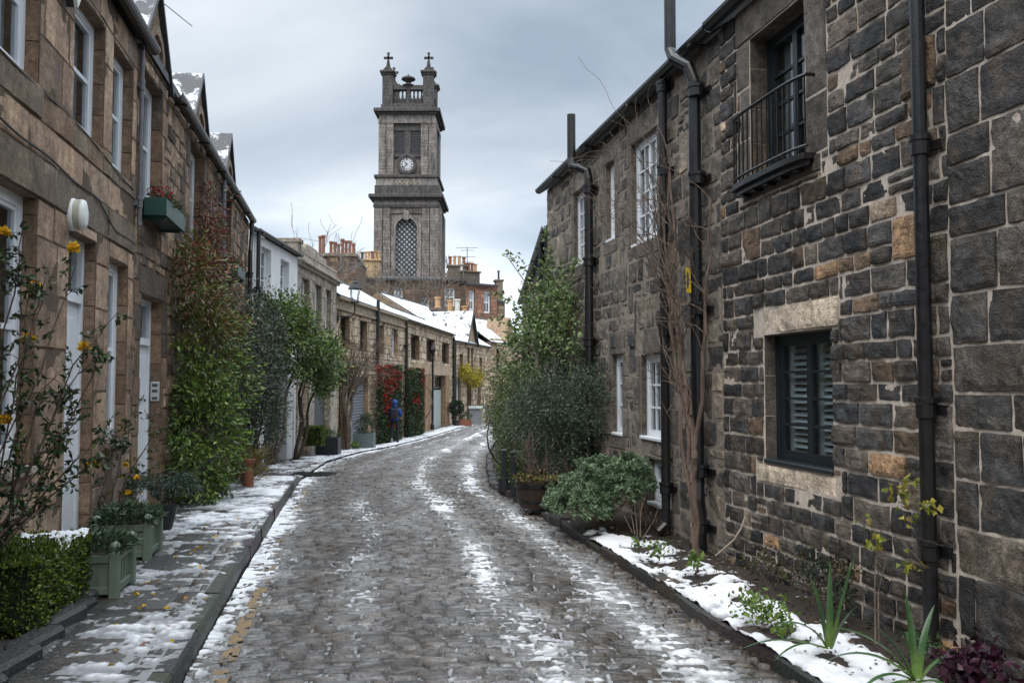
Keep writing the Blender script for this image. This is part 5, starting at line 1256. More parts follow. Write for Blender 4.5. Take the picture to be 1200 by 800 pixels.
# --- sage planters
def planter(label, loc, w, hgt, rz, seed, nleaf, spill):
    t = thing('wooden_planter', label, 'planter', loc, 'sage green planters', rz); T = None
    b = MB(); hw = w / 2; p = .035
    for sx in (-1, 1):
        for sy in (-1, 1): b.box(sx * hw - p, sx * hw + p, sy * hw - p, sy * hw + p, 0, hgt, bev=.006)
    for s in (-1, 1):
        b.box(-hw + p, hw - p, s * (hw - .012) - .012, s * (hw - .012) + .012, .05, hgt - .04); b.box(s * (hw - .012) - .012, s * (hw - .012) + .012, -hw + p, hw - p, .05, hgt - .04)
        for z0, z1 in ((.03, .085), (hgt - .075, hgt - .02)):
            b.box(-hw + p, hw - p, s * hw - .016, s * hw + .016, z0, z1, bev=.004); b.box(s * hw - .016, s * hw + .016, -hw + p, hw - p, z0, z1, bev=.004)
        n = 5
        for k in range(1, n):
            q = -hw + p + (w - 2 * p) * k / n; b.box(q - .003, q + .003, s * hw - .012, s * hw + .004 * s, .09, hgt - .08); b.box(s * hw - .012, s * hw + .004 * s, q - .003, q + .003, .09, hgt - .08)
    bo = b.build('box', MATS['sage_paint'], t, local=True)
    for sx in (-1, 1):
        for sy in (-1, 1):
            k = MB(); k.lathe([(.022, hgt), (.02, hgt + .012), (.034, hgt + .03), (.036, hgt + .045), (.026, hgt + .066), (.004, hgt + .075)], (sx * hw, sy * hw, 0), 12); k.build('finial', MATS['sage_paint'], bo, smooth=True, local=True)
    s_ = MB(); s_.box(-hw + .03, hw - .03, -hw + .03, hw - .03, .05, hgt - .05); s_.build('soil', MATS['soil'], t, local=True)
    rg = np.random.default_rng(seed); q = rg.uniform(-1, 1, (nleaf, 2)); hh = spill * (1 - .5 * (q ** 2).sum(1)) * rg.uniform(.2, 1, nleaf)
    P = np.stack([q[:, 0] * hw * 1.15, q[:, 1] * hw * 1.15, hgt - .02 + hh], -1); Nd = np.stack([q[:, 0] * .8, q[:, 1] * .8, np.full(nleaf, .5)], -1)
    rgx = np.random.default_rng(seed + 1); V, F = leaf_arrays(P, Nd, .085, .022, rgx, .45, .1)
    c = np.array([(.045, .08, .035), (.07, .11, .055), (.10, .14, .085), (.03, .05, .025)])[rgx.integers(0, 4, nleaf)] * rgx.uniform(.7, 1.3, (nleaf, 1))
    mesh_obj('plant', V, F, MATS['leaf'], t, None, np.repeat(c, 4, 0), local=True); return t
planter('sage green wooden planter touching the snow capped box hedge', (-3.12, 6.4, .1), .44, .33, R(10.5), 51, 650, .13)
planter('sage green wooden planter standing by the pier before the second white door', (-3.45, 7.75, .09), .42, .33, R(10.5), 53, 800, .17)
# fern pot by the second door
t = thing('fern_pot', 'dark pot of arching blue green fern on the step by the second white door', 'pot plant', (-3.72, 9.15, .09)); mb = MB(); mb.lathe([(.10, .09), (.15, .3), (.16, .34), (.14, .34)], (-3.72, 9.15, 0), 16); mb.build('pot', MATS['dark_planter'], t)
rg = np.random.default_rng(57); n = 1500; a = rg.uniform(0, 6.28, n); q = rg.random(n) ** .7; P = np.stack([-3.72 + np.cos(a) * q * .38, 9.15 + np.sin(a) * q * .34, .38 + .3 * np.sin(q * 2.6) * rg.uniform(.6, 1.1, n)], -1)
foliage('fronds', t, P, np.stack([np.cos(a), np.sin(a), .3 - q], -1), .07, .014, [((.035, .06, .045), 2), ((.05, .085, .055), 2), ((.03, .045, .035), 1)], 58, 'leaf', .35, .2)
# --- roses
def rose(name, label, base, canes, leaves_, flowers, seed, pal, L=.05, fr=.035):
    t = thing(name, label, 'rose bush', base); rg = np.random.default_rng(seed); mb = MB(); PP, NN = [], []
    for c_ in canes:
        pts = [np.array(base) + rg.normal(0, .05, 3) * [1, 1, 0]] + [np.array(x, float) for x in c_]; fine = []
        for i in range(len(pts) - 1):
            for k in range(4): fine.append(pts[i] * (1 - k / 4) + pts[i + 1] * k / 4 + rg.normal(0, .008, 3))
        fine.append(pts[-1]); mb.tube(fine, np.linspace(.009, .0025, len(fine)), 5, caps=False)
        for k in range(leaves_):
            i = rg.integers(len(fine) // 4, len(fine)); p = fine[i]; dr = rg.normal(0, 1, 3); dr /= np.linalg.norm(dr); e = p + dr * rg.uniform(.05, .13); mb.tube([p, (p + e) / 2 + [0, 0, .01], e], [.003, .002, .0015], 3, caps=False)
            for j in range(5): PP.append(p + (e - p) * (.35 + .16 * j)); NN.append(dr * .6 + rg.normal(0, .6, 3))
    mb.build('stem', MATS['bark'], t); foliage('foliage', t, np.array(PP), np.array(NN), L, L * .55, pal, seed + 1, 'leaf_gloss', .35, .35)
    for j, f in enumerate(flowers):
        n = 46; a = rg.uniform(0, 6.28, n); e = rg.uniform(-.6, 1.3, n); Nd = np.stack([np.cos(a) * np.cos(e), np.sin(a) * np.cos(e), np.sin(e)], -1)
        foliage('flower', t, np.array(f) + Nd * .006, Nd, fr * 1.35, fr * 1.1, [((.70, .42, .02), 2), ((.75, .52, .04), 2), ((.62, .30, .02), 1)], seed + 5 + j, 'petal', .15, -.1, fold=.1)
    return t
RP = [((.025, .05, .018), 3), ((.04, .075, .025), 2), ((.018, .03, .014), 2), ((.08, .09, .02), .5)]
def px(x, y, Y):
    dx, dy = (x - 600) / 1000, (400 - y) / 1000; c, s = math.cos(math.atan(.048)), math.sin(math.atan(.048)); k = Y / (c - dy * s); return (round(dx * k, 2), Y, round(1.65 + k * (s + dy * c), 2))
can = [[(-3.12, 5.2, 1.0), (-3.0, 5.2, 1.7), (-2.9, 5.3, 2.35)], [(-3.1, 5.1, .9), (-2.95, 5.2, 1.5), (-2.72, 5.3, 2.4)], [(-3.0, 5.2, .9), (-2.85, 5.3, 1.25), (-2.75, 5.5, 1.45)], [(-3.2, 5.1, .9), (-3.1, 5.0, 1.5), (-3.0, 5.0, 2.0)],
       [(-2.95, 5.2, .85), (-2.8, 5.4, 1.1), (-2.7, 5.6, 1.3), (-2.55, 5.7, 1.25)], [(-3.05, 5.2, .8), (-2.8, 5.3, 1.55), (-2.62, 5.4, 1.85)], [(-3.15, 5.0, 1.2), (-3.0, 5.1, 2.2), (-2.95, 5.1, 2.55)], [(-3.2, 5.1, .8), (-3.3, 5.0, 1.4), (-3.2, 4.9, 1.9)], [(-3.0, 5.2, .9), (-2.75, 5.35, 1.75), (-2.55, 5.5, 2.1)]]
can += [[(a[0][0] + q, a[0][1] + w_, a[0][2] * .95), (a[1][0] + q * 1.5, a[1][1] - w_, a[1][2] * .97), (a[-1][0] - .12 + q, a[-1][1] - .15, a[-1][2] * .93)] for a, q, w_ in zip(can, (.04, -.08, .05, -.1, .03, -.06, .08, -.04, .06), (.1, -.1, .08, .12, -.06, .1, -.12, .07, -.05))]
rose('rose_bush', 'tall straggling rose with yellow blooms against the brown ashlar house', (-3.35, 5.0, .35), can, 22, [px(5, 272, 5.2), px(87, 292, 5.4), px(40, 335, 5.3), px(32, 398, 5.3), px(98, 408, 5.4), px(6, 492, 5.2), px(108, 543, 5.6)], 61, RP, .048, .03)
cb = [[(-3.72, 8.1, .8), (-3.7, 8.2, 1.2), (-3.6, 8.3, 1.5)], [(-3.7, 8.2, .7), (-3.55, 8.4, 1.1), (-3.6, 8.6, 1.4)], [(-3.8, 8.1, .9), (-3.85, 8.2, 1.3)], [(-3.6, 8.3, .7), (-3.5, 8.5, .95)]]
rose('rose_bush', 'low thin rose with a few orange buds behind the planter at the second door', (-3.8, 8.1, .2), cb, 20, [px(148, 545, 8.2), px(160, 560, 8.2), px(150, 578, 8.1)], 64, RP[:2] + [((.13, .11, .02), 1.5), ((.16, .10, .02), 1)], .045, .022)

# ------------------------------------------------------------------ right hand planting
def rp(u, d, z): return RF.p(u, d, z)
# leafy climber high on the weathered house
rg = np.random.default_rng(71)
t = thing('leafy_climber', 'loose leafy green climber reaching up the weathered house to its upper windows', 'climber', (.6, 13.4, .0))
blobs = [((.55, 13.2, 2.7), (.36, .7, .65), 3), ((.28, 13.4, 2.25), (.34, .7, .65), 2.2), ((.85, 12.5, 2.45), (.32, .6, .6), 2.2), ((.2, 13.8, 1.8), (.34, .7, .6), 1.4), ((.7, 12.9, 3.15), (.25, .4, .3), .5)]
P, Nd = clump_pts(blobs, 190, 22, .085, rg, .3); P, Nd = keepwall(P, Nd, RF, .03)
stp = []
for tip, st in (((-.12, 13.6, 3.72), (.4, 13.5, 3.1)), ((-.35, 13.8, 2.7), (.2, 13.7, 2.3)), ((.5, 13.0, 4.0), (.6, 13.2, 3.2)), ((-.3, 14, 3.1), (.2, 13.8, 2.6)), ((.95, 12.2, 3.4), (.8, 12.7, 2.8))):
    a_, b_ = np.array(tip), np.array(st)
    for k in range(60):
        s = rg.random(); stp.append(b_ + (a_ - b_) * s + [0, 0, .12 * math.sin(3.1 * s)] + rg.normal(0, .035, 3))
P = np.concatenate([P, stp]); Nd = np.concatenate([Nd, rg.normal(0, 1, (len(stp), 3))])
foliage('foliage', t, P, Nd, .075, .044, [((.13, .195, .07), 3), ((.20, .28, .11), 2.5), ((.06, .095, .038), 1.6), ((.24, .25, .11), .8)], 72, 'leaf', .7, .3)
stems('stem', t, (.75, 13.1, 0), [(.5, 13.4, 3.0), (.2, 13.7, 2.5), (.8, 12.7, 2.9), (.6, 13.1, 3.7), (-.1, 13.6, 3.7), (.1, 14.1, 2.2)], .02, 73)
# fine leaved evergreen
rg = np.random.default_rng(75)
t = thing('evergreen_bush', 'dense dusky grey green bush with fine leaves under the climber on the weathered house', 'shrub', (1.1, 11.5, .05))
blobs = [((.75, 11.9, 1.35), (.55, .65, .55), 3), ((.45, 12.2, 1.1), (.42, .6, .6), 3), ((1.05, 11.3, 1.4), (.35, .5, .45), 2.4), ((.25, 12.7, 1.2), (.38, .55, .5), 1.6), ((1.0, 11.7, .8), (.35, .5, .4), 1.2), ((.6, 11.9, .75), (.4, .5, .35), 1)]
P, Nd = clump_pts(blobs, 640, 34, .07, rg, .4); P, Nd = keepwall(P, Nd, RF, .03)
foliage('foliage', t, P, Nd, .045, .017, [((.065, .098, .06), 3), ((.115, .155, .10), 2.4), ((.038, .058, .038), 3), ((.17, .21, .145), .7)], 76, 'leaf', .6, .1)
stems('stem', t, (1.1, 11.5, .05), [(.75, 11.9, 1.5), (.4, 12.2, 1.3), (1.1, 11.3, 1.6), (.3, 12.7, 1.5), (.6, 11.8, .9)], .024, 77)
# low whorled shrub spilling on to the kerb
rg = np.random.default_rng(80)
t = thing('spurge_shrub', 'low mounded blue green shrub spilling over the kerb below the small white basement window', 'shrub', (.95, 9.4, .1))
PS, NS = [], []
for (c, r_, k) in (((1.0, 9.55, .42), (.42, .62, .42), 190), ((.72, 9.25, .3), (.36, .5, .26), 120), ((1.25, 9.3, .55), (.28, .5, .32), 110), ((.75, 9.9, .3), (.35, .4, .3), 60)):
    for i in range(k):
        v = rg.normal(0, 1, 3); v[2] = abs(v[2]) * 1.1 - .15; v /= np.linalg.norm(v); c0 = np.array(c) + v * np.array(r_) * rg.uniform(.82, 1.04)
        if c0[2] < .1: continue
        n = 34; a = rg.uniform(0, 6.28, n); h_ = rg.uniform(-.045, .03, n); ax = v + np.array([0, 0, .5]); ax /= np.linalg.norm(ax); s1 = np.cross(ax, [1, 0, .1]); s1 /= np.linalg.norm(s1); s2 = np.cross(ax, s1)
        rd = s1 * np.cos(a)[:, None] + s2 * np.sin(a)[:, None]; PS.append(c0 + ax * h_[:, None] + rd * .006); NS.append(rd + ax * .45)
P, Nd = np.concatenate(PS), np.concatenate(NS); P, Nd = keepwall(P, Nd, RF, .02)
foliage('foliage', t, P, Nd, .06, .017, [((.13, .20, .105), 3), ((.20, .28, .16), 2), ((.075, .12, .065), 2)], 81, 'leaf', .2, .05)
stems('stem', t, (1.0, 9.5, .1), [(1.0 + .4 * math.cos(k), 9.5 + .5 * math.sin(k), .5) for k in range(9)], .01, 82)
mb = MB(); rgw = np.random.default_rng(83); t = thing('dead_stalks', 'brown withered flower stalks leaning beside the basement window', 'plant', rp(9.0, .4, .1))
for k in range(5):
    b0 = np.array(rp(9.2 - .08 * k, .45, .1)); e = np.array(rp(9.7 - .25 * k, .55 - .05 * k, .75 - .08 * k)); mb.tube([b0, (b0 + e) / 2 + rgw.normal(0, .03, 3), e], [.006, .005, .003], 4, caps=False)
mb.build('stem', MATS['bark_pale'], t); P = np.concatenate([np.array(rp(9.5 - .25 * k, .5, .55 - .06 * k)) + rgw.normal(0, .06, (40, 3)) for k in range(5)])
foliage('dead_leaves', t, P, rgw.normal(0, 1, P.shape), .03, .01, [((.12, .07, .045), 1), ((.08, .05, .035), 1)], 84)
# barrel tub
t = thing('barrel_tub', 'dark half barrel tub of bare stems on the kerb in front of the dusky bush', 'tub', (.33, 11.3, .02)); bc = (.33, 11.3, .02)
mb = MB(); mb.lathe([(.22, 0), (.27, .2), (.30, .36), (.275, .36), (.26, .3), (.001, .3)], bc, 22); bo = mb.build('tub', MATS['barrel_wood'], t)
for z, r_ in ((.07, .243), (.27, .289)):
    mb = MB(); mb.lathe([(r_, z), (r_ + .006, z), (r_ + .01, z + .035), (r_ + .003, z + .035)], bc, 22); mb.build('hoop', MATS['black_iron'], bo)
mb = MB(); rgw = np.random.default_rng(86)
for k in range(12): branch(mb, (.33 + rgw.normal(0, .07), 11.3 + rgw.normal(0, .07), .3), (rgw.normal(0, .25), rgw.normal(0, .25), 1), .45, .009, 2, rgw, .35, .05, 3, (2, 4), .6, .002)
mb.build('stem', MATS['bark'], t); P = np.stack([.28 + rgw.normal(0, .15, 260), 11.2 + rgw.normal(0, .13, 260), .38 + np.abs(rgw.normal(0, .05, 260))], -1)
foliage('foliage', t, P, rgw.normal(0, 1, P.shape) + [0, 0, .5], .05, .03, [((.16, .13, .03), 2), ((.06, .09, .025), 2), ((.11, .07, .03), 1)], 87)
# leafless wisteria on the pipes
t = thing('bare_wisteria', 'leafless grey brown wisteria trunk twining up the downpipe between the two stone houses', 'climber', rp(8.0, .28, .05)); mb = MB(); rgw = np.random.default_rng(90)
def snake(pts, r0, r1, n=7, am=.03):
    pts = [np.array(rp(*p)) for p in pts]; f = []
    for i in range(len(pts) - 1):
        for k in range(4): f.append(pts[i] * (1 - k / 4) + pts[i + 1] * k / 4 + rgw.normal(0, am * .5, 3))
    f.append(pts[-1]); mb.tube(f, np.linspace(r0, r1, len(f)), n, caps=False); return f
f1 = snake([(7.98, .30, .05), (8.0, .28, .7), (8.05, .27, 1.2), (8.25, .28, 1.75), (8.5, .27, 2.3), (8.7, .25, 2.9), (8.9, .22, 3.5)], .036, .008)
f2 = snake([(8.02, .29, .7), (7.98, .24, 1.3), (7.93, .2, 2.1), (7.88, .17, 2.8), (7.85, .15, 3.3)], .026, .007)
f3 = snake([(8.0, .30, .4), (8.12, .33, 1.1), (8.3, .33, 1.9), (8.45, .32, 2.5), (8.35, .3, 3.1), (8.5, .28, 3.7)], .022, .007)
f4 = snake([(8.1, .27, 1.35), (8.45, .22, 2.1), (8.75, .2, 2.6), (9.2, .2, 3.0), (9.7, .2, 3.25)], .02, .006)
f5 = snake([(8.05, .31, .9), (8.2, .30, 1.6), (8.36, .28, 2.2), (8.6, .26, 2.7), (8.62, .24, 3.4), (8.75, .2, 4.0)], .02, .006)
f6 = snake([(8.1, .25, 1.2), (8.3, .24, 1.8), (8.62, .22, 2.4), (8.95, .2, 2.8), (9.05, .18, 3.5)], .018, .006)
mb.build('trunk', MATS['bark_wisteria'], t); mb = MB()
for f, cnt in ((f1, 14), (f2, 8), (f3, 10), (f4, 11), (f5, 10), (f6, 9)):
    for k in range(cnt):
        i = rgw.integers(int(len(f) * .3), len(f)); d = np.array(RF.d.tolist() + [0]) * rgw.uniform(-.8, 1.3) + np.append(RF.n, 0) * rgw.uniform(.0, .5) + np.array([0, 0, rgw.uniform(.1, 1.2)]); d /= np.linalg.norm(d)
        branch(mb, f[i], d, rgw.uniform(.35, .8), .0065, 2, rgw, .5, .04, 5, (1, 4), .65, .0022)
mb.build('twigs', MATS['bark_wisteria'], t)
# strap leaved plants in the snow
def straps(label, c, leaves_, seed):
    t = thing('iris_clump', label, 'plant', c, 'strap leaved plants in the snowy bed'); rg = np.random.default_rng(seed); V, F, Cc = [], [], []
    for (a, ln, rise, w, bend) in leaves_:
        n = 12; b0 = len(V); a = R(a)
        for k in range(n + 1):
            s = k / n; out_ = ln * (math.sin(bend * s) / bend if bend > .01 else 0) ; el = rise - bend * s
            if k == 0: p = np.array([math.cos(a) * .02, math.sin(a) * .02, 0.]); 
            else: p = p + np.array([math.cos(a) * math.cos(el), math.sin(a) * math.cos(el), math.sin(el)]) * ln / n
            ww = w * (1 - s ** 2.5) * (.8 + .4 * s); sd = np.array([-math.sin(a), math.cos(a), 0]); up = np.array([-math.cos(a) * math.sin(el), -math.sin(a) * math.sin(el), math.cos(el)])
            q = np.array(c) + p; q[2] = max(q[2], c[2] + .012 + .01 * s)
            V += [q - sd * ww / 2 + up * ww * .25, q, q + sd * ww / 2 + up * ww * .25]
            col = np.array([.17, .26, .07]) * (1 - sstep(.0, .45, s)) + np.array([.045, .10, .035]) * sstep(.0, .45, s); Cc += [col * rg.uniform(.9, 1.1)] * 3
            if k:
                i = b0 + 3 * k
                for j in (0, 1): F.append((i - 3 + j, i - 2 + j, i + 1 + j, i + j))
    mesh_obj('leaves', np.array(V), F, MATS['leaf_gloss'], t, None, np.array(Cc), True); return t
straps('upright strap leaved green plant in the snow before the cane with yellow leaves', (1.83, 5.0, .11), [(175, .42, 1.5, .045, .15), (10, .6, 1.35, .04, .12), (60, .5, 1.5, .045, .1), (190, .40, 1.3, .04, 1.6), (215, .5, .6, .03, 1.0), (120, .42, 1.45, .04, .3), (300, .35, 1.3, .04, .5), (185, .55, .5, .028, .9)], 95)
straps('sprawling strap leaved plant in the snow at the foot of the black downpipe', (2.1, 4.5, .1), [(170, .52, 1.15, .045, 1.1), (100, .46, 1.5, .05, .15), (75, .45, 1.4, .045, 1.9), (200, .4, .7, .04, 1.4), (215, .45, .35, .04, .8), (280, .4, .7, .04, 1.5), (350, .35, 1.2, .045, 1.2), (150, .5, .9, .04, 1.6), (40, .42, 1.45, .045, .7), (250, .3, .4, .035, .9), (185, .42, 1.25, .04, .6)], 96)
def low_plant(name, label, c, r, hgt, n, L, W, pal, seed, cat='plant', mat='leaf', st=6, droop=.1):
    t = thing(name, label, cat, c); rg = np.random.default_rng(seed); k = max(n // 14, 3); ctr = np.stack([c[0] + rg.normal(0, r[0] * .55, k), c[1] + rg.normal(0, r[1] * .55, k), c[2] + hgt * rg.uniform(.35, 1.0, k)], -1)
    P = ctr[rg.integers(0, k, n)] + rg.normal(0, .035, (n, 3)); P[:, 2] = np.maximum(P[:, 2], c[2] + .015)
    foliage('foliage', t, P, rg.normal(0, .7, (n, 3)) + [0, 0, .4], L, W, pal, seed + 1, mat, .5, droop); stems('stem', t, c, [tuple(x) for x in ctr[:st]], .004, seed + 2, n=4); return t
GP = [((.11, .19, .03), 3), ((.07, .13, .025), 2), ((.15, .22, .05), 1)]
low_plant('green_weed', 'bright green leafy weed on the snowy kerb edge beside the upright strap plant', (1.62, 5.55, .1), (.13, .25, 0), .13, 330, .04, .026, GP, 101)
low_plant('green_weed', 'small sprig of green leaves poking from the snow below the bare wisteria', (1.5, 7.0, .11), (.05, .07, 0), .13, 40, .06, .04, GP, 104)
low_plant('green_weed', 'two tiny green shoots in the snow by the mounded shrub', (1.25, 7.7, .11), (.12, .2, 0), .12, 60, .06, .035, GP, 107)
low_plant('dark_shrub', 'low dark leaved shrub at the wall foot behind the upright strap plant', (2.12, 5.75, .1), (.14, .4, 0), .36, 700, .035, .02, [((.018, .028, .014), 3), ((.035, .045, .02), 1.5), ((.05, .025, .022), 1)], 110, 'shrub')
low_plant('bronze_plant', 'thin bronze tinted plant at the wall below the dark window', (2.0, 6.6, .1), (.12, .25, 0), .25, 260, .035, .02, [((.09, .08, .03), 2), ((.06, .045, .03), 2), ((.05, .07, .025), 1)], 113)
low_plant('purple_plant', 'deep purple leafy plant at the wall foot past the black downpipe', (2.36, 4.42, .1), (.14, .2, 0), .14, 420, .05, .045, [((.035, .008, .02), 3), ((.055, .015, .03), 1.5), ((.02, .008, .012), 1)], 116)
low_plant('green_weed', 'little green leaves at the foot of the black downpipe', (2.3, 4.85, .1), (.07, .06, 0), .14, 50, .05, .03, [((.06, .10, .04), 1)], 119)
t = thing('yellowing_cane', 'thin pale canes carrying yellow green leaves against the dark rubble wall', 'plant', (2.16, 5.15, .1)); mb = MB()
for k, tip in enumerate(((2.2, 5.2, .74), (2.22, 5.12, .6))):
    mb.tube([(2.16 + .02 * k, 5.15, .1), (2.17 + .02 * k, 5.17, .4), tip], [.0055, .004, .003], 5, caps=False)
mb.tube([(2.22, 5.2, .70), (2.27, 5.05, .74), (2.32, 4.85, .62)], [.0016, .0016, .001], 4, caps=False); mb.tube([(2.2, 5.2, .76), (2.1, 5.4, .82), (2.05, 5.6, .6)], [.0016, .0016, .001], 4, caps=False); mb.build('stem', MATS['bark_pale'], t)
rgw = np.random.default_rng(121); P = np.concatenate([np.array((2.2, 5.2, .68)) + rgw.normal(0, .032, (20, 3)), np.array((2.29, 4.98, .6)) + rgw.normal(0, .03, (13, 3)) * [1, 1.9, .7], np.array((2.18, 5.3, .8)) + rgw.normal(0, .03, (6, 3))])
foliage('foliage', t, P, rgw.normal(0, .6, P.shape), .05, .042, [((.26, .24, .03), 2), ((.16, .19, .03), 2), ((.20, .15, .04), 1)], 122, 'leaf', .3, .7)
t = thing('yellow_vine', 'wilting yellow green vine hooked round the black downpipe on the rubble house', 'vine', rp(5.15, .16, .85)); rgw = np.random.default_rng(124); mb = MB()
mb.tube([rp(5.02, .06, .72), rp(5.1, .17, .76), rp(5.25, .16, .9), rp(5.3, .1, 1.05), rp(5.12, .15, 1.12)], [.0016] * 5, 4, caps=False); mb.build('stem', MATS['bark'], t)
P = np.concatenate([np.array(rp(5.32, .12, .98)) + rgw.normal(0, .035, (22, 3)), np.array(rp(5.02, .16, .98)) + rgw.normal(0, .03, (14, 3)), np.array(rp(5.24, .12, .85)) + rgw.normal(0, .03, (10, 3)), np.array(rp(5.15, .17, 1.08)) + rgw.normal(0, .03, (8, 3))])
foliage('foliage', t, P, rgw.normal(0, .5, P.shape), .05, .04, [((.30, .26, .04), 2), ((.17, .19, .03), 2), ((.24, .17, .06), 1)], 125, 'leaf', .3, .8)
# garden shrubs further up the lane
for i, (c, r_, lab, pal, L) in enumerate((
    ((.15, 16.6, .9), (.5, .8, .95), 'mid green shrub beyond the dusky bush, first of the garden row', [((.075, .115, .045), 2), ((.12, .16, .06), 1), ((.045, .07, .03), 1)], .055),
    ((-.12, 19.5, 1.15), (.42, 1.0, 1.2), 'tall green shrub with yellowing tips in the garden row', [((.09, .125, .05), 2), ((.24, .21, .045), 1.2), ((.06, .085, .04), 2)], .06),
    ((-.1, 23.5, .9), (.5, 1.3, 1.35), 'dark green shrub leaning to the lane beyond the yellowing shrub', [((.075, .105, .05), 2), ((.045, .065, .035), 2), ((.12, .145, .07), 1)], .06),
    ((.0, 28.5, .8), (.55, 1.5, 1.4), 'farthest grey green garden shrub, nearest the bend in the lane', [((.08, .105, .07), 2), ((.05, .07, .048), 2), ((.24, .21, .04), .6)], .06),
    ((.0, 15.2, .35), (.3, .4, .4), 'small round dark bush at the kerb in front of the garden row', [((.03, .05, .022), 2), ((.05, .075, .03), 1)], .04))):
    rg = np.random.default_rng(140 + i); zb = float(G(c[1])); t = thing('garden_shrub', lab, 'shrub', (c[0], c[1], zb), 'shrubs along the right hand gardens')
    P, Nd = clump_pts([(c, r_, 1)], 190 if i < 4 else 70, 24, .1 if i < 4 else .05, rg, .35); k = P[:, 2] > zb + .1; P, Nd = P[k], Nd[k]
    foliage('foliage', t, P, Nd, L, L * .45, pal, 150 + i, 'leaf', .7, .2); stems('stem', t, (c[0], c[1], zb), [(c[0] + .4 * r_[0] * math.cos(q), c[1] + .4 * r_[1] * math.sin(q), c[2] + .4 * r_[2]) for q in range(6)], .025, 160 + i)
# ------------------------------------------------------------------ small things
# bulkhead lamp
t = thing('wall_lamp', 'round white bulkhead lamp on the brown ashlar over the first white door', 'lamp', LF.p(7.25, .05, 3.02))
LW = lambda u, z: (lambda P: LF.T(np.stack([u + np.asarray(P)[:, 0], np.asarray(P)[:, 2], z + np.asarray(P)[:, 1] * 1.35], -1)))
b = MB(LW(7.2, 3.05)); b.lathe([(.098, .0), (.102, .01), (.102, .035), (.096, .04)], n=28); b.build('base', MATS['lamp_plastic'], t, True)
b = MB(LW(7.2, 3.05)); b.lathe([(.094, .04), (.097, .085), (.095, .09)], n=28); b.build('diffuser', MATS['lamp_dirty'], t, True)
b = MB(LW(7.2, 3.05)); b.lathe([(.095, .09), (.098, .094), (.09, .118), (.055, .13), (.002, .132)], n=28); b.build('front_cover', MATS['lamp_plastic'], t, True)
# alarm box
t = thing('alarm_box', 'white shield shaped alarm box with a red panel between the two upstairs windows', 'alarm box', LF.p(6.85, .1, 4.8))
sh = [(-.12, .22), (.12, .22), (.12, -.08), (0, -.26), (-.12, -.08)]
b = MB(LF.T); b.prism([(6.88 + x, 4.94 + z) for x, z in sh], 1, .03, .09); b.build('body', MATS['dark_paint'], t)
b = MB(LF.T); b.prism([(6.88 + x, 4.94 + z) for x, z in sh], 1, .09, .12); b.build('cover', MATS['lamp_plastic'], t)
b = MB(LF.T); b.prism([(6.88 + x * .55, 4.95 + z * .62) for x, z in sh], 1, .12, .124); b.build('panel', MATS['red_plastic'], t)
# entry phone in the second door's reveal
t = thing('entry_phone', 'small grey steel entry phone with three dark slots beside the second white door', 'entry phone', LF.p(10.85, -.1, 1.55))
b = MB(LF.T); u = 10.79; b.box(u, u + .035, -.115, -.012, 1.42, 1.66, bev=.006); bo = b.build('body', MATS['steel'], t)
for z in (1.615, 1.545, 1.455):
    b = MB(LF.T); b.box(u - .004, u, -.095, -.032, z - .018, z + .018); b.build('panel', MATS['lead'], bo)
# window boxes
def winbox(label, u0, u1, z0, seed, red):
    t = thing('window_box', label, 'window box', LF.p((u0 + u1) / 2, .2, z0), 'green window boxes'); b = MB(LF.T); d0, d1 = .03, .27
    for a in ((u0, u1, d1 - .02, d1), (u0, u1, d0, d0 + .02), (u0, u0 + .02, d0 + .02, d1 - .02), (u1 - .02, u1, d0 + .02, d1 - .02)): b.box(*a, z0, z0 + .2, bev=.004)
    b.box(u0 + .02, u1 - .02, d0 + .02, d1 - .02, z0, z0 + .16)
    for u in (u0 + .12, u1 - .12): b.box(u - .015, u + .015, .0, d1 - .03, z0 - .03, z0)
    b.build('box', MATS['green_paint'], t); rg = np.random.default_rng(seed); n = 420
    P = LF.T(np.stack([rg.uniform(u0 + .03, u1 - .03, n), rg.uniform(.05, .27, n), z0 + .18 + np.abs(rg.normal(0, .07, n))], -1))
    foliage('foliage', t, P, rg.normal(0, .5, (n, 3)) + [0, 0, .6], .06, .03, [((.10, .11, .05), 2), ((.06, .08, .03), 2), ((.14, .08, .05), 1)], seed)
    n = 60; P = LF.T(np.stack([rg.uniform(u0 + .05, u0 + (u1 - u0) * red, n), rg.uniform(.06, .25, n), z0 + .25 + np.abs(rg.normal(0, .06, n))], -1))
    foliage('flower', t, P, rg.normal(0, 1, (n, 3)), .045, .04, [((.42, .01, .03), 2), ((.25, .01, .04), 1)], seed + 1, 'petal')
winbox('dark green window box with sparse red flowers under the first gable window', 9.62, 10.72, 3.52, 201, .4)
winbox('dark green window box full of dark red flowers under the last gable window', 15.85, 16.95, 3.62, 203, .95)
# wall lantern on a swan neck bracket
t = thing('wall_lantern', 'black Victorian wall lantern on a curved bracket where the parapet house meets the terrace', 'street lamp', (-6.05, 29.7, 3.9))
lc = np.array((-5.5, 29.75, 4.45)); b = MB()
b.tube([(-6.08, 29.72, 3.95), (-5.8, 29.73, 3.95), (-5.6, 29.74, 3.97), (-5.5, 29.75, 4.08), (-5.5, 29.75, 4.45)], .025, 8); b.box(-6.1, -6.04, 29.66, 29.78, 3.8, 4.12); b.tube([(-6.05, 29.72, 3.85), (-5.85, 29.73, 3.9), (-5.7, 29.74, 3.96)], .015, 6); b.build('bracket', MATS['black_iron'], t)
b = MB(); n = 4; r0, r1 = .13, .22
for k in range(n):
    a = math.pi / 4 + k * math.pi / 2; b.tube([lc + [r0 * math.cos(a), r0 * math.sin(a), 0], lc + [r1 * math.cos(a), r1 * math.sin(a), .46]], .014, 5)
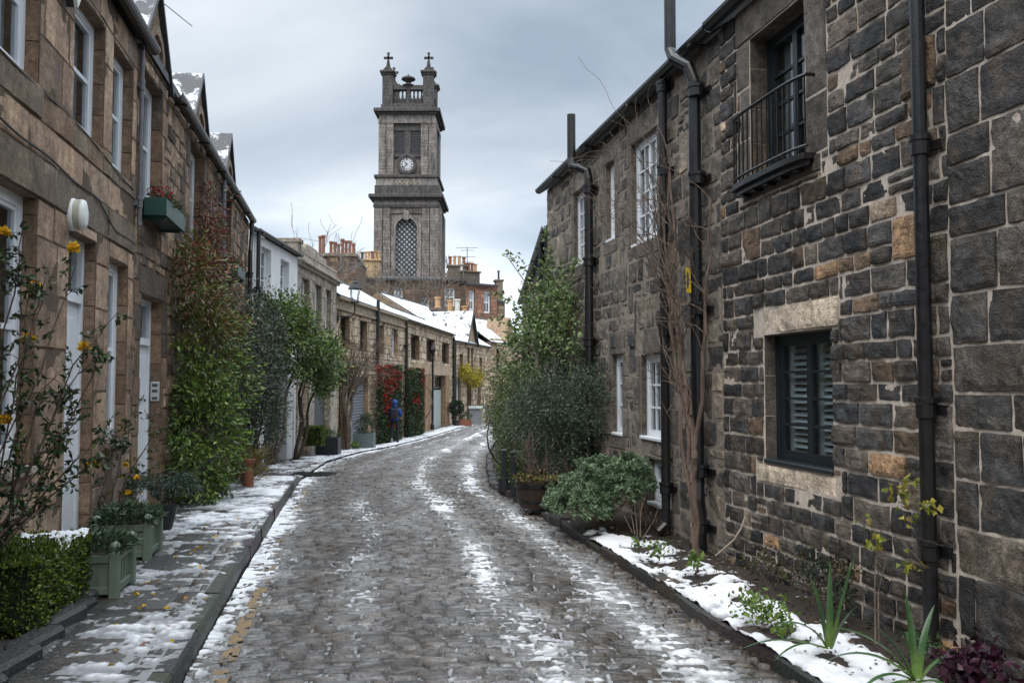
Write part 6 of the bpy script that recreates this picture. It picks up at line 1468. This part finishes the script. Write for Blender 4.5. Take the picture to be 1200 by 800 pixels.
b.lathe([(.1, -.03), (.15, -.02), (.15, .015), (.1, .015)], lc, 4); b.lathe([(.24, .45), (.25, .48), (.13, .64), (.09, .66), (.1, .7), (.03, .76), (.035, .8), (.004, .88)], lc, 4); fr = b.build('lantern_frame', MATS['black_iron'], t)
b = MB(); q = []
for r_, z in ((r0, .015), (r1, .45)): q.append([lc + [r_ * math.cos(math.pi / 4 + k * math.pi / 2), r_ * math.sin(math.pi / 4 + k * math.pi / 2), z] for k in range(5)])
b.grid(np.array(q)); b.build('glass', MATS['lamp_glass'], fr)
# slim lamp post by the garage house
t = thing('lamp_post', 'slim black lamp post with small lantern standing before the pale garage door', 'street lamp', (-4.27, 46, -.93)); b = MB(); c = (-4.27, 46, 0)
b.lathe([(.1, -.95), (.1, -.6), (.065, -.55), (.06, 2.9), (.075, 2.95), (.05, 3.05)], c, 12)
for z in (.3, 1.6, 2.5): b.lathe([(.062, z), (.085, z + .02), (.085, z + .08), (.062, z + .1)], c, 12)
b.build('post', MATS['black_iron'], t); b = MB(); b.lathe([(.05, 3.05), (.16, 3.4), (.19, 3.42), (.1, 3.6), (.02, 3.75)], c, 6); b.build('lantern', MATS['black_iron'], t)
# log stack in the open bay
t = thing('log_stack', 'tall stack of split firewood filling the bay beside the greener creeper pillar', 'firewood', TF.p(14.1, -.3, -1)); b = MB(TF.T); r = random.Random(4); z = -.95
while z < 1.15:
    u = 13.4
    while u < 15.2:
        q = r.uniform(.06, .11); b.tube([(u + q, -.6, z + q), (u + q, -.12 + r.uniform(-.05, .05), z + q)], q * .98, 6); u += 2 * q
    z += .17
o = b.build('logs', MATS['log_end'], t); props(o, kind='stuff')
# planters and pots along the left
def tub(name, label, cat, c, w, d, hgt, mat, seed, pal, n, sp, L, group=None, rz=0, hedge=False):
    t = thing(name, label, cat, c, group, rz); b = MB(); e = .03
    for q in ((-w, w, -d, -d + e), (-w, w, d - e, d), (-w, -w + e, -d + e, d - e), (w - e, w, -d + e, d - e)): b.box(*q, 0, hgt, bev=.006)
    b.box(-w + e, w - e, -d + e, d - e, .02, hgt - .06); b.build('box', MATS[mat], t, local=True); rg = np.random.default_rng(seed)
    P, Nd = clump_pts([((0, 0, hgt + sp[2] * .7), sp, 1)], max(n // 22, 6), 22, .05, rg, .3); k = P[:, 2] > hgt - .05; P, Nd = P[k], Nd[k]; V, F = leaf_arrays(P, Nd, L, L * .5, rg, .6, .1)
    cc = np.array([p[0] for p in pal])[rg.integers(0, len(pal), len(P))] * rg.uniform(.7, 1.3, (len(P), 1)); mesh_obj('foliage', V, F, MATS['leaf'], t, None, np.repeat(cc, 4, 0), local=True); return t
GR = [((.06, .09, .03), 1), ((.04, .065, .025), 1), ((.09, .12, .05), 1)]
g_ = lambda y: float(G(y)) + .012
box_hedge('clipped square box bush on short stems by the white pilaster of the white house', (-5.72, 24.8, 0), (.26, .24, .28), 0, 3500, 211, g_(24.8) + .28, BOXP, .05, name='box_bush')
tub('dark_planter', 'black square planter with low greenery next to the clipped box bush', 'planter', (-5.5, 25.7, g_(25.7)), .33, .27, .52, 'dark_planter', 212, GR, 500, (.3, .25, .12), .07)
tub('grey_planter', 'blue grey square planter with a leafy shrub before the roller shutter', 'planter', (-5.32, 30.9, g_(30.9)), .36, .3, .55, 'grey_planter', 214, [((.07, .1, .06), 1), ((.12, .14, .10), 1), ((.05, .08, .03), 1)], 900, (.34, .3, .4), .08)
low_plant('green_weed', 'low green tuft at the foot of the leafless brown climber', (-5.6, 30.2, g_(30.2)), (.16, .2, 0), .22, 150, .09, .05, GP, 216)
t = thing('chimney_pot', 'old terracotta chimney pot standing on the pavement beside the bright green climber', 'chimney pot', (-4.18, 13.6, g_(13.6) + .08)); b = MB(); b.lathe([(.1, 0), (.09, .04), (.075, .36), (.1, .38), (.11, .44), (.085, .45), (.075, .4)], (-4.18, 13.6, g_(13.6) + .08), 14); b.build('pot', MATS['terracotta'], t)
t = thing('grass_clump', 'tan and yellow clump of dry ornamental grass behind the terracotta chimney pot', 'plant', (-4.4, 14.2, g_(14.2) + .05)); rg = np.random.default_rng(218); n = 700; a = rg.uniform(0, 6.28, n); q = rg.random(n)
foliage('foliage', t, np.stack([-4.4 + np.cos(a) * .3 * q, 14.2 + np.sin(a) * .35 * q, g_(14.2) + .1 + .5 * rg.random(n)], -1), np.stack([np.cos(a) * q, np.sin(a) * q, np.full(n, .8)], -1), .22, .012, [((.26, .19, .09), 2), ((.16, .15, .05), 1), ((.24, .2, .03), .6)], 219, jit=.35)
# by the gothic house
def ball(label, c, zb, r, seed):
    t = thing('topiary_ball', label, 'topiary', (c[0], c[1], zb)); b = MB(); b.lathe([(.15, 0), (.2, .3), (.21, .33), (.17, .33)], (c[0], c[1], zb), 14); b.build('pot', MATS['dark_planter'], t)
    b = MB(); b.tube([(c[0], c[1], zb + .3), (c[0], c[1], c[2])], .03, 6); b.build('trunk', MATS['bark'], t); rg = np.random.default_rng(seed); v = rg.normal(0, 1, (1800, 3)); v /= np.linalg.norm(v, axis=1, keepdims=True)
    foliage('crown', t, np.array(c) + v * r * (rg.uniform(.05, 1.1, (1800, 1)) ** .4), v, .11, .05, [((.035, .055, .03), 2), ((.06, .08, .04), 1)], seed)
ball('round clipped topiary ball on a stem at the corner of the gothic house', (-3.35, 51.5, .15), g_(51.5), .42, 221)
tub('wooden_trough', 'small brown wooden trough of greenery below the topiary ball', 'planter', (-2.85, 51.9, g_(51.9)), .4, .3, .38, 'terracotta', 223, GR, 500, (.4, .3, .25), .1)
t = thing('grey_bin_store', 'low pale grey bin store with a sloping lid beside the gothic house door', 'bin store', (-2.35, 55.2, g_(55.2))); b = MB(); z = g_(55.2); b.box(-2.75, -1.95, 54.8, 55.6, z, z + 1.0, bev=.02); b.build('body', MATS['shutter_grey'], t); b = MB(); b.prism([(54.7, z + 1.0), (55.7, z + 1.1), (55.7, z + 1.16), (54.7, z + 1.06)], 0, -2.8, -1.9); b.build('lid', MATS['garage_pale'], t)
t = thing('metal_planter', 'tall grey metal planter box standing past the bin store', 'planter', (-1.45, 58, g_(58))); b = MB(); z = g_(58); b.box(-1.8, -1.1, 57.7, 58.3, z, z + 1.2, bev=.02); b.box(-1.84, -1.06, 57.66, 58.34, z + 1.2, z + 1.26); b.build('box', MATS['zinc'], t)
t = thing('yellow_vine', 'yellow leaved vine trained over the doorway of the gothic house', 'vine', UF.p(4.2, .3, -1)); rg = np.random.default_rng(225); n = 1600
u = rg.uniform(1.2, 6.5, n); P = UF.T(np.stack([u, .1 + np.abs(rg.normal(0, .25, n)), 2.1 + .25 * np.sin(u) + rg.normal(0, .28, n)], -1))
foliage('foliage', t, P, rg.normal(0, .6, (n, 3)), .16, .11, [((.42, .34, .03), 3), ((.3, .22, .05), 1), ((.22, .24, .05), 1.5)], 226, 'petal', .5, .4); stems('stem', t, UF.p(5.2, .2, -1.1), [UF.p(5.0, .2, 2.0), UF.p(3.6, .2, 2.2), UF.p(6.2, .2, 2.0)], .05, 227)
# drain grating
t = thing('drain_grating', 'dark iron drain grating in the setts past the end of the kerb', 'drain', (-3.95, 17.3, g_(17.3))); b = MB(); z = float(G(17.3)) + .008; cx, cy = -4.0, 17.3
for s in (-1, 1): b.box(cx - .42, cx + .42, cy + s * .27 - .025, cy + s * .27 + .025, z - .05, z + .02); b.box(cx + s * .4 - .025, cx + s * .4 + .025, cy - .245, cy + .245, z - .05, z + .02)
for k in range(9): b.box(cx - .34 + k * .078, cx - .34 + k * .078 + .035, cy - .245, cy + .245, z - .05, z + .015)
b.build('grating', MATS['black_iron'], t)
# yellow plate tied to the downpipe
t = thing('pipe_tag', 'small yellow plate with a dark oval mark fixed on the black downpipe', 'sign', rp(8.36, .17, 2.64)); b = MB(RF.T); b.prism([(8.29, 2.50), (8.39, 2.52), (8.41, 2.76), (8.31, 2.74)], 1, .165, .172); b.build('plate', MATS['yellow_plastic'], t)
b = MB(RF.T); nn = 14; b.prism([(8.35 + .028 * math.cos(2 * math.pi * k / nn), 2.63 + .085 * math.sin(2 * math.pi * k / nn)) for k in range(nn)], 1, .172, .174); b.build('emblem', MATS['lead'], t)
# pale cable loop at the wall foot
t = thing('loose_cable', 'pale loose cable curling out of the rubble wall near the wisteria foot', 'cable', rp(7.6, .1, .2)); b = MB(RF.T); b.tube([(7.55, .01, .5), (7.57, .04, .4), (7.6, .09, .3), (7.68, .16, .2), (7.74, .2, .14)], .008, 6); b.build('cable', MATS['wire_pale'], t)
# bollards and trough up the right kerb
for x, y, lab in ((.02, 12.7, 'dark square post at the right kerb, nearer of the pair before the hedge trough'), (-.12, 13.25, 'dark square post at the right kerb, further of the pair before the hedge trough')):
    z = float(G(y)) + .05; t = thing('kerb_post', lab, 'post', (x, y, z), 'dark posts on the right kerb'); b = MB(); b.box(x - .04, x + .04, y - .04, y + .04, z, z + .62, bev=.008); po = b.build('post', MATS['dark_planter'], t); b = MB(); b.box(x - .05, x + .05, y - .05, y + .05, z + .62, z + .66, bev=.01); b.build('cap', MATS['lead'], po)
tub('hedge_trough', 'dark trough with a small clipped hedge and dab of snow behind the kerb posts', 'planter', (.0, 14.0, float(G(14.0)) + .05), .22, .4, .2, 'dark_planter', 231, [((.07, .12, .03), 1), ((.04, .07, .02), 1)], 1500, (.2, .4, .22), .045)
# fallen yellow leaves
rg = np.random.default_rng(240); n = 90; Y = rg.uniform(4.6, 10, n); X = WL(Y) + .75 + np.abs(rg.normal(0, .45, n)); k = X < XL(Y) - .1; X, Y = X[k], Y[k]
P = np.stack([X, Y, zpav(X, Y) + .012], -1); Nd = np.stack([rg.normal(0, 1, len(P)), rg.normal(0, 1, len(P)), np.zeros(len(P))], -1)
o = foliage('fallen_leaves', None, P, Nd, .05, .035, [((.5, .33, .03), 2), ((.3, .15, .05), 1), ((.2, .07, .04), 1)], 241, 'leaf', .05, -.02, fold=.1); props(o, 'scattered small yellow and brown fallen leaves on the wet flagstones', 'leaves', None, 'stuff')
rg = np.random.default_rng(243); n = 160; Y = rg.uniform(4.5, 12, n); X = XR(Y) - np.abs(rg.normal(0, .12, n)) - .02
P = np.stack([X, Y, zroad(X, Y) + .012], -1); Nd = np.stack([rg.normal(0, 1, n), rg.normal(0, 1, n), np.zeros(n)], -1)
o = foliage('fallen_leaves', None, P, Nd, .04, .03, [((.12, .07, .03), 2), ((.07, .045, .03), 2), ((.2, .15, .1), 1)], 244, 'leaf', .05, -.02, fold=.1); props(o, 'sodden brown leaf litter lying in the gutter along the planting bed kerb', 'leaves', None, 'stuff')

# ------------------------------------------------------------------ the walker
def skin(name, verts, edges, rad, mat, parent, root=0, sub=2):
    me = bpy.data.meshes.new(name); me.from_pydata(verts, edges, []); me.materials.append(mat); o = bpy.data.objects.new(name, me); COL.objects.link(o); o.parent = parent
    m = o.modifiers.new('skin', 'SKIN'); m.use_smooth_shade = True; m.branch_smoothing = .6
    for i, r in enumerate(rad): v = me.skin_vertices[0].data[i]; v.radius = r if isinstance(r, tuple) else (r, r); v.use_root = i == root
    s = o.modifiers.new('sub', 'SUBSURF'); s.levels = sub; s.render_levels = sub
    dg = bpy.context.evaluated_depsgraph_get(); ev = o.evaluated_get(dg); nm = bpy.data.meshes.new_from_object(ev); o.modifiers.clear(); o.data = nm
    if not nm.materials: nm.materials.append(mat)
    return o
pz = float(G(35.2)) + .02
t = thing('person', 'walker seen from behind in a blue hooded jacket and black trousers', 'person', (-4.82, 35.2, pz))
BV = [(0, 0, .92), (-.09, .0, .88), (-.10, -.06, .5), (-.10, -.16, .12), (-.10, -.06, .06), (.09, 0, .88), (.10, .10, .5), (.10, .10, .1), (.10, .22, .05),
      (0, 0, 1.12), (0, .01, 1.38), (-.17, .01, 1.40), (-.24, .02, 1.14), (-.2, .14, .98), (.17, .01, 1.40), (.25, .03, 1.14), (.2, .2, 1.06), (0, .01, 1.48), (0, .02, 1.54)]
BE = [(0, 1), (1, 2), (2, 3), (3, 4), (0, 5), (5, 6), (6, 7), (7, 8), (0, 9), (9, 10), (10, 11), (11, 12), (12, 13), (10, 14), (14, 15), (15, 16), (10, 17), (17, 18)]
BR = [(.14, .10), .085, .062, .045, .04, .085, .062, .045, .04, (.14, .10), (.15, .10), .06, .045, .035, .06, .045, .035, .055, .055]
skin('body', BV, BE, BR, MATS['black_cloth'], t)
JV = [(0, 0, .86), (0, 0, 1.0), (0, 0, 1.2), (0, .01, 1.38), (-.18, .01, 1.40), (-.25, .02, 1.14), (-.21, .13, .99), (.18, .01, 1.40), (.26, .03, 1.14), (.21, .19, 1.06), (0, .01, 1.49)]
skin('jacket', JV, [(0, 1), (1, 2), (2, 3), (3, 4), (4, 5), (5, 6), (3, 7), (7, 8), (8, 9), (3, 10)], [(.175, .13), (.17, .13), (.17, .125), (.17, .115), .075, .062, .05, .075, .062, .05, .07], MATS['blue_cloth'], t, 2)
b = MB(); b.sphere((0, .03, 1.64), .098, 10, sz=1.2); b.build('head', MATS['skin'], t, True, True)
b = MB(); b.sphere((0, .0, 1.64), .118, 10, sz=1.17); b.sphere((0, -.0, 1.5), .1, 8); b.build('hood', MATS['blue_cloth'], t, True, True)
for s in (-1, 1):
    h_ = [(s * .205, .17 if s < 0 else .22, .97 if s < 0 else 1.07)]; p0 = np.array(h_[0]); vv = [tuple(p0), tuple(p0 + [0, .04, -.05])]; ee = [(0, 1)]; rr = [.03, .032]
    for k in range(4): vv += [tuple(p0 + [(-.027 + .018 * k), .06, -.09]), tuple(p0 + [(-.027 + .018 * k), .055, -.125])]; ee += [(1, len(vv) - 2), (len(vv) - 2, len(vv) - 1)]; rr += [.009, .008]
    vv += [tuple(p0 + [-s * .04, .05, -.06]), tuple(p0 + [-s * .045, .055, -.09])]; ee += [(1, len(vv) - 2), (len(vv) - 2, len(vv) - 1)]; rr += [.01, .009]
    skin('hand', vv, ee, rr, MATS['skin'], t, 0, 1)
for x, y, rx in ((-.10, -.14, 1), (.10, .16, 0)):
    b = MB(); zz = .06 if rx else .0
    b.lathe([(.042, .02 + zz), (.05, .05 + zz), (.047, .12 + zz), (.04, .13 + zz)], (x, y - .02, 0), 10); b.box(x - .045, x + .045, y - .07, y + .17, zz * .5, zz * .5 + .06, bev=.02); b.build('boot', MATS['grey_cloth' if rx else 'navy_cloth'], t, False, True)
t2 = thing('backpack', 'dark navy backpack worn high on the blue jacketed walker', 'backpack', (-4.82, 35.05, pz + 1.2)); o_ = np.array((-4.82, 35.2, pz))
b = MB(); b.box(-.155, .155, -.30, -.12, .98, 1.42, bev=.055); b.T = lambda V: np.asarray(V) + o_; bo = b.build('bag', MATS['navy_cloth'], t2)
b = MB(); b.box(-.12, .12, -.35, -.30, 1.0, 1.22, bev=.03); b.T = lambda V: np.asarray(V) + o_; b.build('pocket', MATS['black_cloth'], bo)
for s in (-1, 1):
    b = MB(); b.tube([(s * .1, -.14, 1.36), (s * .11, -.05, 1.49), (s * .11, .1, 1.45), (s * .12, .15, 1.25), (s * .13, -.12, 1.03)], .018, 6); b.T = lambda V: np.asarray(V) + o_; b.build('strap', MATS['navy_cloth'], bo)

rg = np.random.default_rng(246); n = 700; Y = rg.uniform(4.3, 9.6, n); w_ = WR(Y) - XR(Y); X = XR(Y) + w_ * np.clip(rg.beta(2.2, 1.4, n), .15, .97)
P = np.stack([X, Y, zbed(X, Y) + rg.uniform(.004, .03, n)], -1); Nd = np.stack([rg.normal(0, 1, n), rg.normal(0, 1, n), rg.normal(0, .3, n)], -1)
o = foliage('fallen_leaves', None, P, Nd, .035, .02, [((.10, .06, .03), 2), ((.055, .038, .025), 3), ((.15, .11, .07), 1), ((.05, .07, .025), .7)], 247, 'leaf', .2, -.02, fold=.15); props(o, 'brown leaf litter and bits lying over the bare soil of the planting bed', 'leaves', None, 'stuff')
# ------------------------------------------------------------------ camera, light, sky
cam = bpy.data.cameras.new('camera'); co = bpy.data.objects.new('camera', cam); COL.objects.link(co)
cam.sensor_width = 36; cam.lens = 30; cam.clip_start = .05; cam.clip_end = 3000
TH = math.atan(48 / 1000)
co.location = (0, 0, 1.65); co.rotation_euler = (math.pi / 2 + TH, 0, 0); S.camera = co
SUN_EL, SUN_AZ = R(58), R(188)     # azimuth measured from +Y (ahead) towards +X (right)
sl = bpy.data.lights.new('sun', 'SUN'); sl.energy = 1.5; sl.angle = R(48); sl.color = (1, .93, .84)
so = bpy.data.objects.new('sun', sl); COL.objects.link(so)
dirv = Vector((math.sin(SUN_AZ) * math.cos(SUN_EL), math.cos(SUN_AZ) * math.cos(SUN_EL), math.sin(SUN_EL)))
so.rotation_euler = dirv.to_track_quat('Z', 'Y').to_euler(); so.location = (6, -10, 20)
w = bpy.data.worlds.new('World'); S.world = w; w.use_nodes = True
nt = w.node_tree; bg = nt.nodes['Background']; bg.inputs[1].default_value = .1
def N(t, **k):
    x = nt.nodes.new('ShaderNode' + t)
    for a, b in k.items(): setattr(x, a, b)
    return x
def Lk(a, b): nt.links.new(a, b)
sky = N('TexSky'); sky.sky_type = 'NISHITA'; sky.sun_disc = False; sky.sun_elevation = SUN_EL; sky.sun_rotation = SUN_AZ; sky.air_density = 1.2; sky.dust_density = 3
tc = N('TexCoord'); sp = N('SeparateXYZ'); Lk(tc.outputs['Generated'], sp.inputs[0])
# clouds: project the direction onto a ceiling plane so the deck flattens towards the horizon
mz = N('Math', operation='MAXIMUM'); Lk(sp.outputs[2], mz.inputs[0]); mz.inputs[1].default_value = 0
az = N('Math', operation='ADD'); Lk(mz.outputs[0], az.inputs[0]); az.inputs[1].default_value = .22
dv = N('VectorMath', operation='DIVIDE'); cb = N('CombineXYZ')
for i in range(3): Lk(az.outputs[0], cb.inputs[i])
Lk(tc.outputs['Generated'], dv.inputs[0]); Lk(cb.outputs[0], dv.inputs[1])
mp = N('Mapping'); Lk(dv.outputs[0], mp.inputs[0]); mp.inputs['Scale'].default_value = (.55, .8, 0.0); mp.inputs['Location'].default_value = (2.6, .35, 0)
nz = N('TexNoise'); Lk(mp.outputs[0], nz.inputs[0]); nz.inputs['Scale'].default_value = 1.5; nz.inputs['Detail'].default_value = 6; nz.inputs['Roughness'].default_value = .5; nz.inputs['Distortion'].default_value = .4
cr = N('ValToRGB'); Lk(nz.outputs[0], cr.inputs[0])
e = cr.color_ramp.elements; e[0].position = .33; e[0].color = (.245, .30, .37, 1); e[1].position = .68; e[1].color = (.58, .62, .66, 1)
gr = N('ValToRGB'); Lk(sp.outputs[2], gr.inputs[0])   # the deck brightens to the horizon gap and to the zenith
g = gr.color_ramp.elements; g[0].position = 0; g[0].color = (1.9, 1.8, 1.66, 1); g[1].position = 1; g[1].color = (3.2, 3.2, 3.2, 1)
for p_, v_ in ((.12, 1.32), (.26, .92), (.42, .9), (.55, 1.9), (.7, 3.0)):
    q = g.new(p_); q.color = (v_, v_, v_, 1)
ml = N('MixRGB', blend_type='MULTIPLY'); ml.inputs[0].default_value = 1; Lk(cr.outputs[0], ml.inputs[1]); Lk(gr.outputs[0], ml.inputs[2])
m10 = N('MixRGB', blend_type='MULTIPLY'); m10.inputs[0].default_value = 1; Lk(ml.outputs[0], m10.inputs[1]); m10.inputs[2].default_value = (10, 10, 10, 1)
mx = N('MixRGB'); mx.inputs[0].default_value = .93; Lk(sky.outputs[0], mx.inputs[1]); Lk(m10.outputs[0], mx.inputs[2]); Lk(mx.outputs[0], bg.inputs[0])
vs = S.view_settings; vs.view_transform = 'Standard'; vs.look = 'None'; vs.exposure = 0.82; vs.gamma = 1; vs.use_curve_mapping = False
S.cycles.use_denoising = True; S.cycles.max_bounces = 6; S.cycles.diffuse_bounces = 3; S.cycles.glossy_bounces = 3; S.cycles.transparent_max_bounces = 12
S.cycles.sample_clamp_indirect = 6; S.cycles.caustics_reflective = False; S.cycles.caustics_refractive = False
